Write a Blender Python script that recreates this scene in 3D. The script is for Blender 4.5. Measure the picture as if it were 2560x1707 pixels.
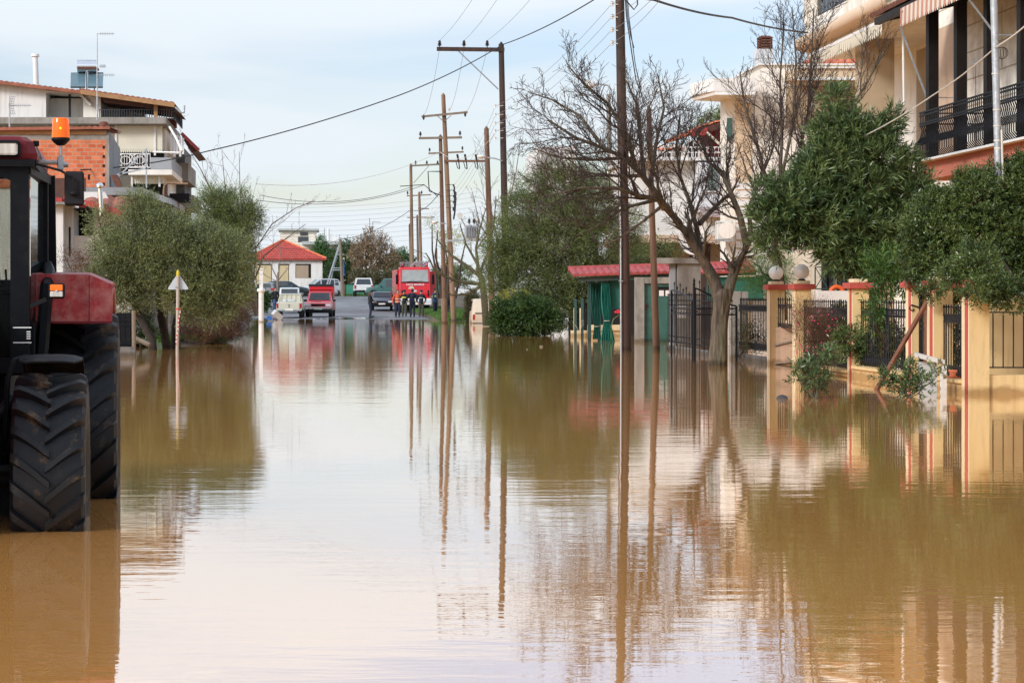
import bpy, math, random
import numpy as np
from mathutils import Vector, Matrix
R = math.radians
for o in list(bpy.data.objects): bpy.data.objects.remove(o)
SC = bpy.context.scene
COL = SC.collection

# ---------------------------------------------------------------- camera
F = 5200.0                       # focal length in pixels of the 2560 px wide frame
cam_d = bpy.data.cameras.new('camera'); cam = bpy.data.objects.new('camera', cam_d); COL.objects.link(cam)
cam.location = (0, 0, 1.5); cam.rotation_euler = (R(90), 0, 0)
cam_d.sensor_width = 36; cam_d.lens = 36*F/2560
cam_d.shift_x = 490/2560; cam_d.shift_y = -115.5/2560
cam_d.clip_start = 0.5; cam_d.clip_end = 6000
SC.camera = cam

# ---------------------------------------------------------------- world and sun
SUN_EL, SUN_AZ = 27, 230         # azimuth clockwise from +Y
w = bpy.data.worlds.new('World'); SC.world = w; w.use_nodes = True
nt = w.node_tree; N = nt.nodes; Lk = nt.links; N.clear()
out = N.new('ShaderNodeOutputWorld'); bg = N.new('ShaderNodeBackground'); bg.inputs[1].default_value = 0.10
sky = N.new('ShaderNodeTexSky'); sky.sky_type = 'NISHITA'; sky.sun_disc = False
sky.sun_elevation = R(SUN_EL); sky.sun_rotation = R(SUN_AZ); sky.dust_density = 1.0; sky.air_density = 1.0
tc = N.new('ShaderNodeTexCoord'); mp = N.new('ShaderNodeMapping'); mp.inputs['Scale'].default_value = (3.0, 3.0, 17.0)
mp.inputs['Rotation'].default_value = (0, R(6), 0); mp.inputs['Location'].default_value = (0.3, 0.8, 0.2)
nz = N.new('ShaderNodeTexNoise'); nz.inputs['Scale'].default_value = 1.3; nz.inputs['Detail'].default_value = 6; nz.inputs['Roughness'].default_value = 0.45
nz.inputs['Distortion'].default_value = 0.4
rp = N.new('ShaderNodeValToRGB'); rp.color_ramp.elements[0].position = 0.42; rp.color_ramp.elements[1].position = 0.59
rp.color_ramp.elements[0].color = (0.10, 0.10, 0.10, 1); rp.color_ramp.elements[1].color = (0.97, 0.97, 0.97, 1)
mx = N.new('ShaderNodeMix'); mx.data_type = 'RGBA'
mul = N.new('ShaderNodeMix'); mul.data_type = 'RGBA'; mul.blend_type = 'MULTIPLY'; mul.inputs[0].default_value = 1
mul.inputs[7].default_value = (1.42, 1.36, 1.48, 1)
mx.inputs[7].default_value = (7.7, 8.35, 8.9, 1)
Lk.new(tc.outputs['Generated'], mp.inputs[0]); Lk.new(mp.outputs[0], nz.inputs['Vector']); Lk.new(nz.outputs[0], rp.inputs[0])
Lk.new(sky.outputs[0], mul.inputs[6])
Lk.new(rp.outputs[0], mx.inputs[0]); Lk.new(mul.outputs[2], mx.inputs[6]); 
sz = N.new('ShaderNodeSeparateXYZ'); Lk.new(tc.outputs['Generated'], sz.inputs[0]); gn = N.new('ShaderNodeMapRange'); gn.interpolation_type = 'SMOOTHSTEP'
gn.inputs[1].default_value = .10; gn.inputs[2].default_value = .30; gn.inputs[3].default_value = 1.0; gn.inputs[4].default_value = 1.45; Lk.new(sz.outputs[2], gn.inputs[0])
gv = N.new('ShaderNodeVectorMath'); gv.operation = 'SCALE'; Lk.new(mx.outputs[2], gv.inputs[0]); Lk.new(gn.outputs[0], gv.inputs['Scale']); Lk.new(gv.outputs[0], bg.inputs[0]); Lk.new(bg.outputs[0], out.inputs[0])
sd = bpy.data.lights.new('sun', 'SUN'); sd.energy = 2.5; sd.angle = R(13); sd.color = (1.0, 0.98, 0.95)
sun = bpy.data.objects.new('sun', sd); COL.objects.link(sun)
az = R(SUN_AZ); el = R(SUN_EL)
sdir = Vector((math.sin(az)*math.cos(el), math.cos(az)*math.cos(el), math.sin(el)))
sun.rotation_euler = sdir.to_track_quat('Z', 'Y').to_euler(); sun.location = (0, 0, 30)
SC.view_settings.view_transform = 'Standard'; SC.view_settings.look = 'None'; SC.view_settings.exposure = 0.12; SC.view_settings.gamma = 1
SC.view_settings.use_curve_mapping = False
try:
    SC.cycles.max_bounces = 8; SC.cycles.transparent_max_bounces = 12; SC.cycles.caustics_reflective = False; SC.cycles.caustics_refractive = False
except Exception: pass

# ---------------------------------------------------------------- helpers
def P(x, y, Y): return Vector(((x-790)*Y/F, Y, 1.5+(738-y)*Y/F))
def X_(x, Y): return (x-790)*Y/F
def Z_(y, Y): return 1.5+(738-y)*Y/F
BASE = {}
def props(o, label=None, cat=None, group=None, kind=None):
    if label: o['label'] = label
    if cat: o['category'] = cat
    if group: o['group'] = group
    if kind: o['kind'] = kind
    return o
def thing(name, label, cat, loc=(0, 0, 0), group=None):
    o = bpy.data.objects.new(name, None); COL.objects.link(o); o.location = loc
    o.empty_display_size = 0.2
    BASE[o.name] = np.array(loc, float)
    return props(o, label, cat, group)
def place(o, loc, rz=0):
    o.location = loc; o.rotation_euler = (0, 0, R(rz))
def copy_tree(o, parent=None):
    c = o.copy(); COL.objects.link(c); c.parent = parent; BASE[c.name] = BASE.get(o.name, np.zeros(3))
    for ch in list(o.children): copy_tree(ch, c)
    return c

class MB:
    def __init__(s): s.V = []; s.Fc = []; s.n = 0; s.sm = []
    def add(s, v, f, smooth=False):
        v = np.asarray(v, float).reshape(-1, 3); s.V.append(v)
        for q in f: s.Fc.append(tuple(int(i)+s.n for i in q)); s.sm.append(smooth)
        s.n += len(v); return s
    def box(s, x0, x1, y0, y1, z0, z1, rz=0, c=None, M=None):
        v = np.array([(x, y, z) for z in (z0, z1) for y in (y0, y1) for x in (x0, x1)], float)
        if rz:
            c = c or ((x0+x1)/2, (y0+y1)/2); a = R(rz); d = v[:, :2]-np.array(c)
            v[:, 0] = c[0]+d[:, 0]*math.cos(a)-d[:, 1]*math.sin(a); v[:, 1] = c[1]+d[:, 0]*math.sin(a)+d[:, 1]*math.cos(a)
        if M is not None: v = np.array([tuple(M @ Vector(p)) for p in v])
        return s.add(v, [(0, 2, 3, 1), (4, 5, 7, 6), (0, 1, 5, 4), (2, 6, 7, 3), (0, 4, 6, 2), (1, 3, 7, 5)])
    def bbox(s, x0, x1, y0, y1, z0, z1, b=0.02):        # box with chamfered edges along all 12 edges (as stacked rings)
        def ring(i, z): return [(x0+i+b, y0+i, z), (x1-i-b, y0+i, z), (x1-i, y0+i+b, z), (x1-i, y1-i-b, z), (x1-i-b, y1-i, z), (x0+i+b, y1-i, z), (x0+i, y1-i-b, z), (x0+i, y0+i+b, z)]
        return s.loft([ring(b, z0), ring(0, z0+b), ring(0, z1-b), ring(b, z1)], True, True)
    def loft(s, rings, cap0=False, cap1=False, closed=True, smooth=False):
        n = len(rings[0]); v = [p for r in rings for p in r]; f = []
        for i in range(len(rings)-1):
            for j in range(n if closed else n-1):
                k = (j+1) % n; f.append((i*n+j, i*n+k, (i+1)*n+k, (i+1)*n+j))
        if cap0: f.append(tuple(range(n-1, -1, -1)))
        if cap1: f.append(tuple((len(rings)-1)*n+j for j in range(n)))
        return s.add(v, f, smooth)
    def tube(s, pts, r, n=8, caps=True, smooth=True):
        pts = [np.array(p, float) for p in pts]; m = len(pts)
        if not hasattr(r, '__len__'): r = [r]*m
        elif len(r) != m: r = [r[0]+(r[-1]-r[0])*i/(m-1) for i in range(m)]
        rings = []; u = None
        for i in range(m):
            t = pts[min(i+1, m-1)]-pts[max(i-1, 0)]; t = t/(np.linalg.norm(t)+1e-9)
            if u is None:
                a = np.array((0, 0, 1.0)) if abs(t[2]) < .9 else np.array((1.0, 0, 0)); u = np.cross(a, t)
            else: u = u-t*np.dot(u, t)
            u = u/(np.linalg.norm(u)+1e-9); b = np.cross(t, u)
            rings.append([pts[i]+r[i]*(u*math.cos(2*math.pi*k/n)+b*math.sin(2*math.pi*k/n)) for k in range(n)])
        return s.loft(rings, caps, caps, smooth=smooth)
    def cyl(s, p, q, r, r2=None, n=16): return s.tube([p, q], [r, r if r2 is None else r2], n)
    def disc(s, c, axis, r, t, n=24):
        a = Vector(axis).normalized(); c = Vector(c); return s.cyl(c-a*t/2, c+a*t/2, r, n=n)
    def lathe(s, prof, c=(0, 0, 0), axis='z', n=32, smooth=True, a0=0, a1=2*math.pi):    # prof: (radius, along)
        full = abs(a1-a0-2*math.pi) < 1e-6; rings = []
        for r_, h in prof:
            ring = []
            for k in range(n if full else n+1):
                a = a0+(a1-a0)*k/n; p, q = r_*math.cos(a), r_*math.sin(a)
                ring.append({'z': (p, q, h), 'x': (h, p, q), 'y': (p, h, q)}[axis])
            rings.append([(c[0]+x, c[1]+y, c[2]+z) for x, y, z in ring])
        return s.loft(rings, closed=full, smooth=smooth)
    def ball(s, c, r, n=12, sc=(1, 1, 1)):
        prof = [(math.sin(math.pi*i/n)*r+1e-4, -math.cos(math.pi*i/n)*r) for i in range(n+1)]
        m = MB(); m.lathe(prof, n=n*2); v = np.concatenate(m.V)*np.array(sc)+np.array(c)
        return s.add(v, m.Fc, True)
    def prism(s, poly, axis, a, b):     # poly in the other two axes, ccw
        def pt(p, h): return {'x': (h, p[0], p[1]), 'y': (p[0], h, p[1]), 'z': (p[0], p[1], h)}[axis]
        n = len(poly); v = [pt(p, a) for p in poly]+[pt(p, b) for p in poly]
        f = [tuple(range(n)), tuple(range(2*n-1, n-1, -1))]+[(j, j+n, (j+1) % n+n, (j+1) % n) for j in range(n)]
        return s.add(v, f)
    def quad(s, a, b, c, d): return s.add([a, b, c, d], [(0, 1, 2, 3)])
    def bar(s, p, q, w, h=None):        # rectangular bar between points
        p = Vector(p); q = Vector(q); t = (q-p).normalized(); a = Vector((0, 0, 1)) if abs(t.z) < .95 else Vector((0, 1, 0))
        u = t.cross(a).normalized()*w/2; v = u.cross(t).normalized()*(h or w)/2
        return s.loft([[e+u+v, e-u+v, e-u-v, e+u-v] for e in (p, q)], True, True)
    def build(s, name, mat, parent=None, label=None):
        v = np.concatenate(s.V)
        base = BASE.get(parent.name, np.zeros(3)) if parent is not None else np.zeros(3)
        loc = np.zeros(3)
        if parent is None:
            mn = v.min(0); mxx = v.max(0); loc = np.array(((mn[0]+mxx[0])/2, (mn[1]+mxx[1])/2, mn[2]))
            v = v-loc
        else: v = v-base
        me = bpy.data.meshes.new(name)
        me.from_pydata(v.tolist(), [], s.Fc); me.polygons.foreach_set('use_smooth', s.sm)
        me.materials.append(mat); me.update()
        import bmesh
        bm = bmesh.new(); bm.from_mesh(me); bmesh.ops.recalc_face_normals(bm, faces=bm.faces); bm.to_mesh(me); bm.free()
        if any(s.sm):
            try: me.set_sharp_from_angle(angle=R(40))
            except Exception: pass
        o = bpy.data.objects.new(name, me); COL.objects.link(o); o.location = loc
        if parent is not None: o.parent = parent; BASE[o.name] = base
        if label: o['label'] = label
        return o
def np_mesh(name, V, quads, mat, parent=None, loc=None):
    base = BASE.get(parent.name, np.zeros(3)) if parent is not None else (np.zeros(3) if loc is None else np.array(loc))
    V = V-base; me = bpy.data.meshes.new(name); nq = len(quads)
    me.vertices.add(len(V)); me.vertices.foreach_set('co', V.astype(np.float32).ravel())
    me.loops.add(nq*4); me.loops.foreach_set('vertex_index', quads.astype(np.int32).ravel())
    me.polygons.add(nq); me.polygons.foreach_set('loop_start', np.arange(0, nq*4, 4, dtype=np.int32)); me.polygons.foreach_set('loop_total', np.full(nq, 4, np.int32))
    me.materials.append(mat); me.update(calc_edges=True)
    o = bpy.data.objects.new(name, me); COL.objects.link(o)
    if parent is not None: o.parent = parent; BASE[o.name] = base
    else: o.location = base
    return o

# ---------------------------------------------------------------- materials
def s2l(c): return tuple(((x/255/12.92) if x/255 <= .04045 else ((x/255+.055)/1.055)**2.4) for x in c)
def mat(name, col, rough=.6, metal=0, var=.12, scale=2.5, bump=0, bscale=None, col2=None, c2scale=1.5, c2lo=.5, c2hi=.62, spec=.5, coat=0, stretch=(1, 1, 1)):
    m = bpy.data.materials.new(name); m.use_nodes = True; t = m.node_tree; n = t.nodes; l = t.links
    b = n['Principled BSDF']; b.inputs['Roughness'].default_value = rough; b.inputs['Metallic'].default_value = metal
    b.inputs['Specular IOR Level'].default_value = spec; b.inputs['Coat Weight'].default_value = coat
    tc = n.new('ShaderNodeTexCoord'); mp = n.new('ShaderNodeMapping'); mp.inputs['Scale'].default_value = stretch; l.new(tc.outputs['Object'], mp.inputs[0])
    nz = n.new('ShaderNodeTexNoise'); nz.inputs['Scale'].default_value = scale; nz.inputs['Detail'].default_value = 7; nz.inputs['Roughness'].default_value = .62
    l.new(mp.outputs[0], nz.inputs['Vector'])
    mr = n.new('ShaderNodeMapRange'); mr.inputs[1].default_value = .3; mr.inputs[2].default_value = .7; mr.inputs[3].default_value = 1-var; mr.inputs[4].default_value = 1+var
    l.new(nz.outputs[0], mr.inputs[0])
    src = None
    if col2 is not None:
        n2 = n.new('ShaderNodeTexNoise'); n2.inputs['Scale'].default_value = c2scale; n2.inputs['Detail'].default_value = 8; n2.inputs['Roughness'].default_value = .68
        l.new(mp.outputs[0], n2.inputs['Vector'])
        rr = n.new('ShaderNodeMapRange'); rr.inputs[1].default_value = c2lo; rr.inputs[2].default_value = c2hi; l.new(n2.outputs[0], rr.inputs[0])
        mx = n.new('ShaderNodeMix'); mx.data_type = 'RGBA'; mx.inputs[6].default_value = (*col, 1); mx.inputs[7].default_value = (*col2, 1)
        l.new(rr.outputs[0], mx.inputs[0]); src = mx.outputs[2]
    vm = n.new('ShaderNodeVectorMath'); vm.operation = 'SCALE'
    if src: l.new(src, vm.inputs[0])
    else: vm.inputs[0].default_value = col
    l.new(mr.outputs[0], vm.inputs['Scale']); l.new(vm.outputs[0], b.inputs['Base Color'])
    if bump:
        bp = n.new('ShaderNodeBump'); bp.inputs['Strength'].default_value = 1; bp.inputs['Distance'].default_value = bump
        if bscale:
            n3 = n.new('ShaderNodeTexNoise'); n3.inputs['Scale'].default_value = bscale; n3.inputs['Detail'].default_value = 5; l.new(mp.outputs[0], n3.inputs['Vector']); l.new(n3.outputs[0], bp.inputs['Height'])
        else: l.new(nz.outputs[0], bp.inputs['Height'])
        l.new(bp.outputs[0], b.inputs['Normal'])
    return m
def brickmat(name, c1, c2, mortar, bw, bh, ms=.012, plane='xz', rough=.85, bump=.006, offset=.5, squash=1):
    m = mat(name, c1, rough, var=.2, scale=3); n = m.node_tree.nodes; l = m.node_tree.links
    tc = [x for x in n if x.type == 'TEX_COORD'][0]; sp = n.new('ShaderNodeSeparateXYZ'); cb = n.new('ShaderNodeCombineXYZ'); l.new(tc.outputs['Object'], sp.inputs[0])
    if plane == 'xz': l.new(sp.outputs[0], cb.inputs[0]); l.new(sp.outputs[2], cb.inputs[1])
    elif plane == 'yz': l.new(sp.outputs[1], cb.inputs[0]); l.new(sp.outputs[2], cb.inputs[1])
    else: l.new(sp.outputs[0], cb.inputs[0]); l.new(sp.outputs[1], cb.inputs[1])
    br = n.new('ShaderNodeTexBrick'); l.new(cb.outputs[0], br.inputs['Vector']); br.inputs['Scale'].default_value = 1
    br.inputs['Color1'].default_value = (*c1, 1); br.inputs['Color2'].default_value = (*c2, 1); br.inputs['Mortar'].default_value = (*mortar, 1)
    br.inputs['Mortar Size'].default_value = ms; br.inputs['Mortar Smooth'].default_value = .3; br.inputs['Brick Width'].default_value = bw; br.inputs['Row Height'].default_value = bh; br.offset = offset
    vm = [x for x in n if x.type == 'VECT_MATH'][0]; l.new(br.outputs['Color'], vm.inputs[0])
    bp = n.new('ShaderNodeBump'); bp.invert = True; bp.inputs['Distance'].default_value = bump; bp.inputs['Strength'].default_value = 1; l.new(br.outputs['Fac'], bp.inputs['Height']); l.new(bp.outputs[0], n['Principled BSDF'].inputs['Normal'])
    return m
def leafmat(name, ca, cb, rough=.45, trans=.25, spec=.4):
    m = bpy.data.materials.new(name); m.use_nodes = True; t = m.node_tree; n = t.nodes; l = t.links
    b = n['Principled BSDF']; b.inputs['Roughness'].default_value = rough; b.inputs['Specular IOR Level'].default_value = spec
    g = n.new('ShaderNodeNewGeometry'); r = n.new('ShaderNodeValToRGB'); r.color_ramp.elements[0].color = (*ca, 1); r.color_ramp.elements[1].color = (*cb, 1)
    r.color_ramp.elements[0].position = .1
    tc = n.new('ShaderNodeTexCoord'); nz = n.new('ShaderNodeTexNoise'); nz.inputs['Scale'].default_value = 1.6; nz.inputs['Detail'].default_value = 3; l.new(tc.outputs['Object'], nz.inputs['Vector'])
    mm = n.new('ShaderNodeMath'); mm.operation = 'MULTIPLY_ADD'; l.new(nz.outputs[0], mm.inputs[0]); mm.inputs[1].default_value = 1.4; 
    m2 = n.new('ShaderNodeMath'); m2.operation = 'MULTIPLY_ADD'; l.new(g.outputs['Random Per Island'], m2.inputs[0]); m2.inputs[1].default_value = .7; m2.inputs[2].default_value = -.55
    l.new(m2.outputs[0], mm.inputs[2]); l.new(mm.outputs[0], r.inputs[0]); l.new(r.outputs[0], b.inputs['Base Color'])
    tr = n.new('ShaderNodeBsdfTranslucent'); l.new(r.outputs[0], tr.inputs[0]); ms = n.new('ShaderNodeMixShader'); ms.inputs[0].default_value = trans
    l.new(b.outputs[0], ms.inputs[1]); l.new(tr.outputs[0], ms.inputs[2]); l.new(ms.outputs[0], n['Material Output'].inputs[0])
    return m
def glassmat(name, tint=(.75, .8, .78), alpha=.55, rough=.03, body=(.02, .025, .025)):
    m = bpy.data.materials.new(name); m.use_nodes = True; t = m.node_tree; n = t.nodes; l = t.links
    b = n['Principled BSDF']; b.inputs['Base Color'].default_value = (*body, 1); b.inputs['Roughness'].default_value = rough
    tr = n.new('ShaderNodeBsdfTransparent'); tr.inputs[0].default_value = (*tint, 1); ms = n.new('ShaderNodeMixShader'); ms.inputs[0].default_value = alpha
    fr = n.new('ShaderNodeFresnel'); fr.inputs[0].default_value = 1.45
    mt = n.new('ShaderNodeMath'); mt.operation = 'SUBTRACT'; mt.inputs[0].default_value = alpha; l.new(fr.outputs[0], mt.inputs[1]); mt.use_clamp = True; l.new(mt.outputs[0], ms.inputs[0])
    l.new(b.outputs[0], ms.inputs[1]); l.new(tr.outputs[0], ms.inputs[2]); l.new(ms.outputs[0], n['Material Output'].inputs[0])
    return m
def emit(m, col, s):
    b = m.node_tree.nodes['Principled BSDF']; b.inputs['Emission Color'].default_value = (*col, 1); b.inputs['Emission Strength'].default_value = s; return m

MT = dict(
 black_paint=mat('black_paint', (.008, .009, .011), .5, var=.3, col2=(.035, .03, .026), c2scale=5, c2lo=.58, c2hi=.8, spec=.12),
 cab_black=mat('cab_black', (.004, .005, .007), .5, var=.3, col2=(.012, .012, .012), c2scale=9, c2lo=.5, c2hi=.8, spec=.12),
 red_tractor=mat('red_tractor', s2l((158, 44, 46)), .5, var=.15, scale=9, col2=s2l((178, 108, 98)), c2scale=11, c2lo=.40, c2hi=.68, spec=.3, bump=.0006),
 red_dark=mat('red_dark', s2l((104, 16, 26)), .45, var=.15, scale=7, spec=.25),
 rubber=mat('rubber', (.0065, .007, .0085), .5, var=.3, scale=14, spec=.3, col2=(.10, .062, .034), c2scale=6, c2lo=.56, c2hi=.70, bump=.002, bscale=40),
 tyre_black=mat('tyre_black', (.015, .015, .016), .8),
 amber=mat('amber', (1.0, .20, .01), .15, var=.05), clearlens=mat('clearlens', (.55, .53, .48), .15, var=.25, scale=30, stretch=(1, 1, .05)),
 steel=mat('steel', (.32, .33, .34), .4, .7, var=.2, scale=8), galv=mat('galv', (.36, .39, .41), .5, .35, var=.2, scale=12, col2=(.46, .48, .49), c2scale=18),
 chrome=mat('chrome', (.75, .75, .76), .12, 1, var=.03),
 concrete=mat('concrete', (.30, .28, .25), .9, var=.15, scale=3, col2=(.16, .15, .125), c2scale=1.7, c2lo=.48, c2hi=.68, bump=.008, stretch=(1, 1, .45)),
 concrete_dark=mat('concrete_dark', (.17, .16, .15), .9, var=.2, scale=2, col2=(.09, .085, .08), c2scale=1.4),
 grey_render=mat('grey_render', (.27, .28, .29), .9, var=.08, scale=2, col2=(.21, .215, .225), c2scale=.8),
 white_wall=mat('white_wall', (.72, .71, .68), .9, var=.05, scale=1.2, col2=(.56, .54, .49), c2scale=.9, c2lo=.56, c2hi=.75, stretch=(1, 1, .4)),
 old_wall=mat('old_wall', (.62, .57, .50), .95, var=.1, scale=2, col2=(.30, .17, .11), c2scale=1.6, c2lo=.57, c2hi=.63, bump=.01),
 cream=mat('cream', (.70, .64, .53), .9, var=.06, scale=1.4, col2=(.58, .49, .35), c2scale=.8, c2lo=.5, c2hi=.72, stretch=(1, 1, .4)),
 cream_light=mat('cream_light', (.82, .785, .71), .9, var=.05, scale=1.4, col2=(.66, .58, .44), c2scale=.9, c2lo=.52, c2hi=.7, stretch=(1, 1, .4)),
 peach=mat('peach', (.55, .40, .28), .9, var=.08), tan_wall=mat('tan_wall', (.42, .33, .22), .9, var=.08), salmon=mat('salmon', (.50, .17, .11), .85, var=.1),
 yellow=mat('yellow_plaster', (.72, .52, .25), .9, var=.07, scale=1.6, col2=(.42, .31, .17), c2scale=2.4, c2lo=.60, c2hi=.78, bump=.002, bscale=60, stretch=(1, 1, .5)),
 pillar_cream=mat('pillar_cream', (.76, .62, .38), .9, var=.06), red_trim=mat('red_trim', (.45, .075, .055), .75, var=.12, scale=6),
 iron=mat('iron', (.007, .007, .009), .5, var=.3, scale=12, spec=.2), iron_blue=mat('iron_blue', (.035, .04, .05), .5),
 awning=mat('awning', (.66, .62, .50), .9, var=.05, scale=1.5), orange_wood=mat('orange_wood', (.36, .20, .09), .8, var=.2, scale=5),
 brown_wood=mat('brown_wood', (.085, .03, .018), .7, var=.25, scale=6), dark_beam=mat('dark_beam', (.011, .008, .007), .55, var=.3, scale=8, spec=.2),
 wood_grey=mat('wood_grey', (.20, .155, .115), .9, var=.25, scale=6, stretch=(1, 1, .12), bump=.004),
 wood_dark=mat('wood_dark', (.052, .026, .017), .8, var=.35, scale=9, stretch=(1, 1, .08), col2=(.028, .018, .014), c2scale=3, bump=.008),
 wood_mid=mat('wood_mid', (.165, .092, .057), .85, var=.3, scale=9, stretch=(1, 1, .08), col2=(.08, .045, .03), c2scale=3, bump=.008),
 wood_light=mat('wood_light', (.235, .15, .092), .85, var=.3, scale=9, stretch=(1, 1, .08), col2=(.12, .07, .045), c2scale=3.3, bump=.008),
 board=mat('board', (.40, .26, .17), .85, var=.2, scale=7, stretch=(1, 1, .15), bump=.002), rust_wood=mat('rust_wood', (.17, .062, .03), .8, var=.3, scale=8),
 bark=mat('bark', (.105, .08, .058), .95, var=.7, scale=14, stretch=(1, 1, .16), col2=(.085, .085, .045), c2scale=2.2, c2lo=.45, c2hi=.7, bump=.045),
 twig=mat('twig', (.052, .036, .030), .9, var=.3, scale=3), twig_pale=mat('twig_pale', (.20, .155, .13), .9, var=.25, scale=3), moss_bark=mat('moss_bark', (.095, .088, .05), .95, var=.35, scale=7),
 dark_bark=mat('dark_bark', (.035, .027, .021), .95, var=.3, scale=8, bump=.02),
 tile=mat('roof_tile', (.33, .11, .065), .8, var=.25, scale=5, col2=(.20, .075, .045), c2scale=3, c2lo=.5, c2hi=.7),
 tile_bright=mat('tile_bright', (.62, .17, .07), .75, var=.15, scale=6), tile_red=mat('tile_red', (.38, .065, .065), .7, var=.2, scale=5, col2=(.25, .06, .05), c2scale=3),
 tile_brown=mat('tile_brown', (.16, .06, .035), .8, var=.3, scale=7), red_fascia=mat('red_fascia', (.40, .04, .035), .6, var=.1),
 green_tarp=mat('green_tarp', (.012, .115, .085), .75, var=.15, scale=3), green_cloth=mat('green_cloth', (.008, .16, .115), .8, var=.2, scale=4),
 green_door=mat('green_door', (.030, .105, .085), .6, var=.25, scale=6, col2=(.10, .20, .17), c2scale=9, c2lo=.62, c2hi=.75), green_post=mat('green_post', (.025, .07, .062), .6, var=.2),
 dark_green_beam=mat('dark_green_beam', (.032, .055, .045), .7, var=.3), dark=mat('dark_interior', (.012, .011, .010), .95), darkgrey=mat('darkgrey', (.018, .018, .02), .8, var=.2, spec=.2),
 white_paint=mat('white_paint', (.74, .73, .70), .6, var=.05), peeled=mat('peeled', (.66, .65, .60), .8, var=.06, scale=8, col2=(.16, .12, .07), c2scale=9, c2lo=.55, c2hi=.6),
 white_globe=mat('white_globe', (.95, .95, .94), .25, var=.01), window=mat('window_glass', (.03, .035, .04), .06, var=.3, scale=1.2, spec=.8),
 shutter=mat('shutter', (.05, .12, .11), .7, var=.15), curtain=mat('curtain', (.42, .42, .40), .8), grey_blind=mat('grey_blind', (.27, .27, .26), .7, var=.1, scale=40, stretch=(1, 1, .02)),
 porcelain=mat('porcelain', (.62, .60, .55), .25), insul=mat('insul', (.05, .035, .03), .3), cable=mat('cable', (.018, .02, .022), .6), cable_grey=mat('cable_grey', (.22, .235, .25), .6), cable_white=mat('cable_white', (.6, .57, .5), .6),
 solar=mat('solar', (.10, .17, .20), .25, var=.1, scale=30, stretch=(1, .1, .02)), ac_white=mat('ac_white', (.62, .62, .57), .5, var=.08), flag_red=mat('flag_red', (.6, .03, .03), .6),
 skin=mat('skin', (.42, .23, .15), .6), hair=mat('hair', (.02, .013, .009), .6), hair_brown=mat('hair_brown', (.06, .026, .015), .6), cloth_black=mat('cloth_black', (.012, .012, .015), .9), cloth_navy=mat('cloth_navy', (.012, .016, .03), .9),
 jeans=mat('jeans', (.08, .15, .32), .9, var=.2), jeans_dark=mat('jeans_dark', (.015, .022, .045), .9), camo=mat('camo', (.035, .05, .03), .9, col2=(.075, .07, .045), c2scale=9, c2lo=.45, c2hi=.5), orange_cloth=mat('orange_cloth', (.55, .09, .03), .8), hivis=mat('hivis', (.62, .70, .08), .6), reflective=mat('reflective', (.6, .58, .5), .5),
 blue_cloth=mat('blue_cloth', (.015, .045, .10), .9), boot=mat('boot', (.015, .014, .013), .6), boot_brown=mat('boot_brown', (.10, .025, .02), .6),
 asphalt=mat('asphalt', (.13, .13, .135), .75, var=.12, scale=.6, col2=(.20, .205, .215), c2scale=.16, c2lo=.45, c2hi=.6, bump=.006, bscale=25, stretch=(1, .35, 1)),
 soil=mat('soil', (.10, .075, .05), .95, var=.25, scale=.8, col2=(.06, .09, .03), c2scale=.5, c2lo=.5, c2hi=.6, bump=.03), pave=mat('pave', (.24, .24, .235), .85, var=.12, scale=1.5),
 plate=mat('plate', (.70, .70, .62), .5), taillight=mat('taillight', (.45, .02, .02), .2), lamp=mat('headlamp', (.72, .74, .76), .1, .3), rim=mat('rim', (.30, .30, .31), .35, .6),
 blue_plastic=mat('blue_plastic', (.03, .13, .42), .5), grey_plastic=mat('grey_plastic', (.48, .50, .50), .6), stone=mat('stone', (.05, .048, .05), .8, bump=.01),
 interior=mat('interior', (.30, .26, .20), .8, var=.3, scale=3), rope=mat('rope', (.5, .48, .42), .8), redflower=mat('redflower', (.65, .02, .05), .6), pinkflower=mat('pinkflower', (.65, .04, .18), .6), yellowflower=mat('yellowflower', (.7, .5, .02), .6))
def paint(name, c, rough=.28): return mat(name, c, rough, var=.06, scale=2, coat=.4, spec=.5)
MT['glass'] = glassmat('clear_glass', (.80, .82, .80), alpha=.97); MT['car_glass'] = glassmat('car_glass', (.25, .3, .3), .35)
MT['brick'] = brickmat('clay_brick', s2l((190, 92, 52)), s2l((212, 122, 80)), (.45, .38, .31), .27, .135, .009)
MT['hiptile'] = brickmat('hip_tile', (.46, .055, .038), (.54, .075, .05), (.24, .03, .02), .34, .20, .03, plane='xz', bump=.05, rough=.7)
MT['siding'] = brickmat('siding', (.76, .70, .60), (.76, .70, .60), (.50, .42, .33), 60, .34, .02, bump=.02)
MT['siding_y'] = brickmat('siding_y', (.88, .83, .72), (.88, .83, .72), (.55, .46, .33), 60, .62, .02, plane='yz', bump=.02)
MT['wood_wall'] = brickmat('wood_slats', (.30, .17, .09), (.26, .14, .08), (.06, .03, .02), 60, .12, .02)
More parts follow.
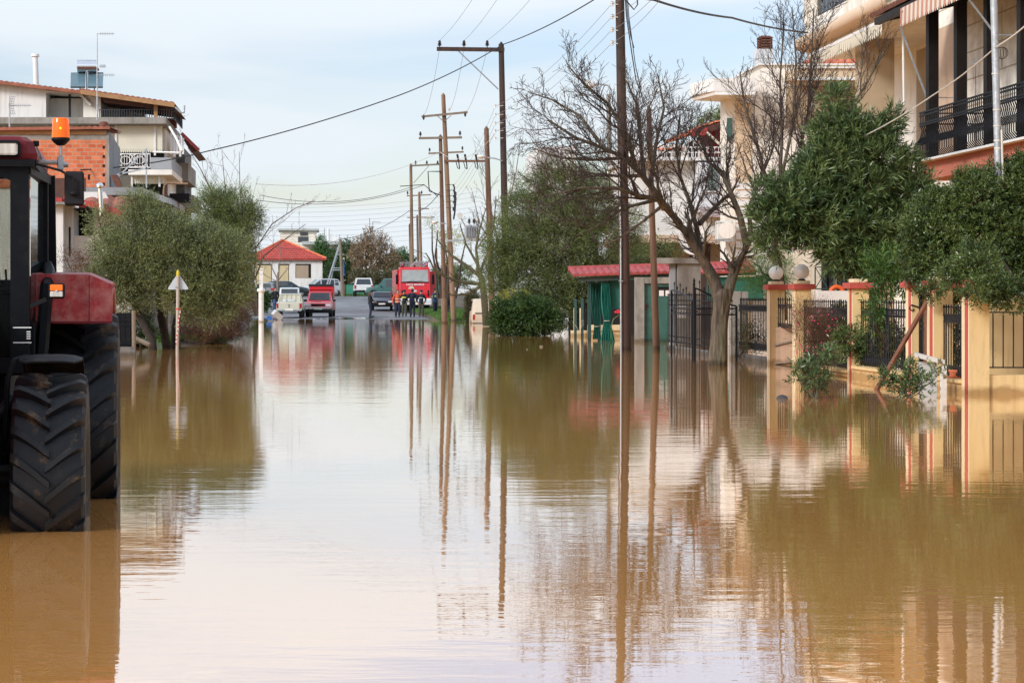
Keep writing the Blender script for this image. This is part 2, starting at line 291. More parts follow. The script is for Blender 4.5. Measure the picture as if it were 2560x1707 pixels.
LF = dict(
 olive=leafmat('olive_leaf', (.06, .08, .032), (.35, .40, .175), .5, .25), olive2=leafmat('olive_leaf_dark', (.055, .078, .026), (.27, .33, .115), .5, .25),
 oleander=leafmat('oleander_leaf', (.022, .056, .018), (.205, .28, .10), .34, .25), pitto=leafmat('glossy_leaf', (.018, .044, .010), (.15, .205, .055), .3, .18), bright=leafmat('young_leaf', (.03, .085, .018), (.13, .23, .05), .4, .3),
 shrub=leafmat('shrub_leaf', (.016, .048, .010), (.075, .145, .03), .4, .2), conifer=leafmat('conifer_leaf', (.022, .075, .016), (.09, .20, .04), .6, .1), dry=leafmat('dry_leaf', (.14, .09, .05), (.36, .26, .15), .7, .2), drygreen=leafmat('dry_green_leaf', (.045, .05, .02), (.14, .125, .055), .7, .2),
 heath=leafmat('heath_leaf', (.06, .026, .016), (.20, .11, .06), .8, .1), grass=leafmat('grass_blade', (.03, .09, .012), (.13, .24, .04), .6, .2), pale=leafmat('pale_leaf', (.25, .28, .05), (.45, .42, .10), .6, .3))

gm_ = MT['white_globe'].node_tree; tr_ = gm_.nodes.new('ShaderNodeBsdfTranslucent'); tr_.inputs[0].default_value = (.95, .95, .93, 1); ms_ = gm_.nodes.new('ShaderNodeMixShader'); ms_.inputs[0].default_value = .4
gm_.links.new(gm_.nodes['Principled BSDF'].outputs[0], ms_.inputs[1]); gm_.links.new(tr_.outputs[0], ms_.inputs[2]); gm_.links.new(ms_.outputs[0], gm_.nodes['Material Output'].inputs[0])
def wet(*names):
    """damp, silt-stained band just above the flood line, with a ragged edge"""
    for nm in names:
        t = MT[nm].node_tree; n = t.nodes; l = t.links; b = n['Principled BSDF']; lk = b.inputs['Base Color'].links[0]; src = lk.from_socket
        g = n.new('ShaderNodeNewGeometry'); sp = n.new('ShaderNodeSeparateXYZ'); l.new(g.outputs['Position'], sp.inputs[0]); nz = n.new('ShaderNodeTexNoise'); nz.inputs['Scale'].default_value = 5; nz.inputs['Detail'].default_value = 5; l.new(g.outputs['Position'], nz.inputs['Vector'])
        m1 = n.new('ShaderNodeMath'); m1.operation = 'MULTIPLY_ADD'; m1.inputs[1].default_value = -.16; l.new(nz.outputs[0], m1.inputs[0]); l.new(sp.outputs[2], m1.inputs[2])
        mr = n.new('ShaderNodeMapRange'); mr.inputs[1].default_value = -.02; mr.inputs[2].default_value = .06; mr.inputs[3].default_value = .85; mr.inputs[4].default_value = 0; l.new(m1.outputs[0], mr.inputs[0])
        mu = n.new('ShaderNodeMix'); mu.data_type = 'RGBA'; mu.blend_type = 'MULTIPLY'; mu.inputs[7].default_value = (.50, .40, .28, 1); l.new(mr.outputs[0], mu.inputs[0]); l.new(src, mu.inputs[6]); l.new(mu.outputs[2], b.inputs['Base Color'])
def streaks(*names, amt=.72, sc=(5, 5, .35), tint=(.62, .55, .45)):
    """grey rain streaks running down plastered walls"""
    for nm in names:
        t = MT[nm].node_tree; n = t.nodes; l = t.links; b = n['Principled BSDF']; src = b.inputs['Base Color'].links[0].from_socket
        tc = n.new('ShaderNodeTexCoord'); mp = n.new('ShaderNodeMapping'); mp.inputs['Scale'].default_value = sc; l.new(tc.outputs['Object'], mp.inputs[0]); nz = n.new('ShaderNodeTexNoise'); nz.inputs['Scale'].default_value = 1; nz.inputs['Detail'].default_value = 8; nz.inputs['Roughness'].default_value = .7; l.new(mp.outputs[0], nz.inputs['Vector'])
        mr = n.new('ShaderNodeMapRange'); mr.inputs[1].default_value = .52; mr.inputs[2].default_value = .74; mr.inputs[3].default_value = 0; mr.inputs[4].default_value = amt; l.new(nz.outputs[0], mr.inputs[0])
        mu = n.new('ShaderNodeMix'); mu.data_type = 'RGBA'; mu.blend_type = 'MULTIPLY'; mu.inputs[7].default_value = (*tint, 1); l.new(mr.outputs[0], mu.inputs[0]); l.new(src, mu.inputs[6]); l.new(mu.outputs[2], b.inputs['Base Color'])
streaks('white_wall', 'cream', 'cream_light', 'yellow', 'pillar_cream', 'siding_y', 'concrete', 'grey_render', 'red_trim', 'salmon', 'green_door', 'tan_wall', 'peach')
streaks('rubber', 'black_paint', 'red_tractor', amt=.5, sc=(9, 9, 5), tint=(1.6, 1.25, .85))
wet('yellow', 'pillar_cream', 'red_trim', 'concrete', 'wood_dark', 'wood_mid', 'wood_light', 'bark', 'green_door', 'board', 'concrete_dark', 'dark_bark', 'white_paint', 'green_post')
# ---------------------------------------------------------------- vegetation makers
def leaves(name, m, parent, blobs, n, per, L, W, twl, up=.3, seed=1, spread=.9, inner=.35, droop=0, lump=.28):
    """blobs: (cx,cy,cz,rx,ry,rz).  n twigs with `per` pointed leaves each."""
    rg = np.random.default_rng(seed); B = np.array(blobs, float); wt = (B[:, 3]*B[:, 4]*B[:, 5])**.67; k = rg.choice(len(B), n, p=wt/wt.sum())
    d = rg.normal(size=(n, 3)); d /= np.linalg.norm(d, axis=1)[:, None]
    ph = rg.uniform(0, 6.28, (len(B), 6))[k]
    lmp = np.sin(d[:, 0]*5+ph[:, 0])+np.sin(d[:, 1]*6+ph[:, 1])+np.sin(d[:, 2]*6.5+ph[:, 2])+.6*np.sin(d[:, 0]*11+d[:, 2]*9+ph[:, 3])
    rr = (inner+(1-inner)*rg.random(n)**.45)*(1+lump*lmp/3)
    c = B[k, :3]+d*rr[:, None]*B[k, 3:]
    t = d+rg.normal(size=(n, 3))*.5+np.array((0, 0, up)); t /= np.linalg.norm(t, axis=1)[:, None]
    u = np.cross(t, rg.normal(size=(n, 3))); u /= np.linalg.norm(u, axis=1)[:, None]; v = np.cross(t, u)
    N_ = n*per; s = np.tile(np.linspace(.05, 1, per), n)+rg.normal(size=N_)*.05; az = np.tile(np.arange(per)*2.4, n)+rg.random(N_)*1.2
    T = np.repeat(t, per, 0); U = np.repeat(u, per, 0); Vv = np.repeat(v, per, 0); Cc = np.repeat(c, per, 0)
    tl = twl*np.repeat(rg.uniform(.6, 1.3, n), per)
    base = Cc+T*(s*tl)[:, None]
    rad = U*np.cos(az)[:, None]+Vv*np.sin(az)[:, None]
    sp = spread*rg.uniform(.6, 1.2, N_)
    dr = T*np.cos(sp)[:, None]+rad*np.sin(sp)[:, None]+np.array((0, 0, -droop)); dr /= np.linalg.norm(dr, axis=1)[:, None]
    sd_ = np.cross(dr, rad+rg.normal(size=(N_, 3))*.6); sd_ /= np.linalg.norm(sd_, axis=1)[:, None]+1e-9
    ll = L*rg.uniform(.65, 1.25, N_)[:, None]; ww = W*rg.uniform(.7, 1.2, N_)[:, None]
    V = np.stack([base, base+dr*ll*.45+sd_*ww/2, base+dr*ll, base+dr*ll*.45-sd_*ww/2], 1).reshape(-1, 3)
    return np_mesh(name, V, np.arange(N_*4).reshape(-1, 4), m, parent)
def wob(rg, p, q, n, a, sag=0):
    p = np.array(p, float); q = np.array(q, float); L = np.linalg.norm(q-p)
    pts = [p+(q-p)*i/n+(np.array([rg.uniform(-1, 1) for _ in range(3)])*a*L if 0 < i < n else 0)-np.array((0, 0, sag*math.sin(math.pi*i/n))) for i in range(n+1)]
    return pts
def grow(mb, tw, rg, path, r0, r1, lev, dens=4.0, lr=.5, up=.35, maxlev=3, ang=(.45, .95), tmin=.2, minr=.004, xs=1.0):
    """adds a limb and its side shoots; thick limbs to mb, twigs to tw"""
    path = [np.array(p, float) for p in path]; n = len(path)
    segl = [np.linalg.norm(path[i+1]-path[i]) for i in range(n-1)]; L = sum(segl)
    (mb if lev == 0 or r0 > .03 else tw).tube(path, [r0+(r1-r0)*(i/(n-1))**.8 for i in range(n)], n=10 if r0 > .08 else (6 if r0 > .03 else 3), caps=False)
    if lev >= maxlev: return
    k = max(2, int(L*dens*(1.0 if lev else .8)+rg.random()))
    for j in range(k):
        s = (tmin+(1-tmin)*(j+rg.random())/k)*L; i = 0; a = s
        while i < n-2 and a > segl[i]: a -= segl[i]; i += 1
        f = min(1, a/segl[i]); p = path[i]+(path[i+1]-path[i])*f; t = path[i+1]-path[i]; t /= np.linalg.norm(t)
        rv = np.array([rg.gauss(0, 1) for _ in range(3)]); rv -= t*rv.dot(t); rv /= np.linalg.norm(rv)+1e-9
        an = rg.uniform(*ang); d = t*math.cos(an)+rv*math.sin(an)+np.array((0, 0, up*rg.uniform(.3, 1.2))); d /= np.linalg.norm(d)
        frac = s/L; rl = r0+(r1-r0)*frac**.8
        cl = L*lr*rg.uniform(.55, 1.15)*(1.15-.55*frac)*xs
        m = 4 if lev < 2 else 3; pts = [p]; dd = d.copy()
        for q in range(m):
            dd = dd+np.array([rg.gauss(0, .16) for _ in range(3)])+np.array((0, 0, up*.16)); dd /= np.linalg.norm(dd); pts.append(pts[-1]+dd*cl/m)
        cr = max(minr, rl*rg.uniform(.42, .62))
        grow(mb, tw, rg, pts, cr, max(minr*.6, cr*.3), lev+1, dens*1.55, lr, up, maxlev, ang, .12, minr)

def bush(name, label, cat, loc, blobs, leafm, n, per, L, W, twl, seed=1, group=None, stems=7, stemm='dark_bark', part='foliage', stemr=.02, **kw):
    t = thing(name, label, cat, loc, group); rg = random.Random(seed)
    mb = MB()
    for i in range(stems):
        b = rg.choice(blobs); q = (b[0]+rg.uniform(-.6, .6)*b[3], b[1]+rg.uniform(-.6, .6)*b[4], b[2]+rg.uniform(-.4, .5)*b[5])
        p = (loc[0]+rg.uniform(-.2, .2)*b[3], loc[1]+rg.uniform(-.2, .2), loc[2])
        mb.tube(wob(rg, p, q, 4, .07), [stemr, stemr*.35], 6)
    mb.build('stems', MT[stemm], t)
    leaves(part, LF[leafm], t, blobs, n, per, L, W, twl, seed=seed, **kw)
    return t

# ---------------------------------------------------------------- ground, road, water
KN = [(-60, -.37), (108, -.37), (126, -.04), (134, .07), (160, .14), (173, .55), (189, 1.38), (200, 1.42), (5000, 1.42)]
def gz(Y):
    for (a, za), (b, zb) in zip(KN, KN[1:]):
        if Y <= b:
            t = max(0, min(1, (Y-a)/(b-a))); return za+(zb-za)*t
    return 1.42
ys = [-60, 0, 20, 40, 60, 80, 100, 108]+[108+2*i for i in range(1, 50)]+[210, 240, 300, 400, 700, 1500, 4500]
def sheet(name, m, xs, off, y0, y1, label=None):
    yy = [y0]+[y for y in ys if y0 < y < y1]+[y1]; mb = MB()
    mb.loft([[(x if not callable(x) else x(y), y, gz(y)+(off(x if not callable(x) else x(y), y) if callable(off) else off)) for x in xs] for y in yy], closed=False)
    o = mb.build(name, m); props(o, kind='structure'); return o
def goff(x, y):
    if x < -4.6 and 58 < y < 112: return .42*min(1, (y-58)/5)*min(1, (-4.6-x)/1.0)
    return 0
sheet('ground', MT['soil'], [-2500, -300, -60, -20, -8, -5.6, -5.0, -4.6, 0, 8, 9, 12, 20, 60, 300, 2500], goff, -60, 4500)
sheet('road', MT['asphalt'], [-4.4, -1, 3, 7.1], .006, -60, 189)
sheet('cross_road', MT['asphalt'], [-80, 0, 60], .006, 189.01, 198)
def kerbed(name, m, x0, x1, y0, y1, h):
    yy = [y0]+[y for y in ys if y0 < y < y1]+[y1]; mb = MB()
    mb.loft([[(x0, y, gz(y)-.1), (x0, y, gz(y)+h), (x1, y, gz(y)+h), (x1, y, gz(y)-.1)] for y in yy], True, True)
    o = mb.build(name, m); props(o, kind='structure'); return o
kerbed('pavement', MT['pave'], -9, -4.42, 112, 186, .12)
kerbed('verge_ground', MT['soil'], 7.15, 30, 118, 187, .16)
bk = MB(); edge = [(-4.7, 59.5), (-4.2, 61), (-3.4, 63.5), (-2.75, 66.5), (-2.5, 70), (-2.6, 76), (-3.3, 84), (-4.4, 92)]
bk.loft([[(x+.35, y-.5, -.36) for x, y in edge], [(x, y, -.03) for x, y in edge], [(x-.35, y+.5, .10) for x, y in edge], [(x-1.8, y+1.5, .30) for x, y in edge], [(x-6, y+1.5, .36) for x, y in edge]], closed=False)
props(bk.build('earth_bank', MT['soil']), kind='structure')
# water: muddy flood with fine ripples
wm = bpy.data.materials.new('flood_water'); wm.use_nodes = True; t_ = wm.node_tree; n_ = t_.nodes; l_ = t_.links; b_ = n_['Principled BSDF']
b_.inputs['Base Color'].default_value = (.80, .375, .105, 1); b_.inputs['Roughness'].default_value = .015; b_.inputs['IOR'].default_value = 1.42; b_.inputs['Specular IOR Level'].default_value = .5
tcw = n_.new('ShaderNodeTexCoord')
def wn(scale, st, det, dist, prev):
    mp = n_.new('ShaderNodeMapping'); mp.inputs['Scale'].default_value = st; mp.inputs['Rotation'].default_value = (0, 0, R(8)); l_.new(tcw.outputs['Object'], mp.inputs[0])
    nz = n_.new('ShaderNodeTexNoise'); nz.inputs['Scale'].default_value = scale; nz.inputs['Detail'].default_value = det; nz.inputs['Roughness'].default_value = .5; l_.new(mp.outputs[0], nz.inputs['Vector'])
    bp = n_.new('ShaderNodeBump'); bp.inputs['Strength'].default_value = 1; bp.inputs['Distance'].default_value = dist; l_.new(nz.outputs[0], bp.inputs['Height'])
    if prev: l_.new(prev, bp.inputs['Normal'])
    return bp.outputs[0]
nn = wn(.5, (.8, 1.2, 1), 2, .0030, None); nn = wn(2.6, (.40, 1.6, 1), 3, .0017, nn); nn = wn(11, (.4, 1.6, 1), 2, .00035, nn)
b_.inputs['Specular IOR Level'].default_value = 0; b_.inputs['Roughness'].default_value = .9
gl_ = n_.new('ShaderNodeBsdfGlossy'); gl_.inputs['Roughness'].default_value = .0; gl_.inputs['Color'].default_value = (1, 1, 1, 1); l_.new(nn, gl_.inputs['Normal']); lw_ = n_.new('ShaderNodeLayerWeight'); lw_.inputs[0].default_value = .5; l_.new(nn, lw_.inputs['Normal'])
pw_ = n_.new('ShaderNodeMath'); pw_.operation = 'POWER'; pw_.inputs[1].default_value = 2.2; l_.new(lw_.outputs['Facing'], pw_.inputs[0]); ma_ = n_.new('ShaderNodeMath'); ma_.operation = 'MULTIPLY_ADD'; ma_.inputs[1].default_value = .98; ma_.inputs[2].default_value = .02; l_.new(pw_.outputs[0], ma_.inputs[0])
mw_ = n_.new('ShaderNodeMixShader'); l_.new(ma_.outputs[0], mw_.inputs[0]); l_.new(b_.outputs[0], mw_.inputs[1]); l_.new(gl_.outputs[0], mw_.inputs[2]); l_.new(mw_.outputs[0], n_['Material Output'].inputs[0])
WM = MB(); WM.quad((-160, -30, 0), (160, -30, 0), (160, 140, 0), (-160, 140, 0)); wo = WM.build('flood_water', wm); props(wo, kind='structure')
# puddles left on the wet road
pm = mat('wet_film', (.20, .205, .21), .04, var=.1, scale=1)
def puddle(cx, cy, rx, ry, seed):
    rg = random.Random(seed); pts = []
    for k in range(28):
        a = 2*math.pi*k/28; r = 1+.28*math.sin(3*a+seed)+.16*math.sin(7*a+2*seed)+rg.uniform(-.08, .08); pts.append((cx+rx*r*math.cos(a), cy+ry*r*math.sin(a)))
    mb = MB(); mb.add([(cx, cy, gz(cy)+.012)]+[(x, y, gz(y)+.012) for x, y in pts], [(0, k+1, (k+1) % 28+1) for k in range(28)])
    props(mb.build('puddle', pm), kind='structure')
puddle(2.2, 131, 1.6, 2.6, 1); puddle(3.6, 136, .8, 3.2, 2); puddle(1.2, 129.5, 2.2, 1.5, 3); puddle(4.4, 142, .5, 4, 4); puddle(-3.2, 130, .9, 1.6, 5)
# grass on the verge and the left bank: countless blades
def grass(name, rects, n, L, seed, m='grass'):
    rg = np.random.default_rng(seed); A = np.array([(x1-x0)*(y1-y0) for x0, x1, y0, y1, z in rects]); k = rg.choice(len(rects), n, p=A/A.sum()); Rr = np.array([r[:4] for r in rects]); 
    x = Rr[k, 0]+(Rr[k, 1]-Rr[k, 0])*rg.random(n); y = Rr[k, 2]+(Rr[k, 3]-Rr[k, 2])*rg.random(n); z = np.array([rects[i][4](xx, yy) for i, xx, yy in zip(k, x, y)])
    b = np.stack([x, y, z], 1); a = rg.random(n)*6.28; w_ = np.stack([np.cos(a), np.sin(a), 0*a], 1)*L*.13; h = rg.uniform(.5, 1.2, n)*L; tip = b+np.stack([rg.normal(size=n)*.35*L, rg.normal(size=n)*.35*L, h], 1)
    V = np.stack([b-w_, b+w_, tip+w_*.2, tip-w_*.2], 1).reshape(-1, 3)
    o = np_mesh(name, V, np.arange(n*4).reshape(-1, 4), LF[m], None, (b[0, 0], b[0, 1], 0)); props(o, kind='stuff'); return o
grass('grass', [(7.2, 11, 120, 165, lambda x, y: gz(y)+.15)], 16000, .22, 3)['label'] = 'green grass verge beside the fire engine'
grass('grass', [(-4.3, -2.9, 64.2, 68, lambda x, y: .03), (-4.9, -4.1, 61.5, 64.2, lambda x, y: .03)], 4000, .22, 4)['label'] = 'green grass along the flooded bank under the olive trees'
grass('grass', [(-6, 12, 198.3, 203, lambda x, y: gz(y))], 7000, .25, 5)['label'] = 'bright grass strip beneath the green screen fence'

# ---------------------------------------------------------------- tractor
def tyre_mesh(R_, W, c, sgn, lugs, lugh, lugw):
    """big agricultural tyre, axle along X; returns tyre MB and rim MB"""
    rt = MB(); w2 = W/2; Rc = R_-lugh; rr = R_*.52
    prof = [(rr-.02, -w2*.50), (rr, -w2*.78), (rr+.03, -w2*.90), (R_*.72, -w2*1.04), (R_*.86, -w2*1.03), (Rc*.965, -w2*.93), (Rc*.995, -w2*.55), (Rc, 0), (Rc*.995, w2*.55), (Rc*.965, w2*.93), (R_*.86, w2*1.03), (R_*.72, w2*1.04), (rr+.03, w2*.90), (rr, w2*.78), (rr-.02, w2*.50)]
    rt.lathe(prof, c, 'x', 72)
    pitch = 2*math.pi/lugs
    for side in (-1, 1):
        for i in range(lugs):
            a0 = i*pitch+(pitch/2 if side > 0 else 0); rings = []
            for k, (u, ro) in enumerate([(-.06, 0), (.12, 0), (.35, 0), (.6, 0), (.85, -.004), (1.0, -.03), (1.035, -.10)]):
                x = side*u*w2; aa = a0+sgn*(.27*u**.85 if u > 0 else 0); wd = lugw*(.8+.35*max(u, 0)); rt_o = R_+ro*R_/.8; rt_i = Rc-.02+ro*R_/.8
                if u > 1: rt_o = R_*.90; rt_i = R_*.86
                h1 = wd/2/R_; ring = [(rt_i, aa-h1*1.25), (rt_o, aa-h1*.85), (rt_o, aa+h1*.85), (rt_i, aa+h1*1.25)]
                rings.append([(c[0]+x, c[1]+r_*math.cos(a_), c[2]+r_*math.sin(a_)) for r_, a_ in ring])
            rt.loft(rings, True, True)
    rim = MB(); rim.lathe([(rr-.022, -w2*.45), (rr-.03, -w2*.3), (rr-.05, 0), (rr-.03, w2*.3), (rr-.022, w2*.45)], c, 'x', 40)
    rim.disc((c[0], c[1], c[2]), (1, 0, 0), rr-.04, .03, 32); rim.disc((c[0], c[1], c[2]), (1, 0, 0), .13, .28, 20)
    for k in range(8): rim.cyl((c[0]+.03, c[1]+.18*math.cos(k*.785), c[2]+.18*math.sin(k*.785)), (c[0]+.07, c[1]+.18*math.cos(k*.785), c[2]+.18*math.sin(k*.785)), .014, n=6)
    return rt, rim
TX = -2.62
def turn(mb, c, deg):
    v = np.concatenate(mb.V); a = R(deg); d = v[:, :2]-np.array(c); v[:, 0] = c[0]+d[:, 0]*math.cos(a)-d[:, 1]*math.sin(a); v[:, 1] = c[1]+d[:, 0]*math.sin(a)+d[:, 1]*math.cos(a); mb.V = [v]; return mb
tr = thing('tractor', 'red and black farm tractor standing axle-deep in floodwater with orange beacon', 'tractor', (TX, 14.9, -.37))
for side in (1, -1):
    fx = TX+side*.785; rx = TX+side*.935
    t1, r1 = tyre_mesh(.68, .46, (fx, 13.80, .305), -1, 22, .040, .058)
    wh = MB(); wh.disc((fx, 13.8, .305), (1, 0, 0), .1, .36, 16); wo_ = wh.build('front_wheel', MT['black_paint'], tr); t1.build('tyre', MT['rubber'], wo_); r1.build('rim', MT['red_dark'], wo_)
    t2, r2 = tyre_mesh(.87, .50, (rx, 16.02, .50), -1, 24, .048, .070)
    wh = MB(); wh.disc((rx, 16.02, .50), (1, 0, 0), .14, .36, 16); wo_ = wh.build('rear_wheel', MT['black_paint'], tr); t2.build('tyre', MT['rubber'], wo_); r2.build('rim', MT['red_dark'], wo_)
    # front mudguard: curved plate over the wheel
    mg = MB(); rings = []
    for i in range(13):
        a = R(72+i*8); ro = .805; 
        row = []
        for k in range(9):
            u = k/8*2-1; dip = -.022*abs(u)**4; cut = R(7)*max(0, abs(u)-.8)/.2*(1 if i == 0 else 0)
            row.append((fx-.005+u*.205, 13.86-(ro+dip)*math.cos(a+cut)*1, .305+(ro+dip)*math.sin(a+cut)))
        row += [(x, y+(.012*math.cos(a)), z-.012*math.sin(a)) for x, y, z in reversed(row)]
        rings.append(row)
    mg.loft(rings, True, True, smooth=False); mg.build('mudguard', MT['black_paint'], tr)
    sp = MB(); sp.tube([(fx-side*.17, 13.92, 1.09), (fx-side*.25, 13.86, 1.07), (fx-side*.29, 13.82, .95), (fx-side*.31, 13.80, .55), (fx-side*.33, 13.85, .35)], .018, 8); sp.tube([(fx-side*.20, 13.98, 1.08), (fx-side*.20, 14.3, .95), (fx-side*.33, 14.1, .40)], .012, 6); sp.build('mudguard_bracket', MT['black_paint'], tr)
    # rear fender: folded red sheet with wheel arch in the outer skirt
    fd = MB(); xo = TX+side*1.155; xi = TX+side*.60; xc = TX+side*.99; s_ = side
    ys_f = [(15.20, 1.31), (15.24, 1.655), (15.75, 1.675), (16.5, 1.665), (16.9, 1.50), (17.1, 1.15)]
    outer = []
    for y, z in ys_f:
        outer.append([(xi, y, z), (xc, y, z-.004), (xo, y+.02, z-.075 if z > 1.4 or y > 16 else z), (xo, y+.045, z-.095 if z > 1.4 or y > 16 else z)])
    inner = [[(x-s_*.0, y+.015, z-.015) for x, y, z in r] for r in outer]
    fd.loft(outer, closed=False); fd.loft(inner, closed=False)
    # skirt with arch
    top = [(y+.045, z-.095 if z > 1.4 or y > 16 else z) for y, z in ys_f]; low = [(15.245, 1.30), (15.36, 1.36), (15.62, 1.50), (16.2, 1.53), (16.7, 1.38), (16.98, 1.10)]
    for dx in (0, -s_*.02): fd.loft([[(xo+dx, y, z) for y, z in top], [(xo+dx, y, z) for y, z in low]], closed=False)
    fd.loft([[(xo, y, z) for y, z in low], [(xo-s_*.02, y, z) for y, z in low]], closed=False)
    fo = fd.build('rear_fender', MT['red_tractor'], tr)
    sm = MB(); sm.box(xc-.003, xc+.003, 15.19, 15.198, 1.31, 1.65); sm.box(min(xi, xo), max(xi, xo), 15.185, 15.2, 1.295, 1.31); sm.build('fold_line', MT['red_dark'], fo)
    # indicator
    ind = MB(); ix = TX+side*.775; ind.bar((TX+side*.58, 14.74, 1.42), (TX+side*.70, 14.72, 1.47), .025, .03); ind.bbox(ix-.058, ix+.058, 14.70, 14.755, 1.475, 1.585, .012); io = ind.build('indicator', MT['black_paint'], tr)
    a_ = MB(); a_.bbox(ix-.045, ix+.045, 14.685, 14.70, 1.53, 1.575, .005); a_.build('amber_lens', MT['amber'], io)
    a_ = MB(); a_.bbox(ix-.045, ix+.045, 14.685, 14.70, 1.487, 1.528, .005); a_.disc((ix, 14.683, 1.53), (0, 1, 0), .008, .006, 10); a_.build('clear_lens', MT['clearlens'], io)
    # mirror
    mi = MB(); mx_ = TX+side*.885; mi.tube([(TX+side*.63, 14.78, 2.43), (TX+side*.80, 14.80, 2.385), (mx_-.0, 14.83, 2.335), (mx_+.012, 14.84, 2.24)], .009, 8); mi.ball((mx_+.005, 14.84, 2.225), .022, 6, (1.4, 1, .8)); mo = mi.build('mirror_arm', MT['black_paint'], tr)
    a_ = MB(); a_.bbox(mx_-.062, mx_+.078, 14.86, 14.90, 2.14, 2.385, .014); a_.build('mirror', MT['darkgrey'], mo)
# cab
cx0, cx1 = TX-.60, TX+.60; cy0, cy1 = 14.72, 16.28
fr = MB(); S = -1
for side in (-1, 1):
    xo = TX+side*.60
    fr.loft([[(xo-side*.15, cy0, z), (xo-side*.02, cy0, z), (xo-side*.02, cy0+.11, z), (xo-side*.15, cy0+.11, z)] for z in (.95, 1.40, 2.42)], True, True)     # front pillar
    fr.bar((xo+side*.03, 15.95, 2.43), (xo+side*.03, 15.92, 1.68), .05, .10); fr.bar((xo+side*.06, 16.22, 2.43), (xo+side*.07, 16.26, 1.60), .07, .07); fr.tube([(xo+side*.05, 15.92, 1.72), (xo+side*.09, 15.45, 1.66), (xo+side*.085, 15.14, 1.56), (xo+side*.06, 15.08, 1.2), (xo+side*.03, 15.08, .85)], .048, 6)
    fr.box(min(xo-side*.05, xo+side*.01), max(xo-side*.05, xo+side*.01), cy0+.11, 15.20, .95, 1.30)
    fr.bar((xo-side*.03, cy0+.02, 2.39), (xo+side*.05, cy1, 2.39), .05, .07)
fr.box(cx0-.02, cx1+.02, cy0-.05, cy0+.03, 2.405, 2.455); fr.box(cx0-.02, cx1+.02, cy1-.05, cy1+.03, 2.405, 2.455); fr.box(cx1-.02, cx1+.03, cy0+.03, cy1-.05, 2.405, 2.455); fr.box(cx0-.03, cx0+.02, cy0+.03, cy1-.05, 2.405, 2.455)
fr.box(cx0+.13, cx1-.13, cy0+.005, cy0+.08, .95, 1.06); fr.box(cx0+.13, cx1-.13, cy0+.01, cy0+.09, 2.34, 2.404); fr.box(cx0, cx1, cy1-.06, cy1, .95, 1.3)
fr.box(cx0+.05, cx1-.05, cy0+.11, cy1-.06, .93, .96)
# rounded corners of the windscreen opening
for side in (-1, 1):
    xo = TX+side*.47; fr.prism([(xo, 2.34), (xo-side*.09, 2.34), (xo-side*.02, 2.31), (xo, 2.24)][::side], 'y', cy0+.012, cy0+.07)
co = fr.build('cab_frame', MT['cab_black'], tr)
g = MB(); g.box(cx0+.13, cx1-.13, cy0+.035, cy0+.042, 1.06, 2.34); g.build('windscreen', MT['glass'], tr)
for side in (-1, 1):
    xo = TX+side*.585; g = MB(); g.add([(xo, cy0+.12, 1.30), (xo+side*.035, 15.90, 1.66), (xo+side*.035, 15.90, 2.37), (xo, cy0+.12, 2.37)], [(0, 1, 2, 3)]); g.build('side_window', MT['glass'], tr); g = MB(); g.box(xo-.003, xo+.003, 16.05, 16.22, 1.55, 2.37); g.build('quarter_window', MT['glass'], tr)
g = MB(); g.box(cx0+.1, cx1-.1, cy1-.03, cy1-.02, 1.3, 2.4); g.build('rear_window', MT['glass'], tr)
rf = MB()
rings = []
for z, dx, yf, yb in [(2.458, 0, cy0-.02, cy1+.06), (2.50, .005, cy0-.03, cy1+.06), (2.585, -.03, cy0-.015, cy1+.02), (2.62, -.075, cy0+.03, cy1-.06), (2.63, -.14, cy0+.09, cy1-.14)]:
    x0, x1 = cx0-.035-dx, cx1+.035+dx; b = .05
    rings.append([(x0+b, yf, z), (x1-b, yf, z), (x1, yf+b, z), (x1, yb-b, z), (x1-b, yb, z), (x0+b, yb, z), (x0, yb-b, z), (x0, yf+b, z)])
rf.loft(rings, True, True); ro = rf.build('roof', MT['red_dark'], tr)
for side in (-1, 1):
    wl = MB(); wx = TX+side*.40; wl.bbox(wx-.125, wx+.125, cy0-.075, cy0-.03, 2.468, 2.590, .012); lo = wl.build('work_light', MT['black_paint'], ro); a_ = MB(); a_.bbox(wx-.105, wx+.105, cy0-.087, cy0-.076, 2.485, 2.565, .01); a_.build('lens', MT['clearlens'], lo)
    vt = MB()
    for k in range(4): xo = TX+side*(.6385-k*.0107); vt.box(xo-.006, xo+.003, cy0+.32, cy0+.62, 2.495+k*.026, 2.507+k*.026)
    vt.build('roof_vent', MT['dark'], ro)
# beacon on its sprung arm
bx, by = X_(156, 15.0), 15.0
bc = MB(); bc.tube([(TX+.56, 15.0, 2.44), (TX+.63, 15.0, 2.455), (bx+.02, 15.0, 2.455)], .012, 8)
for k in range(9): bc.disc((TX+.66+k*.013, 15.0, 2.455), (1, 0, 0), .021, .006, 12)
bc.bbox(bx-.022, bx+.022, 14.975, 15.025, 2.40, 2.50, .006); bc.cyl((bx, by, 2.48), (bx, by, 2.60), .012, n=10); bc.cyl((bx+.02, by, 2.44), (bx+.055, by, 2.44), .02, n=8); bo = bc.build('beacon_arm', MT['steel'], tr)
b1 = MB(); b1.lathe([(.001, 2.575), (.028, 2.578), (.052, 2.60), (.066, 2.615), (.066, 2.632), (.001, 2.632)], (bx, by, 0), 'z', 28); b1.build('beacon_base', MT['black_paint'], bo)
amb = glassmat('amber_glass', (1.0, .30, .02), .45, .08, (.95, .20, .01)); emit(amb, (1, .22, .01), .35)
b2 = MB(); b2.lathe([(.064, 2.632), (.064, 2.64), (.0585, 2.76), (.054, 2.773), (.001, 2.776)], (bx, by, 0), 'z', 32); b2.build('beacon_dome', amb, bo)
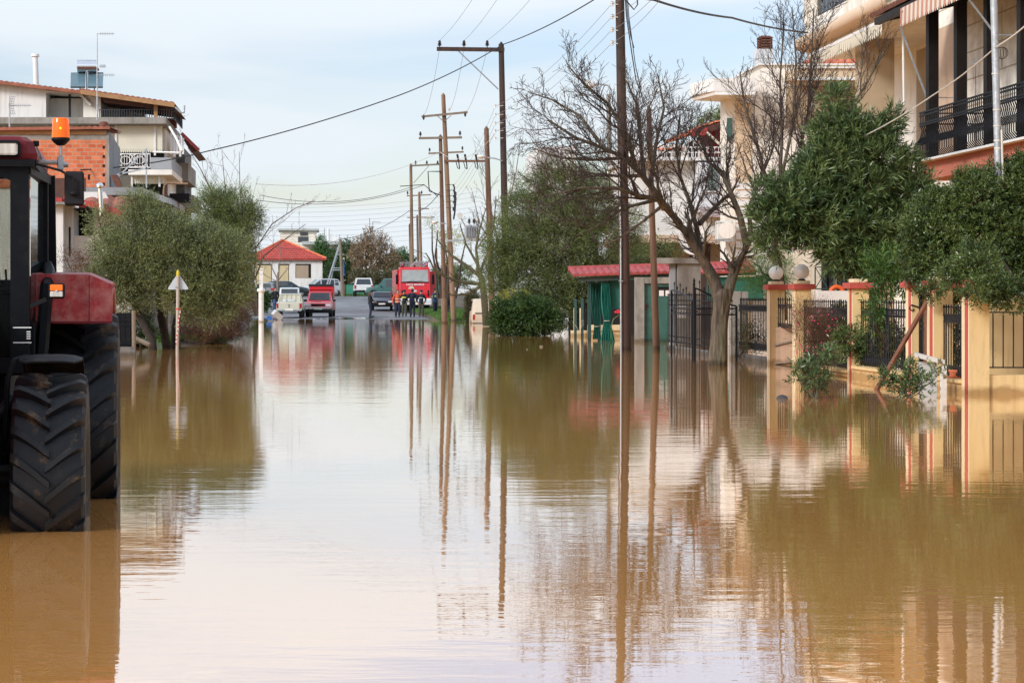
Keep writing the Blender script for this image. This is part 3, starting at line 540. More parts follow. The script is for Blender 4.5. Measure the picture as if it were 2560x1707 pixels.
b3 = MB(); b3.lathe([(.012, 2.635), (.012, 2.68), (.03, 2.69), (.028, 2.735), (.001, 2.74)], (bx, by, 0), 'z', 16); b3.build('beacon_reflector', MT['chrome'], bo)
b4 = MB(); b4.ball((bx, by-.034, 2.70), .008, 6); b4.build('bulb', emit(mat('lit_bulb', (1, .7, .2), .3), (1, .6, .1), 14), bo)
# second lamp bracket at roof corner
hb = MB(); hb.tube([(TX+.585, 14.86, 2.45), (TX+.60, 14.86, 2.53), (TX+.585, 14.86, 2.565)], .010, 8); hb.bbox(TX+.53, TX+.58, 14.84, 14.88, 2.545, 2.585, .006); hb.bbox(TX+.60, TX+.645, 14.84, 14.88, 2.56, 2.60, .006); hb.build('lamp_bracket', MT['black_paint'], tr)
# bonnet, axle, chassis
hd = MB(); hd.loft([[(TX-w_, y, z0), (TX+w_, y, z0), (TX+w_, y, z1-.08), (TX+w_-.1, y, z1), (TX-w_+.1, y, z1), (TX-w_, y, z1-.08)] for y, w_, z0, z1 in [(12.75, .26, .62, 1.12), (12.85, .30, .55, 1.22), (14.70, .36, .55, 1.42)]], True, True); hd.build('bonnet', MT['red_tractor'], tr)
g = MB()
for k in range(8): g.box(TX-.22, TX+.22, 12.735, 12.752, .66+k*.055, .69+k*.055)
g.build('grille', MT['black_paint'], tr)
ax = MB(); ax.tube([(TX-.72, 13.8, .32), (TX-.3, 13.78, .28), (TX, 13.76, .30), (TX+.3, 13.78, .28), (TX+.72, 13.8, .32)], .07, 10); ax.box(TX-.25, TX+.25, 12.9, 15.4, .15, .58)
ax.cyl((TX+.25, 13.62, .36), (TX+.62, 13.66, .36), .035, n=10); ax.ball((TX+.62, 13.80, .31), .13, 8); ax.box(TX+.30, TX+.56, 14.2, 15.1, .35, .72); ax.box(TX-.56, TX-.30, 14.2, 15.1, .35, .72); ax.cyl((TX-.8, 16.02, .5), (TX+.8, 16.02, .5), .12, n=14); ax.box(TX-.4, TX+.4, 15.2, 16.6, .3, .95)
ax.cyl((TX+.36, 13.95, .62), (TX+.50, 14.2, .78), .05, n=10); ax.tube([(TX+.3, 13.9, .5), (TX+.42, 13.7, .6), (TX+.4, 13.6, .75), (TX+.3, 13.7, .85)], .014, 6); ax.tube([(TX+.36, 13.9, .44), (TX+.5, 13.75, .45), (TX+.44, 13.62, .62)], .012, 6)
ax.box(TX+.15, TX+.66, 14.3, 14.95, -.10, .34); ax.build('chassis', MT['black_paint'], tr)
ip = MB(); [ip.box(min(TX+s*.50, TX+s*.57), max(TX+s*.50, TX+s*.57), 15.2, 16.2, .9, 1.64) for s in (-1, 1)]; ip.box(TX-.56, TX+.56, 16.16, 16.2, 1.28, 1.62); ip.build('wheel_housing', MT['cab_black'], tr)
ip = MB(); ip.bbox(TX+.28, TX+.49, 15.3, 16.0, .96, 1.50, .03); [ip.cyl((TX+.33+k*.05, 15.45, 1.48), (TX+.32+k*.05, 15.40, 1.66+.03*k), .009, n=6) for k in range(3)]; ip.bbox(TX+.32, TX+.48, 15.25, 15.5, 1.52, 1.56, .01); ip.bbox(TX+.18, TX+.30, 14.95, 15.0, 1.55, 1.85, .02); ip.tube([(TX+.24, 14.97, 1.55), (TX+.24, 15.0, 1.2), (TX+.1, 15.0, 1.0)], .015, 6); ip.build('console', MT['darkgrey'], tr)
stp = MB()
for k in range(3): stp.box(TX+.50, TX+.68, 14.95, 15.15, .10+k*.27, .13+k*.27)
stp.bar((TX+.60, 14.93, .05), (TX+.60, 14.93, .95), .03); stp.bar((TX+.60, 15.17, .05), (TX+.60, 15.17, .95), .03); stp.build('steps', MT['black_paint'], tr)
st = MB(); st.bbox(TX-.25, TX+.25, 15.35, 15.85, 1.10, 1.28, .04); st.bbox(TX-.24, TX+.24, 15.78, 15.92, 1.28, 1.80, .04); st.build('seat', MT['darkgrey'], tr)
sw = MB(); sw.tube([(TX, 15.0, 1.0), (TX, 15.12, 1.48)], .03, 8); sw.tube([(TX+.2*math.cos(a/16*6.283), 15.12+.06*math.sin(a/16*6.283), 1.50+.17*math.sin(a/16*6.283)) for a in range(17)], .014, 8); sw.bbox(TX-.3, TX+.3, 14.85, 15.0, .96, 1.32, .04); sw.build('steering_wheel', MT['cab_black'], tr)
wp = MB(); wp.tube([(TX+.20, cy0+.02, 2.33), (TX+.18, cy0+.015, 1.98), (TX+.24, cy0+.015, 1.75)], .007, 5); wp.build('wiper', MT['black_paint'], tr)
dc = MB(); dc.box(TX+.47, TX+.598, cy0-.004, cy0-.0005, 1.268, 1.276); dc.box(TX+.47, TX+.598, cy0-.004, cy0-.0005, 1.162, 1.170)
for k in range(4): dc.box(TX+.565, TX+.592, cy0-.004, cy0-.0005, 1.19+k*.016, 1.198+k*.016)
dc.build('decal', MT['white_paint'], tr)

tr.rotation_euler = (0, 0, R(4.5)); tr.location.y -= .08
# ---------------------------------------------------------------- architecture helpers
def tiled(name, m, parent, A, B, C, D, pitch=.22, amp=.035, thick=.05, rows=None, label=None):
    """ribbed tile roof: eave A-B, ridge D-C (A below D).  ribs run from eave to ridge"""
    A, B, C, D = [np.array(p, float) for p in (A, B, C, D)]; nrm = np.cross(B-A, D-A); nrm /= np.linalg.norm(nrm)
    if nrm[2] < 0: nrm = -nrm
    n = max(2, int(np.linalg.norm(B-A)/pitch))*6; rows = rows or max(1, int(np.linalg.norm(D-A)/.36)); mb = MB(); rr = []
    for j in range(rows*2+1):
        k = (j+1)//2 if j else 0; v = min(1, k/rows); step = (.0 if j % 2 == 0 else .03) if j else .03
        rr.append([(A+(B-A)*i/n)*(1-v)+(D+(C-D)*i/n)*v+nrm*(amp*abs(math.sin(math.pi*i/6))+step) for i in range(n+1)])
    mb.loft(rr, closed=False, smooth=False)
    mb.loft([rr[0], [p-nrm*thick-nrm*(amp*abs(math.sin(math.pi*i/6))) for i, p in enumerate(rr[0])]], closed=False)
    a, b, c, d = [q-nrm*thick*.5 for q in (A, B, C, D)]; mb.quad(a, b, c, d)
    return mb.build(name, m, parent, label)
def win(parent, x0, x1, z0, z1, y, shut=None, blind=False, frame='white_paint', sill=True, mull=1, depth=.12, face=-1, name='window'):
    """window in a wall facing -Y at plane y"""
    f = MB(); t = .06
    f.box(x0-t, x0, y-.03, y+depth, z0-t, z1+t); f.box(x1, x1+t, y-.03, y+depth, z0-t, z1+t); f.box(x0, x1, y-.03, y+depth, z1, z1+t); f.box(x0, x1, y-.03, y+depth, z0-t, z0)
    for k in range(mull): xm = x0+(x1-x0)*(k+1)/(mull+1); f.box(xm-.02, xm+.02, y+.0, y+.03, z0, z1)
    if sill: f.box(x0-.12, x1+.12, y-.09, y-.031, z0-.1, z0-.05)
    fo = f.build(name, MT[frame], parent); g = MB(); g.box(x0, x1, y+.034, y+.05, z0, z1); g.build('pane', MT['grey_blind'] if blind else MT['window'], fo)
    if shut:
        s = MB(); w_ = (x1-x0)/2
        for a, b in ((x0-w_-.02, x0-.07), (x1+.07, x1+w_+.02)):
            s.box(a, b, y-.06, y-.033, z0, z1)
            for k in range(int((z1-z0)/.09)): s.box(a+.03, b-.03, y-.068, y-.0605, z0+.03+k*.09, z0+.07+k*.09)
        s.build('shutter', MT[shut], fo)
    return fo
def win_x(parent, y0, y1, z0, z1, x, blind=False, frame='white_paint', mull=1, name='window'):
    """window in a wall facing -X at plane x"""
    f = MB(); t = .06
    f.box(x-.03, x+.1, y0-t, y0, z0-t, z1+t); f.box(x-.03, x+.1, y1, y1+t, z0-t, z1+t); f.box(x-.03, x+.1, y0, y1, z1, z1+t); f.box(x-.03, x+.1, y0, y1, z0-t, z0)
    for k in range(mull): ym = y0+(y1-y0)*(k+1)/(mull+1); f.box(x, x+.03, ym-.02, ym+.02, z0, z1)
    fo = f.build(name, MT[frame], parent); g = MB(); g.box(x+.034, x+.05, y0, y1, z0, z1); g.build('pane', MT['grey_blind'] if blind else MT['window'], fo); return fo
def rail(mb, p, q, z0, z1, n, r=.010, rails=(0, 1), tips=0, rr=.018):
    """straight railing between plan points p, q"""
    p = np.array(p, float); q = np.array(q, float); 
    for k in range(n+1):
        c = p+(q-p)*k/n; mb.cyl((c[0], c[1], z0), (c[0], c[1], z1+tips*.55), r, n=5)
        if tips: mb.tube([(c[0], c[1], z1+tips*.45), (c[0], c[1], z1+tips*.62), (c[0], c[1], z1+tips)], [r, r*2, .002], 5)
    for f in rails: z = z0+(z1-z0)*f; mb.bar((*p, z), (*q, z), rr*1.3, rr*1.6)

# ---------------------------------------------------------------- left side houses
# far apartment block with roof terraces
YA = 86.0; ap = thing('apartment_building', 'tall white apartment block with tiled roof, timber pergola and stacked balconies on the left', 'building', (X_(150, YA), YA, 0))
x0 = X_(-220, YA); xk = X_(430, YA); D2 = 10
m = MB(); xw = X_(115, YA); m.add([(x0, YA, Z_(300, YA)), (xw, YA, Z_(300, YA)), (xw, YA, Z_(222, YA)), (x0, YA, Z_(172, YA)), (x0, YA+D2, Z_(300, YA)), (xw, YA+D2, Z_(300, YA)), (xw, YA+D2, Z_(222, YA)), (x0, YA+D2, Z_(172, YA))], [(0, 1, 2, 3), (4, 7, 6, 5), (1, 5, 6, 2), (0, 3, 7, 4), (3, 2, 6, 7)])
m.box(x0, X_(300, YA+2.2), YA+2.2, YA+D2-.01, -.4, Z_(232, YA+2)); m.build('wall', MT['white_wall'], ap)
m = MB(); m.box(xw+.003, X_(250, YA+1.2), YA+1.2, YA+2.19, Z_(303, YA), Z_(240, YA)); m.build('recess_wall', MT['white_wall'], ap)
m = MB(); m.box(X_(173, YA)-.04, X_(173, YA)+.05, YA+.1, YA+.2, Z_(300, YA), Z_(232, YA)); m.build('post', MT['darkgrey'], ap)
m = MB(); m.add([P(115, 226, YA), P(200, 232, YA), P(228, 262, YA), P(224, 264, YA), P(196, 237, YA), P(115, 231, YA)]+[P(115, 226, YA)+Vector((0, 2, 0)), P(200, 232, YA)+Vector((0, 2, 0)), P(228, 262, YA)+Vector((0, 2, 0)), P(224, 264, YA)+Vector((0, 2, 0)), P(196, 237, YA)+Vector((0, 2, 0)), P(115, 231, YA)+Vector((0, 2, 0))], [(0, 1, 2, 3, 4, 5), (11, 10, 9, 8, 7, 6)]+[(i, (i+1) % 6, (i+1) % 6+6, i+6) for i in range(6)]); m.build('soffit', MT['white_wall'], ap)
tiled('roof', MT['tile'], ap, (X_(-230, YA), YA-.5, Z_(176, YA-.5)), (X_(205, YA), YA-.5, Z_(229, YA-.5)), (X_(205, YA), YA+5, Z_(223, YA-.5)), (X_(-230, YA), YA+5, Z_(170, YA-.5)), thick=.12)
tiled('pergola_roof', MT['tile'], ap, (X_(205, YA), YA-.6, Z_(228, YA)), (X_(438, YA), YA-.6, Z_(262, YA)), (X_(438, YA), YA+4.5, Z_(260, YA)), (X_(205, YA), YA+4.5, Z_(226, YA)), thick=.06)
m = MB(); m.bar((X_(205, YA), YA-.62, Z_(234, YA)), (X_(439, YA), YA-.62, Z_(267, YA)), .06, .17); m.box(X_(390, YA)-.08, X_(390, YA)+.08, YA-.2, YA, Z_(296, YA), Z_(262, YA)); m.build('fascia', MT['orange_wood'], ap)
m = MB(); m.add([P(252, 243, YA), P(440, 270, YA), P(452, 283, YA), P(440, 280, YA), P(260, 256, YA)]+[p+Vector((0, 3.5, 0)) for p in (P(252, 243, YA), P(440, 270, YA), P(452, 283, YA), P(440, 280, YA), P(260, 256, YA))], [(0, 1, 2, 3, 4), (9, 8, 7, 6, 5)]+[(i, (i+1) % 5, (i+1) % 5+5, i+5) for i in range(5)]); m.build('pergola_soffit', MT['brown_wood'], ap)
m = MB(); m.tube([P(438, 268, YA-.6), P(452, 282, YA-.6), P(460, 282, YA-.6), P(461, 264, YA-.6)], .045, 6); m.build('gutter', MT['galv'], ap)
m = MB(); m.box(X_(206, YA), X_(250, YA), YA+.3, YA+2.1, Z_(300, YA), Z_(236, YA)); m.build('terrace_wall', MT['cream_light'], ap); m = MB(); m.box(X_(250, YA), X_(345, YA), YA+3.2, YA+4, Z_(300, YA), Z_(262, YA)); m.build('terrace_wall', MT['cream_light'], ap)
m = MB(); m.box(X_(300, YA), X_(425, YA), YA+3.8, YA+4.4, Z_(300, YA), Z_(276, YA)); m.build('terrace_panel', mat('dull_red', (.20, .07, .06), .8), ap)
m = MB(); rail(m, (X_(250, YA), YA-.1), (X_(436, YA), YA-.1), Z_(298, YA), Z_(274, YA), 30, .02, (0, .97)); rail(m, (X_(436, YA), YA-.1), (X_(436, YA), YA+5), Z_(298, YA), Z_(274, YA), 12, .02, (0, .97)); m.build('terrace_railing', MT['iron_blue'], ap)
m = MB(); xs = X_(419, YA); m.box(x0, xs, YA-.9, YA+8, Z_(314, YA), Z_(298, YA)); m.build('terrace_slab', MT['concrete'], ap)
m = MB(); m.box(x0, X_(408, YA), YA+1.4, YA+D2, Z_(480, YA), Z_(314.4, YA)); m.box(X_(183, YA), X_(296, YA), YA+.2, YA+1.39, Z_(480, YA), Z_(316, YA)); m.build('upper_wall', MT['cream_light'], ap)
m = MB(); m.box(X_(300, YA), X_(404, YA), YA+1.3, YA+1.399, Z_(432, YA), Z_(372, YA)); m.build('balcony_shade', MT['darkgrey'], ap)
def awn(parent, xa, xb, za, zb, y, n=14):
    m = MB(); m.box(xa, xb, y-.02, y, zb, za); w_ = (xb-xa)/n
    for k in range(n): m.add([(xa+w_*k, y-.01, zb), (xa+w_*(k+1), y-.01, zb), (xa+w_*(k+.85), y-.01, zb-.10), (xa+w_*(k+.5), y-.01, zb-.14), (xa+w_*(k+.15), y-.01, zb-.10)], [(0, 1, 2, 3, 4)])
    a = m.build('awning', MT['awning'], parent); m = MB()
    for xx in (xa+(xb-xa)*.0, xa+(xb-xa)*.84): m.box(xx-.04, xx+.04, y-.07, y-.021, zb-.25, za)
    m.build('awning_post', MT['white_paint'], a); return a
awn(ap, X_(290, YA-.3), X_(406, YA-.3), Z_(315, YA-.3), Z_(374, YA-.3), YA-.3, 22)
m = MB(); rail(m, (X_(302, YA), YA-.7), (X_(379, YA), YA-.7), Z_(421, YA), Z_(388, YA), 12, .014, (0, 1), rr=.03)
for cx in (318, 352): 
    for rr_ in (.34, .2): m.tube([(X_(cx, YA)+rr_*math.cos(a*.393), YA-.72, Z_(404, YA)+rr_*.8*math.sin(a*.393)) for a in range(17)], .018, 5)
m.build('wrought_railing', MT['white_paint'], ap)
m = MB(); m.box(X_(380, YA), X_(432, YA), YA-.75, YA-.65, Z_(426, YA), Z_(397, YA)); m.box(X_(432, YA)-.1, X_(432, YA), YA-.65, YA+6, Z_(426, YA), Z_(397, YA)); m.build('balcony_panel', mat('balcony_grey', (.33, .35, .37), .8, var=.06), ap)
m = MB(); m.box(X_(325, YA), X_(433, YA), YA-.8, YA+6, Z_(440, YA), Z_(427, YA)); m.build('balcony_slab', MT['cream_light'], ap)
awn(ap, X_(330, YA-.3), X_(412, YA-.3), Z_(441, YA-.3), Z_(452, YA-.3), YA-.3, 14)
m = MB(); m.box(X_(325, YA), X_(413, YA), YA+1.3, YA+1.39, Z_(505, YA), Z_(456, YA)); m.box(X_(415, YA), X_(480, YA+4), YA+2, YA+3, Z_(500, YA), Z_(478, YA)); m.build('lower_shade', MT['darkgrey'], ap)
m = MB(); m.box(X_(330, YA), X_(436, YA), YA-.7, YA+7, Z_(516, YA), Z_(500, YA)); m.build('lower_slab', MT['concrete'], ap)
m = MB(); m.box(X_(434, YA+6), X_(470, YA+6), YA+6, YA+12, Z_(452, YA+6), Z_(408, YA+6)); m.box(X_(440, YA+7), X_(484, YA+7), YA+7, YA+13, Z_(520, YA+7), Z_(488, YA+7)); m.build('rear_balcony', MT['concrete'], ap)
m = MB(); m.box(X_(410, YA+8), X_(462, YA+8), YA+8, YA+13, -.4, Z_(372, YA+8)); m.build('rear_wall', MT['concrete_dark'], ap)
m = MB(); m.tube([P(424, 318, YA-.8), P(440, 345, YA-1.4), P(455, 378, YA-2)], .05, 6); m.tube([P(384, 380, YA-.8), P(450, 382, YA-1.2)], .04, 6); m.build('awning_arm', MT['white_paint'], ap)
m = MB(); 
for k in range(5): m.box(X_(425, YA)+.12*k, X_(425, YA)+.12*k+.09, YA+.2, YA+.22, Z_(385, YA)-.1*(k % 2), Z_(330, YA)-.06*k)
m.build('laundry', MT['white_paint'], ap)
tiled('side_roof', MT['tile_red'], ap, P(455, 350, YA+1), P(455, 350, YA+1)+Vector((0, 8, 0)), P(495, 375, YA+9), P(497, 381, YA+1), thick=.2) if False else None
m = MB(); a, b, c = P(454, 336, YA+2), P(497, 377, YA+2), P(478, 381, YA+2); d = P(456, 346, YA+2)
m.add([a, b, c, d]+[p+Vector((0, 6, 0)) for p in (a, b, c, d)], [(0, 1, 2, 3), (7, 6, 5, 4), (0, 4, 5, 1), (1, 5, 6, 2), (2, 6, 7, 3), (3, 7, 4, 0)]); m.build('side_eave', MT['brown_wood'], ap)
m = MB(); m.bar(P(454, 334, YA+1.9), P(497, 376, YA+1.9), .2, .14); m.build('eave_tiles', MT['tile_red'], ap)
# things on its roof
sh = thing('solar_water_heater', 'solar water heater with blue-grey panels and horizontal tank on the tiled roof', 'water heater', (X_(215, YA+2), YA+2, Z_(228, YA+2)))
ys_ = YA+2
for a, b in ((176, 213), (219, 257)):
    m = MB(); m.add([P(a, 217, ys_-.6), P(b, 217, ys_-.6), P(b+1, 181, ys_+.6), P(a+1, 182, ys_+.6)]+[p+Vector((0, .06, -.06)) for p in (P(a, 217, ys_-.6), P(b, 217, ys_-.6), P(b+1, 181, ys_+.6), P(a+1, 182, ys_+.6))], [(0, 1, 2, 3), (7, 6, 5, 4), (0, 4, 5, 1), (1, 5, 6, 2), (2, 6, 7, 3), (3, 7, 4, 0)]); m.build('collector_panel', MT['solar'], sh)
m = MB(); m.cyl(P(194, 166, ys_+.5), P(242, 166, ys_+.5), .27, n=18); tk = m.build('tank', MT['chrome'], sh)
m = MB(); m.box(X_(193, ys_), X_(243, ys_), ys_+.2, ys_+.8, Z_(175, ys_+.5)-.02, Z_(171, ys_+.5)); m.build('tank_cradle', MT['brown_wood'], tk)
m = MB()
for xx in (200, 217, 236): m.bar(P(xx, 174, ys_+.8), P(xx, 232, ys_+.8), .05); m.bar(P(xx, 214, ys_+.0), P(xx, 232, ys_+.0), .04)
m.build('stand', MT['galv'], sh)
for (xx, y0_, y1_, lab, els) in ((243, 85, 300, 'tall slim aerial mast rising in front of the solar water heater', ((85, 243, 286), (188, 240, 287), (166, 247, 265))), (24, 240, 345, 'short mesh aerial in front of the white top floor', ((264, 24, 78),))):
    Yx = YA-1.5 if xx > 100 else 71.0
    t = thing('tv_aerial', lab, 'aerial', (X_(xx, Yx), Yx, Z_(y1_, Yx)), 'roof aerials on the left')
    m = MB(); m.cyl(P(xx, y1_, Yx), P(xx, y0_, Yx), .035, .018, 6); m.build('mast', MT['galv'], t)
    m = MB()
    for ye, xa, xb in els:
        m.cyl(P(xa, ye, Yx), P(xb, ye, Yx), .015, n=5)
        for k in range(8): xx_ = xa+(xb-xa)*(.2+k*.1); m.cyl(P(xx_, ye-4, Yx), P(xx_, ye+4, Yx), .008, n=4)
    if xx < 100:
        for dz in range(-22, 24, 6): m.tube([P(24+abs(dz)*.25-2, 264+dz, Yx-.2), P(34+abs(dz)*.12, 264+dz, Yx)], .008, 4)
        for sx in (0, 5, 10): m.tube([P(22+sx+abs(dz)*.25, 264+dz, Yx-.1) for dz in range(-24, 25, 8)], .007, 4)
    m.build('antenna', MT['galv'], t)
fl = MB(); fl.cyl(P(91, 225, YA+3), P(88, 140, YA+3), .12, n=10); fl.cyl(P(88, 142, YA+3), P(88, 136, YA+3), .19, .17, 10); props(fl.build('flue_pipe', MT['white_paint']), 'tall pale flue pipe standing behind the white roof ridge', 'chimney pipe')
# bare brick building
YB = 70.0; bb = thing('brick_building', 'unfinished orange clay-block building with tiled edge and grey rendered side', 'building', (X_(130, YB), YB, -.3))
xl = X_(-160, YB); xr = X_(266, YB)
m = MB(); m.box(xl, xr, YB, YB+3.6, Z_(468, YB), Z_(349, YB)); m.build('brick_wall', MT['brick'], bb)
m = MB(); m.box(xl, xr, YB-.004, YB+3.6, Z_(349, YB)+.001, Z_(337, YB)); m.box(xr-.001, xr+.1, YB-.01, YB+.02, Z_(472, YB), Z_(333, YB)); m.build('ring_beam', MT['concrete'], bb)
m = MB(); m.box(xl, xr, YB-.05, YB+.1, Z_(337, YB)+.001, Z_(327, YB)); m.build('wood_plate', MT['orange_wood'], bb)
m = MB(); m.add([(xr+.003, YB+.02, Z_(473, YB)), (xr+.003, YB+3.6, Z_(473, YB)), (xr+.003, YB+3.6, Z_(352, YB)), (xr+.003, YB+.02, Z_(330, YB)), (xr+.12, YB+.02, Z_(473, YB)), (xr+.12, YB+3.6, Z_(473, YB)), (xr+.12, YB+3.6, Z_(352, YB)), (xr+.12, YB+.02, Z_(330, YB))], [(0, 1, 2, 3), (4, 7, 6, 5), (0, 4, 5, 1), (1, 5, 6, 2), (2, 6, 7, 3), (3, 7, 4, 0)]); m.build('side_wall', MT['grey_render'], bb)
tiled('roof', MT['tile'], bb, (xl, YB-.25, Z_(326, YB)), (xr+.15, YB-.25, Z_(321, YB)), (xr+.15, YB+3.8, Z_(356, YB+3.8)+.35), (xl, YB+3.8, Z_(356, YB+3.8)+.35), pitch=.2, thick=.08)
m = MB()
for k in range(6): m = MB(); m.box(xr-.13, xr-.05, YB-.006, YB+.01, Z_(365+k*23, YB)-.1, Z_(365+k*23, YB)); m.build('block_hole', MT['dark'], bb)
m = MB(); m.box(X_(222, YB)-.03, X_(222, YB)+.04, YB-.006, YB+.01, Z_(450, YB), Z_(436, YB)); m.build('block_hole', MT['dark'], bb)
m = MB(); m.box(X_(200, YB), X_(358, YB), YB-.4, YB+5, Z_(489, YB), Z_(470, YB)); m.add([P(358, 470, YB-.4), P(425, 497, YB-.4), P(431, 512, YB-.4), P(358, 489, YB-.4)]+[p+Vector((0, 3, 0)) for p in (P(358, 470, YB-.4), P(425, 497, YB-.4), P(431, 512, YB-.4), P(358, 489, YB-.4))], [(0, 1, 2, 3), (7, 6, 5, 4), (0, 4, 5, 1), (1, 5, 6, 2), (2, 6, 7, 3), (3, 7, 4, 0)]); m.build('balcony_slab', MT['grey_render'], bb)
m = MB(); m.box(X_(275, YB), X_(420, YB), YB+1.5, YB+4.6, -.4, Z_(489, YB)-.01); m.build('lower_wall', MT['concrete_dark'], bb)
m = MB(); m.box(xl, X_(262, YB), YB+.1, YB+4, -.4, Z_(468, YB)-.01); m.build('ground_floor', MT['white_wall'], bb)
m = MB(); m.cyl(P(259, 328, YB+.6), P(259, 320, YB+.6), .18, n=14); m.lathe([(.08, 0), (.15, .05), (.16, .12), (.14, .19), (.05, .22), (.001, .22)], tuple(P(259, 320, YB+.6)), 'z', 16); m.build('chimney_pot', MT['tile_brown'], bb)
m = MB(); m.bar(P(292, 445, YB-.1), P(365, 375, YB-.1), .05); m.bar(P(292, 437, YB-.1), P(375, 419, YB-.1), .05); m.bar(P(366, 470, YB-.1), P(366, 370, YB-.1), .05); m.build('clothes_frame', MT['galv'], bb)
m = MB(); 
for k in range(9): a = P(279+k*1.5, 441+k*3.4, YB-.2); m.box(a.x-.02, a.x+.18, a.y, a.y+.5, a.z, a.z+.05)
m.build('stacked_tiles', MT['tile_brown'], bb)
# old low white house with red tiled roof, half ruined
YO = 63.0; oh = thing('old_house', 'derelict white plaster shed with red tiled roof and dark open window', 'building', (X_(170, YO), YO, -.2))
m = MB(); m.box(X_(60, YO), X_(158, YO), YO, YO+2.5, -.4, Z_(513, YO)); m.box(X_(158, YO)+.001, X_(178, YO), YO+.6, YO+2.5, -.4, Z_(513, YO)); m.build('wall', MT['white_wall'], oh)
m = MB(); m.box(X_(178, YO)+.001, X_(330, YO), YO+.65, YO+2.6, -.4, Z_(588, YO)); m.box(X_(228, YO), X_(330, YO), YO+.66, YO+.9, Z_(588, YO), Z_(522, YO)); m.build('ruined_wall', MT['old_wall'], oh)
m = MB(); m.box(X_(178, YO)+.001, X_(229, YO), YO+2.0, YO+2.1, Z_(590, YO), Z_(508, YO)); m.box(X_(166, YO), X_(171, YO), YO+.59, YO+.62, Z_(640, YO), Z_(566, YO)); m.box(X_(178, YO)+.001, X_(229, YO), YO+.7, YO+2, Z_(522, YO), Z_(519, YO)); m.build('dark_opening', MT['dark'], oh)
m = MB(); m.box(X_(60, YO), X_(232, YO), YO-.35, YO+.9, Z_(513, YO)+.005, Z_(506, YO)); m.build('eave_slab', MT['concrete'], oh)
m = MB(); m.box(X_(60, YO), X_(158, YO), YO-.3, YO+.2, Z_(506, YO)+.001, Z_(496, YO)); m.bar(P(158, 499, YO-.1), P(215, 511, YO-.1), .08, .22); m.bar(P(215, 508, YO-.4), P(312, 536, YO-.4), .06, .16); m.bar(P(311, 533, YO-.35), P(331, 498, YO+1.2), .06, .14); m.build('fascia', MT['red_fascia'], oh)
tiled('roof', MT['tile'], oh, P(216, 506, YO-.4), P(310, 531, YO-.4), P(322, 498, YO+1.6), P(212, 494, YO+1.6), pitch=.34, amp=.07)
tiled('rear_roof', MT['tile'], oh, P(312, 535, YO+1.2), P(352, 538, YO+1.2), P(350, 508, YO+3), P(326, 508, YO+3), pitch=.34, amp=.07)
m = MB(); m.loft([[P(205, 480, YO+1)+Vector((0, 0, 0)), P(262, 480, YO+1), P(262, 480, YO+2), P(205, 480, YO+2)], [P(205, 500, YO+1), P(273, 500, YO+1), P(273, 500, YO+2), P(205, 500, YO+2)]], True, True); m.build('white_parapet', MT['white_wall'], oh)
m = MB(); m.box(X_(120, YO+3), X_(215, YO+3), YO+2.9, YO+3, Z_(505, YO+3), Z_(446, YO+3)); m.build('timber_lean_to', MT['brown_wood'], oh)
fp = thing('metal_flue', 'shiny metal flue pipe with domed cowl above the old red roof', 'chimney pipe', tuple(P(252, 535, YO-.6))); m = MB(); m.cyl(P(254, 540, YO-.6), P(249, 466, YO-.6), .075, n=12); m.build('pipe', MT['chrome'], fp); m = MB(); m.ball(tuple(P(249, 465, YO-.6)), .115, 8, (1, 1, .9)); m.build('cowl', MT['chrome'], fp)
# black sheet fence and fallen post beside the olive
bf = thing('metal_fence', 'black sheet metal fence with timber post on a low wall left of the olive trees', 'fence', (X_(300, 51), 51, -.1)); YF = 51.0
m = MB(); m.box(X_(-60, YF), X_(331, YF), YF, YF+.03, Z_(866, YF), Z_(782, YF)); 
for k in range(29): xx = X_(-55+k*13.5, YF); m.box(xx, xx+.03, YF-.015, YF-.001, Z_(866, YF), Z_(782, YF))
for y_ in (800, 812, 858): m.box(X_(-60, YF), X_(331, YF), YF-.03, YF-.016, Z_(y_, YF)-.02, Z_(y_, YF)+.02)
m.build('panel', MT['black_paint'], bf)
m = MB(); m.cyl(P(335, 890, YF-.05), P(334, 776, YF-.05), .05, n=8); m.build('post', MT['wood_grey'], bf)
m = MB(); m.box(X_(-80, YF), X_(338, YF), YF-.1, YF+.15, -.4, Z_(867, YF)); m.build('plinth', MT['concrete_dark'], bf)
m = MB(); m.tube([P(331, 842, 52.5), P(374, 862, 52.3)], .055, 8); props(m.build('fallen_post', MT['wood_grey']), 'fallen grey timber post leaning down to the water beside the olive trunk', 'post')

# ---------------------------------------------------------------- far centre houses
YH = 212.0; hh = thing('tiled_house', 'small white house with red hipped tile roof and boarded openings', 'house', (X_(712, YH), YH, 1.4))
hx0, hx1 = X_(628, YH), X_(806, YH); zt = Z_(645, YH)
m = MB(); m.box(hx0, hx1, YH, YH+7, 1.3, zt); m.build('wall', MT['white_wall'], hh)
ex0, ex1 = X_(618, YH), X_(816, YH); pk0 = (X_(705, YH), YH+3.6, Z_(597, YH)); 
tl = MB(); e = [(ex0, YH-.4, zt-.03), (ex1, YH-.4, zt-.03), (ex1, YH+7.4, zt-.03), (ex0, YH+7.4, zt-.03)]; tl.add(e+[pk0], [(0, 1, 4), (1, 2, 4), (2, 3, 4), (3, 0, 4)]); tl.loft([e, [(x, y, z-.18) for x, y, z in e]], False, True); ro_ = tl.build('roof', MT['hiptile'], hh)
m = MB(); 
for q in (e[0], e[1]): m.cyl(q, pk0, .10, n=6)
m.build('hip_ridge', MT['tile_bright'], ro_)
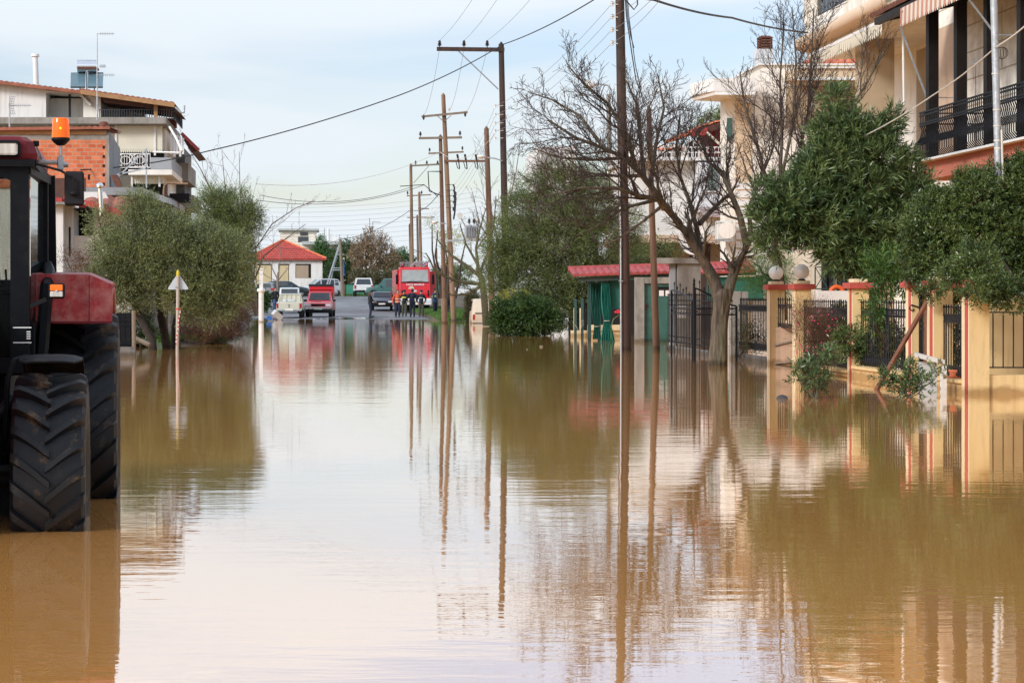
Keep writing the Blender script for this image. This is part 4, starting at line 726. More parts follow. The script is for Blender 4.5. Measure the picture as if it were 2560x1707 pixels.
for a, b, c in ((641, 678, 'board_yellow'), (697, 721, 'board_yellow'), (740, 776, 'board_brown')):
    bm_ = mat(c, (.55, .45, .26) if c[-1] == 'w' else (.36, .28, .20), .8, var=.1, stretch=(1, 1, .3)); f = MB(); f.box(X_(a, YH)-.06, X_(b, YH)+.06, YH-.012, YH+.02, Z_(695 if c[-1] == 'n' else 712, YH), Z_(661, YH)+.06); fo = f.build('opening', MT['dark'], hh)
    f = MB(); f.box(X_(a, YH), X_(b, YH)-(.2 if c[-1] == 'n' else 0), YH-.03, YH-.013, Z_(695 if c[-1] == 'n' else 712, YH), Z_(662, YH)-.05); f.build('boarding', bm_, fo)
YC = 262.0; ch = thing('flat_roofed_house', 'pale cream flat-roofed house with long grey slab roof behind the red-roofed house', 'house', (X_(790, YC), YC, 1.4))
m = MB(); m.box(X_(700, YC), X_(792, YC), YC+1, YC+9, 1.3, Z_(576, YC)); m.build('tower_wall', MT['siding'], ch)
m = MB(); m.box(X_(695, YC), X_(798, YC), YC+.5, YC+9.5, Z_(576, YC)+.001, Z_(571, YC)); m.box(X_(755, YC), X_(955, YC), YC-1.2, YC+10, Z_(612, YC), Z_(604, YC)); m.build('slab', mat('pale_slab', (.42, .45, .44), .8, var=.06), ch)
m = MB(); m.box(X_(765, YC), X_(940, YC), YC, YC+.95, 1.3, Z_(612, YC)-.01); m.build('lower_wall', MT['cream_light'], ch); win(ch, X_(822, YC), X_(836, YC), Z_(640, YC), Z_(618, YC), YC)
m = MB(); m.box(X_(745, YC), X_(771, YC), YC+.95, YC+.999, Z_(605, YC), Z_(591, YC)); m.box(X_(750, YC), X_(770, YC), YC+.95, YC+.999, Z_(589, YC), Z_(580, YC)); m.build('window', MT['window'], ch)
m = MB()
for x_, a, b, r_ in ((821, 573, 618, .16), (826, 585, 604, .1), (839, 587, 604, .08), (900, 585, 604, .14)): m = MB(); m.cyl(P(x_, b, YC), P(x_, a, YC), r_, n=8); m.build('flue', MT['white_wall'], ch)
m = MB(); m.box(X_(833, YC), X_(843, YC), YC-.3, YC+.3, Z_(604, YC), Z_(594, YC)); m.build('chimney', MT['white_wall'], ch)
m = MB(); m.bar(P(926, 604, YC), P(924, 545, YC), .06); m.bar(P(932, 600, YC), P(932, 554, YC), .06); m.bar(P(932, 555, YC), P(952, 556, YC), .05); m.bar(P(811, 600, YC), P(811, 570, YC), .05); m.build('aerial', MT['darkgrey'], ch)
m = MB(); m.quad(P(905, 592, YC), P(930, 585, YC), P(938, 604, YC), P(905, 604, YC)); m.box(X_(905, YC), X_(930, YC), YC+.02, YC+.1, Z_(604, YC), Z_(590, YC)); m.build('roof_rail', MT['galv'], ch)
# green screen fence
gf = thing('screen_fence', 'long green mesh screen fence with rusty posts across the far junction', 'fence', (6, 200, 1.42)); Yg = 200.3
m = MB(); m.box(X_(835, Yg), X_(1120, Yg), Yg, Yg+.02, 1.6, Z_(712, Yg)); m.build('mesh', mat('green_mesh', (.04, .22, .15), .8, var=.15, scale=2), gf)
for k in range(12): m = MB(); xx = X_(838+k*24, Yg); m.cyl((xx, Yg-.05, 1.4), (xx, Yg-.05, Z_(708, Yg)), .05, n=6); m.build('post', MT['rust_wood'], gf)

# ---------------------------------------------------------------- right side: yellow garden wall with pillars
XF = 9.9
def pil(parent, Y, w_=.30, d=.37, cap=True, stripe=1, wx=None):
    x0 = XF if wx is None else wx; m = MB(); m.box(x0, x0+w_, Y, Y+d, -.4, 1.62); po = m.build('pillar', MT['yellow'], parent)
    m = MB(); m.box(x0-.006, x0-.001, Y+.001, Y+d-.001, -.4, 1.619); m.build('face_panel', MT['pillar_cream'], po)
    sw_ = .15 if stripe == 1 else .03; m = MB(); m.box(x0-.011, x0-.0065, Y+.05 if stripe == 1 else Y+.002, Y+.05+sw_ if stripe == 1 else Y+.03, -.4, 1.618); m.build('red_stripe', MT['red_trim'], po)
    m = MB(); m.bbox(x0-.08, x0+w_+.08, Y-.07, Y+d+.07, 1.62, 1.73, .008); m.build('cap', MT['red_trim'], po)
    m = MB(); m.bbox(x0+.01, x0+w_-.01, Y+.03, Y+d-.03, 1.731, 1.80, .008); m.build('block', MT['pillar_cream'], po); return po
gw = thing('garden_wall', 'yellow plastered garden wall with red-capped pillars and black spiked railings', 'garden wall', (XF, 40, -.37))
PY = [45.65, 42.6, 38.25, 34.65, 33.35, 31.45]
PY = [5200*XF/(x-790)-.37 for x in (1918, 1981, 2119, 2265, 2318, 2405)]
for i, Yp in enumerate(PY): pil(gw, Yp, stripe=2 if i < 2 else 1)
m = MB()
def lowwall(ya, yb, top): m.box(XF+.02, XF+.28, ya, yb, -.4, top); m.box(XF-.03, XF+.30, ya, yb, top+.001, top+.05)
lowwall(PY[2]+.37, PY[1], .05); lowwall(PY[3]+.37, PY[2], .15); lowwall(PY[5]+.37, PY[4], .15)
m.box(XF+.02, XF+.28, PY[1]+.37, PY[0], -.4, -.02)
m.box(XF+.30, XF+6, PY[5]+.06, PY[5]+.30, -.4, Z_(938, PY[5])); m.build('low_wall', MT['yellow'], gw)
m = MB(); m.box(XF+.45, XF+1.75, PY[5]+1.3, PY[5]+1.5, -.4, 1.55); m.build('inner_wall', MT['yellow'], gw)
def panel(ya, yb, z0, z1, n, tips=.12, x=XF+.15):
    mb = MB(); rail(mb, (x, ya), (x, yb), z0, z1, n, .011, (.04, .15, .84, .95), tips, .02)
    L_ = yb-ya
    for k in range(n*2): y = ya+L_*(k+.5)/(n*2); mb.cyl((x, y, z0+(z1-z0)*.84), (x, y, z0+(z1-z0)*.95), .009, n=4); mb.cyl((x, y, z0+(z1-z0)*.04), (x, y, z0+(z1-z0)*.15), .009, n=4)
    return mb
panel(PY[2]+.42, PY[1]-.03, .12, 1.30, 24).build('railing', MT['iron'], gw)
panel(PY[3]+.42, PY[2]-.03, .22, 1.30, 22).build('railing', MT['iron'], gw)
panel(PY[5]+.42, PY[4]-.03, .22, 1.24, 11).build('railing', MT['iron'], gw)
m = MB(); Yq = PY[5]+.2; m.bar((XF+.33, Yq, 1.24), (XF+1.3, Yq, 1.24), .02); m.bar((XF+.33, Yq, .40), (XF+6, Yq, .40), .02)
for k in range(7): xx = XF+.42+k*.155; m.cyl((xx, Yq, .40), (xx, Yq, 1.24), .010, n=6)
m.bar((XF+1.2, Yq, 1.17), (XF+6, Yq, 1.17), .02)
m.tube([(XF+1.28, Yq, 1.2), (XF+1.25, Yq, .9), (XF+1.32, Yq, .6)], .012, 5)
for k in range(9): xx = XF+1.35+k*.16; m.tube([(xx, Yq, .40), (xx+.05, Yq, .7), (xx-.03, Yq, .95), (xx, Yq, 1.17)], .010, 5)
m.build('barred_panel', MT['iron'], gw)
# gates in the wall
g1 = thing('iron_gate', 'small black spiked iron gate between the two globe-lit pillars', 'gate', (XF+.15, PY[1]+.8, -.1)); mb = panel(PY[1]+.42, PY[0]-.05, .8, 1.32, 9, .14); mb.build('bars', MT['iron'], g1)
g2 = thing('iron_gate', 'narrow black iron gate with scroll top left of the brown boarded post', 'gate', (XF+.15, PY[4]+.8, .0)); mb = MB(); ya, yb = PY[4]+.42, PY[3]-.04
rail(mb, (XF+.12, ya), (XF+.12, yb), .16, 1.25, 6, .012, (0, .3, .72, .8, 1), 0, .022); mb.cyl((XF+.12, yb, .1), (XF+.12, yb, 1.45), .025, n=8); mb.ball((XF+.12, yb, 1.48), .04, 6); mb.tube([(XF+.10, yb+.02, 1.30), (XF-.02, yb+.02, 1.34), (XF-.06, yb+.02, 1.28), (XF-.01, yb+.02, 1.24), (XF+.02, yb+.02, 1.28)], .012, 5); mb.build('bars', MT['iron'], g2)
bp_ = MB(); bp_.box(XF+.10, XF+.17, PY[4]+.75, PY[4]+.88, .02, 1.52); props(bp_.build('timber_post', MT['rust_wood']), 'upright brown timber post fixed in the narrow gateway', 'post')
dp = thing('board_gate', 'weathered board panel with metal handle hung between the globe pillars', 'gate', (XF+.05, PY[1]+1, -.3)); ya, yb = PY[1]+1.1, PY[0]+.0
m = MB(); Yd = PY[0]-.25; m.add([(XF+.05, Yd, -.4), (XF+.52, Yd-.5, -.4), (XF+.52, Yd-.5, .92), (XF+.05, Yd, .80), (XF+.09, Yd+.03, -.4), (XF+.56, Yd-.47, -.4), (XF+.56, Yd-.47, .92), (XF+.09, Yd+.03, .80)], [(0, 1, 2, 3), (7, 6, 5, 4), (0, 4, 5, 1), (1, 5, 6, 2), (2, 6, 7, 3), (3, 7, 4, 0)]); m.build('board', MT['board'], dp)
m = MB(); m.bar((XF+.02, Yd-.02, .42), (XF+.55, Yd-.56, .58), .05, .035); m.bar((XF+.02, Yd-.02, .03), (XF+.55, Yd-.56, .10), .05, .035); m.build('batten', MT['wood_grey'], dp)
m = MB(); m.tube([(XF+.30, Yd-.36, .12), (XF+.40, Yd-.5, .13), (XF+.48, Yd-.56, .15)], .018, 6); m.build('handle', MT['chrome'], dp)
for i, lab in ((0, 'white globe lamp on the farther of the two twin pillars'), (1, 'white globe lamp on the nearer of the two twin pillars')):
    t = thing('globe_lamp', lab, 'lamp', (XF+.15, PY[i]+.18, 1.80), 'globe lamps on the gate pillars'); m = MB(); m.lathe([(.08, 1.80), (.085, 1.82), (.05, 1.835), (.05, 1.85)], (XF+.15, PY[i]+.18, 0), 'z', 16); m.build('lamp_base', MT['darkgrey'], t)
    m = MB(); m.ball((XF+.15, PY[i]+.18, 1.985), .155, 16); m.build('globe', MT['white_globe'], t)
# leaning pole, peeling white box, pot, stone
m = MB(); m.bar(P(2190, 977, 33.0), P(2333, 728, 33.8), .062, .05); props(m.build('leaning_timber', MT['rust_wood']), 'long reddish-brown timber leaning from the water onto the yellow wall', 'timber')
pb = thing('meter_box', 'white wooden frame with peeling paint standing in the water by the wall', 'frame', (X_(2335, 32.2), 32.2, -.3)); Yw = 32.0
m = MB(); a = P(2289, 893, Yw); b = P(2362, 912, Yw); m.add([a, b, b+Vector((0, 0, .075)), a+Vector((0, 0, .055)), a+Vector((.05, .25, .02)), b+Vector((.0, .3, .02)), b+Vector((0, .3, .09)), a+Vector((.05, .25, .08))], [(0, 1, 2, 3), (7, 6, 5, 4), (0, 4, 5, 1), (1, 5, 6, 2), (2, 6, 7, 3), (3, 7, 4, 0)]); m.build('lintel', MT['peeled'], pb)
m = MB(); m.box(X_(2354, Yw), X_(2368, Yw), Yw+.02, Yw+.09, -.4, Z_(913, Yw)); m.build('leg', MT['peeled'], pb)
m = MB(); m.box(X_(2303, Yw), X_(2348, Yw), Yw+.12, Yw+.16, -.4, Z_(905, Yw)); m.build('panel', MT['grey_plastic'], pb)
pt = thing('flower_pot', 'terracotta flower pot on the wall ledge behind the black railings', 'flower pot', (XF+.15, PY[4]-.55, .2)); m = MB(); m.lathe([(.001, .20), (.07, .20), (.095, .30), (.105, .30), (.105, .33), (.08, .33), (.075, .30), (.001, .29)], (XF+.16, PY[4]-.6, 0), 'z', 18); m.lathe([(.001, .2), (.13, .2), (.14, .22), (.001, .22)], (XF+.16, PY[4]-.6, 0), 'z', 18); m.build('pot', MT['tile_bright'], pt)
m = MB(); m.ball(tuple(P(1955, 993, 5200*1.5/258)-Vector((0, 0, .03))), .085, 4, (1.1, .9, .85)); props(m.build('stone', MT['stone']), 'dark wet stone breaking the water near the globe-lit pillars', 'stone')

# house R1: near right, balcony with bellied black railing
r1 = thing('balcony_house', 'cream house on the right with bellied black balcony railing, dark posts and striped awning', 'house', (15, 42, -.37))
XB, XW = 13.6, 15.0; zf = 4.46
m = MB(); m.box(XW, XW+9, 30, 50.8, zf, 8.6); m.build('upper_wall', MT['siding_y'], r1)
m = MB(); m.box(XW-.02, XW-.003, 48.6, 50.79, zf, 7.9); m.build('peach_reveal', MT['peach'], r1)
m = MB(); m.box(XW-.1, XW+9, 30, 50.7, -.4, zf-.42); m.build('lower_wall', MT['yellow'], r1)
m = MB(); m.box(XB-.05, XW+5, 30, 46.6, zf-.40, zf-.02); m.build('floor_edge', MT['salmon'], r1); m = MB(); m.box(XB-.26, XW-.01, 30, 46.65, zf-.018, zf+.03); m.build('floor_slab', MT['white_paint'], r1)
win_x(r1, 46.6, 48.0, zf+.1, 6.75, XW, blind=True, name='balcony_door', mull=1); win_x(r1, 37.5, 39.0, zf+.1, 6.75, XW, blind=True, name='balcony_door')
PYS = [5200*XB/(x-790) for x in (2325, 2395, 2470, 2554)]+[36.6, 33.2]
for y in PYS: m = MB(); m.box(XB-.06, XB+.16, y-.11, y+.11, zf+.03, 8.05); m.build('post', MT['dark_beam'], r1)
rl = MB()
y = 46.45
zt_ = 5.56
for z in (zt_, zt_-.07, zt_-.24, zt_-.29): rl.bar((XB-.10, 30, z), (XB-.10, 46.5, z), .035, .035)
for z in (zt_, zt_-.24): rl.bar((XB-.02, 46.5, z), (XW, 46.5, z), .03, .03)
k = 0
while y > 33:
    rl.cyl((XB-.10, y, zt_-.29), (XB-.10, y, zt_), .011, n=4)
    rl.tube([(XB-.10, y, zt_-.29), (XB-.06, y, zt_-.40), (XB-.10, y, zt_-.56), (XB-.24, y, zt_-.76), (XB-.24, y, zt_-.92), (XB-.10, y, zt_-1.08)], .014, 5, smooth=True)
    y -= .125; k += 1
rl.bar((XB-.10, 30, zf+.06), (XB-.10, 46.5, zf+.06), .03, .03); rl.build('balcony_railing', MT['iron'], r1)
eA = (12.95, 48.4, Z_(36, 48.4)); 
tiled('roof', MT['tile_brown'], r1, (12.95, 30, 7.98), (12.95, 48.6, 7.98), (17.5, 48.6, 9.6), (17.5, 30, 9.6), pitch=.24, amp=.06, thick=.05)
m = MB(); m.add([(13.0, 30, 7.93), (13.0, 48.4, 7.93), (17.5, 48.4, 9.52), (17.5, 30, 9.52)], [(0, 1, 2, 3)]); m.box(12.99, 13.12, 30, 48.4, 7.78, 7.93)
y = 48.3
while y > 31: m.bar((13.02, y, 7.86), (15.2, y, 8.35), .10, .12); y -= .75
m.build('eave_timber', MT['dark_beam'], r1)
m = MB(); m.box(XB-.05, XB+.12, 30, 46.6, 7.80, 7.98); m.build('beam', MT['dark_beam'], r1)
aw = MB(); ws = .16; y = 46.2; stripe = MB(); k = 0
while y > 31:
    tgt = aw if k % 2 else stripe; tgt.add([(12.98, y, 7.86), (12.98, y-ws, 7.86), (12.97, y-ws, 7.52), (12.97, y-ws*.75, 7.45), (12.97, y-ws*.25, 7.45), (12.97, y, 7.52)], [(0, 1, 2, 3, 4, 5)])
    tgt.add([(12.98, y, 7.86), (12.98, y-ws, 7.86), (13.6, y-ws, 8.02), (13.6, y, 8.02)], [(0, 1, 2, 3)]); y -= ws; k += 1
ao = aw.build('awning_valance', MT['awning'], r1); stripe.build('red_stripes', mat('awning_red', (.52, .24, .18), .9), ao)
m = MB()
for y in (46.3, 41.6): m = MB(); m.bar((12.99, y, 7.5), (XB, y+.02, 5.9 if y > 44 else 6.7), .035); m.bar((XB, y, 5.9 if y > 44 else 6.7), (XW, y, 5.88 if y > 44 else 6.7), .02); m.build('awning_arm', MT['galv'], r1)
m = MB(); m.box(XW-.04, XW-.004, 44.0, 44.07, zf, 8); m.build('red_downpipe', MT['red_fascia'], r1)
wc = thing('wind_chime', 'small wire wind chime hanging by the balcony wall', 'wind chime', (14.1, 41.4, 6.1)); m = MB(); cc = P(2505, 133, 42.0)
for k in range(6): m.tube([(cc.x+.12*math.cos(a*.524)*math.cos(k*.5236), cc.y+.12*math.cos(a*.524)*math.sin(k*.5236), cc.z+.12*math.sin(a*.524)) for a in range(13)], .004, 4)
m.cyl(cc+Vector((0, 0, .12)), cc+Vector((0, 0, 1.0)), .003, n=3); m.cyl(cc-Vector((0, 0, .12)), cc-Vector((0, 0, .28)), .008, n=5); m.build('wires', MT['dark_beam'], wc)

# house R2: rounded balconies
r2 = thing('rounded_balcony_house', 'cream three-storey house with rounded balcony parapets behind the balcony house', 'house', (16, 62, -.37))
YR = 60.0
m = MB(); xa = 14.15
def parapet(z0, z1, xo, y0, y1, r_=.9):
    pts = [(xo, y0)]; pts = [(xo+r_-r_*math.cos(a), y1-r_+r_*math.sin(a)) for a in [math.pi/2*k/6 for k in range(7)]]
    path = [(xo, y0)]+pts+[(xo+5, y1)]
    return path
def strip(mb, path, z0, z1, th):
    ring = lambda off, z: [(x, y, z) for x, y in path]
    inn = [(x+th*.9, y-th*.9) for x, y in path]
    mb.loft([[(x, y, z0) for x, y in path]+[(x, y, z0) for x, y in reversed(inn)], [(x, y, z1) for x, y in path]+[(x, y, z1) for x, y in reversed(inn)]], True, True)
pth = parapet(0, 0, xa, 50.9, YR+1)
strip(m, pth, 8.95, 9.35, .18); strip(m, pth, 10.4, 10.7, .18)
m.box(xa, xa+.18, YR-.9, YR+.4, 9.35, 10.4); m.box(xa, xa+.18, 51, 55.3, 9.35, 10.4)
m.box(xa+1.6, xa+9, 52, YR+2, 9.36, 13.5); m.box(xa+2.6, xa+9, 51.4, YR+2, -.4, 8.4); m.build('wall', MT['cream_light'], r2)
m = MB(); rows = []
for a_ in range(9):
    th_ = -math.pi/2+math.pi*a_/8*.75; off = .10+.16*math.cos(th_); zz = 8.78+.19*math.sin(th_); rows.append([(x-off if i < len(pth)-1 else x, y+(off if i > 1 else 0), zz) for i, (x, y) in enumerate(pth)])
rows.insert(0, [(x+.6, y-.6, 8.59) for x, y in pth])
m.loft(rows, closed=False, smooth=True); m.build('rounded_moulding', mat('moulding', (.66, .51, .37), .9, var=.06), r2)
m = MB(); m.box(xa+.2, xa+9, 51, YR+.8, 8.40, 8.93); m.build('ceiling_slab', MT['cream'], r2)
m = MB(); rail(m, (xa+.09, 55.4), (xa+.09, YR-1), 9.36, 10.4, 24, .016, (.05, .95)); m.build('railing', MT['iron'], r2)
m = MB(); m.box(X_(2185, 56)-.35, X_(2185, 56)+.55, 56, 56.6, -.4, 8.40); m.build('column', MT['tan_wall'], r2)
m = MB(); m.box(xa+.4, xa+6, YR+.5, YR+.8, -.4, 4.9); m.box(xa+.4, xa+6, YR+.5, YR+.8, 4.9, 5.0); strip(m, pth, 4.55, 5.0, .18); strip(m, pth, 5.0, 5.05, .25); m.build('lower_parapet', MT['cream_light'], r2)
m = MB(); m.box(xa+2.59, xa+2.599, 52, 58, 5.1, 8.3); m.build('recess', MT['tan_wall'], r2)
m = MB(); m.bar((xa+.02, 51.5, 8.36), (xa+.02, 59.6, 8.36), .06, .09); m.build('awning_rail', MT['white_paint'], r2)
awv = MB(); y = 59.4
while y > 52: awv.add([(xa+.0, y, 8.31), (xa+.0, y-.2, 8.31), (xa+.0, y-.17, 8.05), (xa+.0, y-.1, 7.98), (xa+.0, y-.03, 8.05)], [(0, 1, 2, 3, 4)]); y -= .2
awv.build('awning_valance', MT['awning'], r2)
for xx, yy in ((2187, 57), (2257, 52.5)): m = MB(); m.cyl(P(xx, 60, yy), P(xx+3, 262, yy), .03, n=8); m.build('white_rod', MT['white_paint'], r2)
# house R3: modern cream with projecting canopy
Y3 = 70.0; r3 = thing('canopy_house', 'modern cream house with angular white canopy and grey chimney', 'house', (16, 72, -.37))
m = MB(); m.prism([(X_(1815, Y3), -.4), (24, -.4), (24, Z_(163, Y3)), (X_(1895, Y3), Z_(163, Y3)), (X_(1815, Y3), Z_(206, Y3))], 'y', Y3, Y3+1.0); m.build('wall', MT['cream_light'], r3)
m = MB(); m.box(X_(1838, Y3), X_(1880, Y3), Y3-.02, Y3-.003, -.4, Z_(258, Y3)); m.box(X_(1965, Y3), 24, Y3-1.5, Y3-.01, Z_(205, Y3), Z_(180, Y3)); m.build('peach_face', mat('pale_peach', (.62, .48, .33), .9, var=.05), r3)
m = MB(); m.bar((X_(1895, Y3), Y3-.05, Z_(162, Y3)), (24, Y3-.05, Z_(162, Y3)), .12, .05); m.bar((X_(1814, Y3), Y3-.05, Z_(205, Y3)), (X_(1895, Y3), Y3-.05, Z_(162, Y3)), .12, .05); m.box(X_(1965, Y3), 24, Y3-1.6, Y3-1.51, Z_(184, Y3), Z_(180, Y3)); m.box(X_(1965, Y3), 24, Y3-1.6, Y3-1.51, Z_(213, Y3), Z_(206, Y3)); m.build('coping', MT['white_paint'], r3)
m = MB(); p = [(X_(1743, Y3-1), Y3+.4), (X_(1775, Y3-1), Y3-1.6), (X_(1882, Y3-1), Y3-1.6), (X_(1882, Y3-1), Y3-.03), (X_(1812, Y3), Y3+.9)]; z1, z0 = Z_(208, Y3), Z_(240, Y3)
m.loft([[(x+(X_(1820, Y3)-x)*.10, y, z0-.12) for x, y in p], [(x+(X_(1820, Y3)-x)*.04, y+.02, z0) for x, y in p], [(x, y, z0) for x, y in p], [(x, y, z1) for x, y in p]], True, True); m.build('canopy', MT['white_paint'], r3)
m = MB(); m.box(X_(1897, Y3), X_(1940, Y3), Y3+.3, Y3+.9, Z_(163, Y3)-.1, Z_(120, Y3)); cm = m.build('chimney', mat('grey_white', (.56, .57, .58), .85), r3)
m = MB(); xx0, xx1 = X_(1905, Y3), X_(1938, Y3)
for k in range(5): m.box(xx0, xx1, Y3+.4, Y3+.8, Z_(118-k*6.5, Y3), Z_(118-k*6.5, Y3)+.045)
for xx in (xx0, xx1-.05): m.box(xx, xx+.05, Y3+.4, Y3+.46, Z_(120, Y3), Z_(92, Y3)); m.box(xx, xx+.05, Y3+.74, Y3+.8, Z_(120, Y3), Z_(92, Y3))
m.loft([[(xx0-.03, Y3+.38, Z_(91, Y3)), (xx1+.03, Y3+.38, Z_(91, Y3)), (xx1+.03, Y3+.82, Z_(91, Y3)), (xx0-.03, Y3+.82, Z_(91, Y3))], [(xx0+.08, Y3+.5, Z_(85, Y3)), (xx1-.08, Y3+.5, Z_(85, Y3)), (xx1-.08, Y3+.7, Z_(85, Y3)), (xx0+.08, Y3+.7, Z_(85, Y3))]], True, True); m.build('chimney_cowl', MT['tile_brown'], cm)
tiled('rear_roof', MT['tile_bright'], r3, (X_(2000, 74), 74, Z_(162, 74)), (22, 74, Z_(162, 74)), (22, 79, Z_(125, 79)), (X_(2070, 79), 79, Z_(125, 79)), pitch=.3, amp=.07)
m = MB(); m.box(X_(1817, Y3), X_(1829, Y3), Y3-.09, Y3-.003, Z_(352, Y3), Z_(296, Y3)); m.build('shutter', MT['shutter'], r3)
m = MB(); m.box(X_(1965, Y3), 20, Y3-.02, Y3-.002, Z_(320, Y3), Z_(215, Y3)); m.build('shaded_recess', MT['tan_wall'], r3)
m = MB()
for k in range(9): z = Z_(640, Y3)+k*.28; m.box(X_(1838, Y3)+.02, 18, Y3-.045, Y3-.021, z, z+.22)
m.build('siding', MT['white_paint'], r3)
# house R4: white house with red roof end, bay, AC
Y4 = 86.0; r4 = thing('white_house', 'white two-storey house with timber eave, corner bay and air conditioner', 'house', (14, 88, -.37))
m = MB(); m.box(X_(1575, Y4), X_(1900, Y4), Y4, Y4+8, Z_(588, Y4), Z_(402, Y4)); m.box(X_(1820, Y4), X_(1900, Y4), Y4-.3, Y4-.001, -.4, Z_(402, Y4)); m.build('wall', MT['white_wall'], r4)
m = MB(); m.box(X_(1575, Y4), X_(1800, Y4), Y4-.2, Y4+8, Z_(607, Y4), Z_(588, Y4)-.001); m.build('peach_band', MT['peach'], r4)
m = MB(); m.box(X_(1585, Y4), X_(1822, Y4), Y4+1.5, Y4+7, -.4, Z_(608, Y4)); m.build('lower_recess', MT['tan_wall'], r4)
m = MB(); m.box(X_(1740, Y4), X_(1792, Y4), Y4+1.4, Y4+1.49, 0, Z_(588, Y4)-.3); m.box(X_(1635, Y4), X_(1690, Y4), Y4+1.4, Y4+1.49, 0, Z_(608, Y4)); m.build('dark_door', mat('brown_door', (.07, .035, .025), .7), r4)
m = MB(); m.box(X_(1735, Y4), X_(1820, Y4), Y4-1.0, Y4-.01, Z_(532, Y4), Z_(410, Y4)); m.build('bay', mat('bay_white', (.66, .67, .70), .8, var=.04), r4)
m = MB(); m.loft([[(X_(1733, Y4), Y4-1.05, Z_(520, Y4)), (X_(1825, Y4), Y4-1.05, Z_(520, Y4)), (X_(1825, Y4), Y4-.02, Z_(520, Y4)), (X_(1733, Y4), Y4-.02, Z_(520, Y4))], [(X_(1750, Y4), Y4-1.0, Z_(545, Y4)), (X_(1825, Y4), Y4-1.0, Z_(545, Y4)), (X_(1825, Y4), Y4-.02, Z_(545, Y4)), (X_(1750, Y4), Y4-.02, Z_(545, Y4))]], True, True); m.build('bay_base', mat('mauve', (.42, .36, .36), .9), r4)
win(r4, X_(1759, Y4), X_(1777, Y4), Z_(478, Y4), Z_(420, Y4), Y4-1.0, frame='white_paint', mull=1)
m = MB()
for a, b in ((1757, 1766), (1770, 1779)): m.box(X_(a, Y4), X_(b, Y4), Y4-1.12, Y4-1.04, Z_(478, Y4), Z_(418, Y4))
m.build('shutter', mat('pale_green_shutter', (.16, .24, .22), .7), r4)
m = MB(); m.box(X_(1565, Y4), X_(1822, Y4), Y4-.9, Y4+6, Z_(405, Y4), Z_(398, Y4)); m.build('terrace_slab', MT['white_paint'], r4)
m = MB(); rail(m, (X_(1568, Y4), Y4-.85), (X_(1815, Y4), Y4-.85), Z_(398, Y4), Z_(372, Y4), 26, .014, (0, .5, 1), 0, .03); m.build('terrace_railing', MT['white_paint'], r4)
m = MB(); m.box(X_(1585, Y4), X_(1820, Y4), Y4+2.5, Y4+7, Z_(398, Y4), Z_(352, Y4)); m.build('set_back_wall', MT['cream_light'], r4)
win(r4, X_(1652, Y4), X_(1668, Y4), Z_(392, Y4), Z_(372, Y4), Y4+2.45); win(r4, X_(1682, Y4), X_(1702, Y4), Z_(392, Y4), Z_(372, Y4), Y4+2.45); win(r4, X_(1748, Y4), X_(1772, Y4), Z_(396, Y4), Z_(345, Y4), Y4+2.45)
m = MB(); m.box(X_(1789, Y4), X_(1815, Y4), Y4+1, Y4+4, Z_(398, Y4), Z_(316, Y4)); m.build('timber_wall', MT['red_dark'], r4)
tiled('roof', MT['tile_bright'], r4, (X_(1734, Y4), Y4-1, Z_(326, Y4)), (X_(1734, Y4), Y4+7, Z_(326, Y4)), (X_(1830, Y4), Y4+7, Z_(296, Y4)), (X_(1830, Y4), Y4-1, Z_(296, Y4)), pitch=.3, amp=.06, thick=.1)
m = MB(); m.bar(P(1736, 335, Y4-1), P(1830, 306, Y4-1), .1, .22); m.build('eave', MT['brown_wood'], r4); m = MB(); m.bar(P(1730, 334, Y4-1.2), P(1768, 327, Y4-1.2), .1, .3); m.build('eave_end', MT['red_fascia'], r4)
tiled('low_roof', MT['tile_bright'], r4, (X_(1635, Y4+3), Y4+2.2, Z_(365, Y4)), (X_(1700, Y4+3), Y4+2.2, Z_(361, Y4)), (X_(1690, Y4+3), Y4+5, Z_(348, Y4)), (X_(1640, Y4+3), Y4+5, Z_(350, Y4)), pitch=.3, amp=.06)
m = MB(); m.bar(P(1766, 331, Y4-1.4), P(1806, 367, Y4-1.4), .09); m.build('awning_arm', MT['awning'], r4)
ac = thing('air_conditioner', 'boxed air conditioner unit on a bracket on the white house wall', 'air conditioner', (X_(1812, 69.4), 69.4, Z_(602, 69.4))); Ya = 69.4
m = MB(); m.bbox(X_(1793, Ya), X_(1833, Ya), Ya, Ya+.4, Z_(600, Ya), Z_(552, Ya), .03); m.build('casing', MT['ac_white'], ac); m = MB(); m.box(X_(1790, Ya), X_(1834, Ya), Ya-.02, Ya+.42, Z_(603, Ya), Z_(600, Ya)-.002); m.build('bracket', MT['galv'], ac)
m = MB(); m.disc((X_(1818, Ya), Ya-.01, Z_(576, Ya)), (0, 1, 0), .28, .02, 20); m.build('fan_grille', MT['cream_light'], ac)
sdh = thing('satellite_dish', 'large white satellite dish against the white house wall', 'satellite dish', tuple(P(1735, 640, 80.0))); m = MB(); cc = P(1733, 596, 80.0); m.lathe([(.001, .10), (.3, .07), (.5, .0), (.51, .01), (.3, .09), (.001, .12)], (0, 0, 0), 'y', 24)
vv = np.concatenate(m.V)*np.array((1.05, 1, 1.25))+np.array(cc); m.V = [vv]; m.build('dish', MT['white_paint'], sdh); m = MB(); m.cyl(cc+Vector((0, .1, 0)), P(1735, 645, 80.2), .04, n=8); m.bar(cc+Vector((.1, 0, -.5)), cc+Vector((-.1, -.5, -.2)), .03); m.build('mast', MT['galv'], sdh)
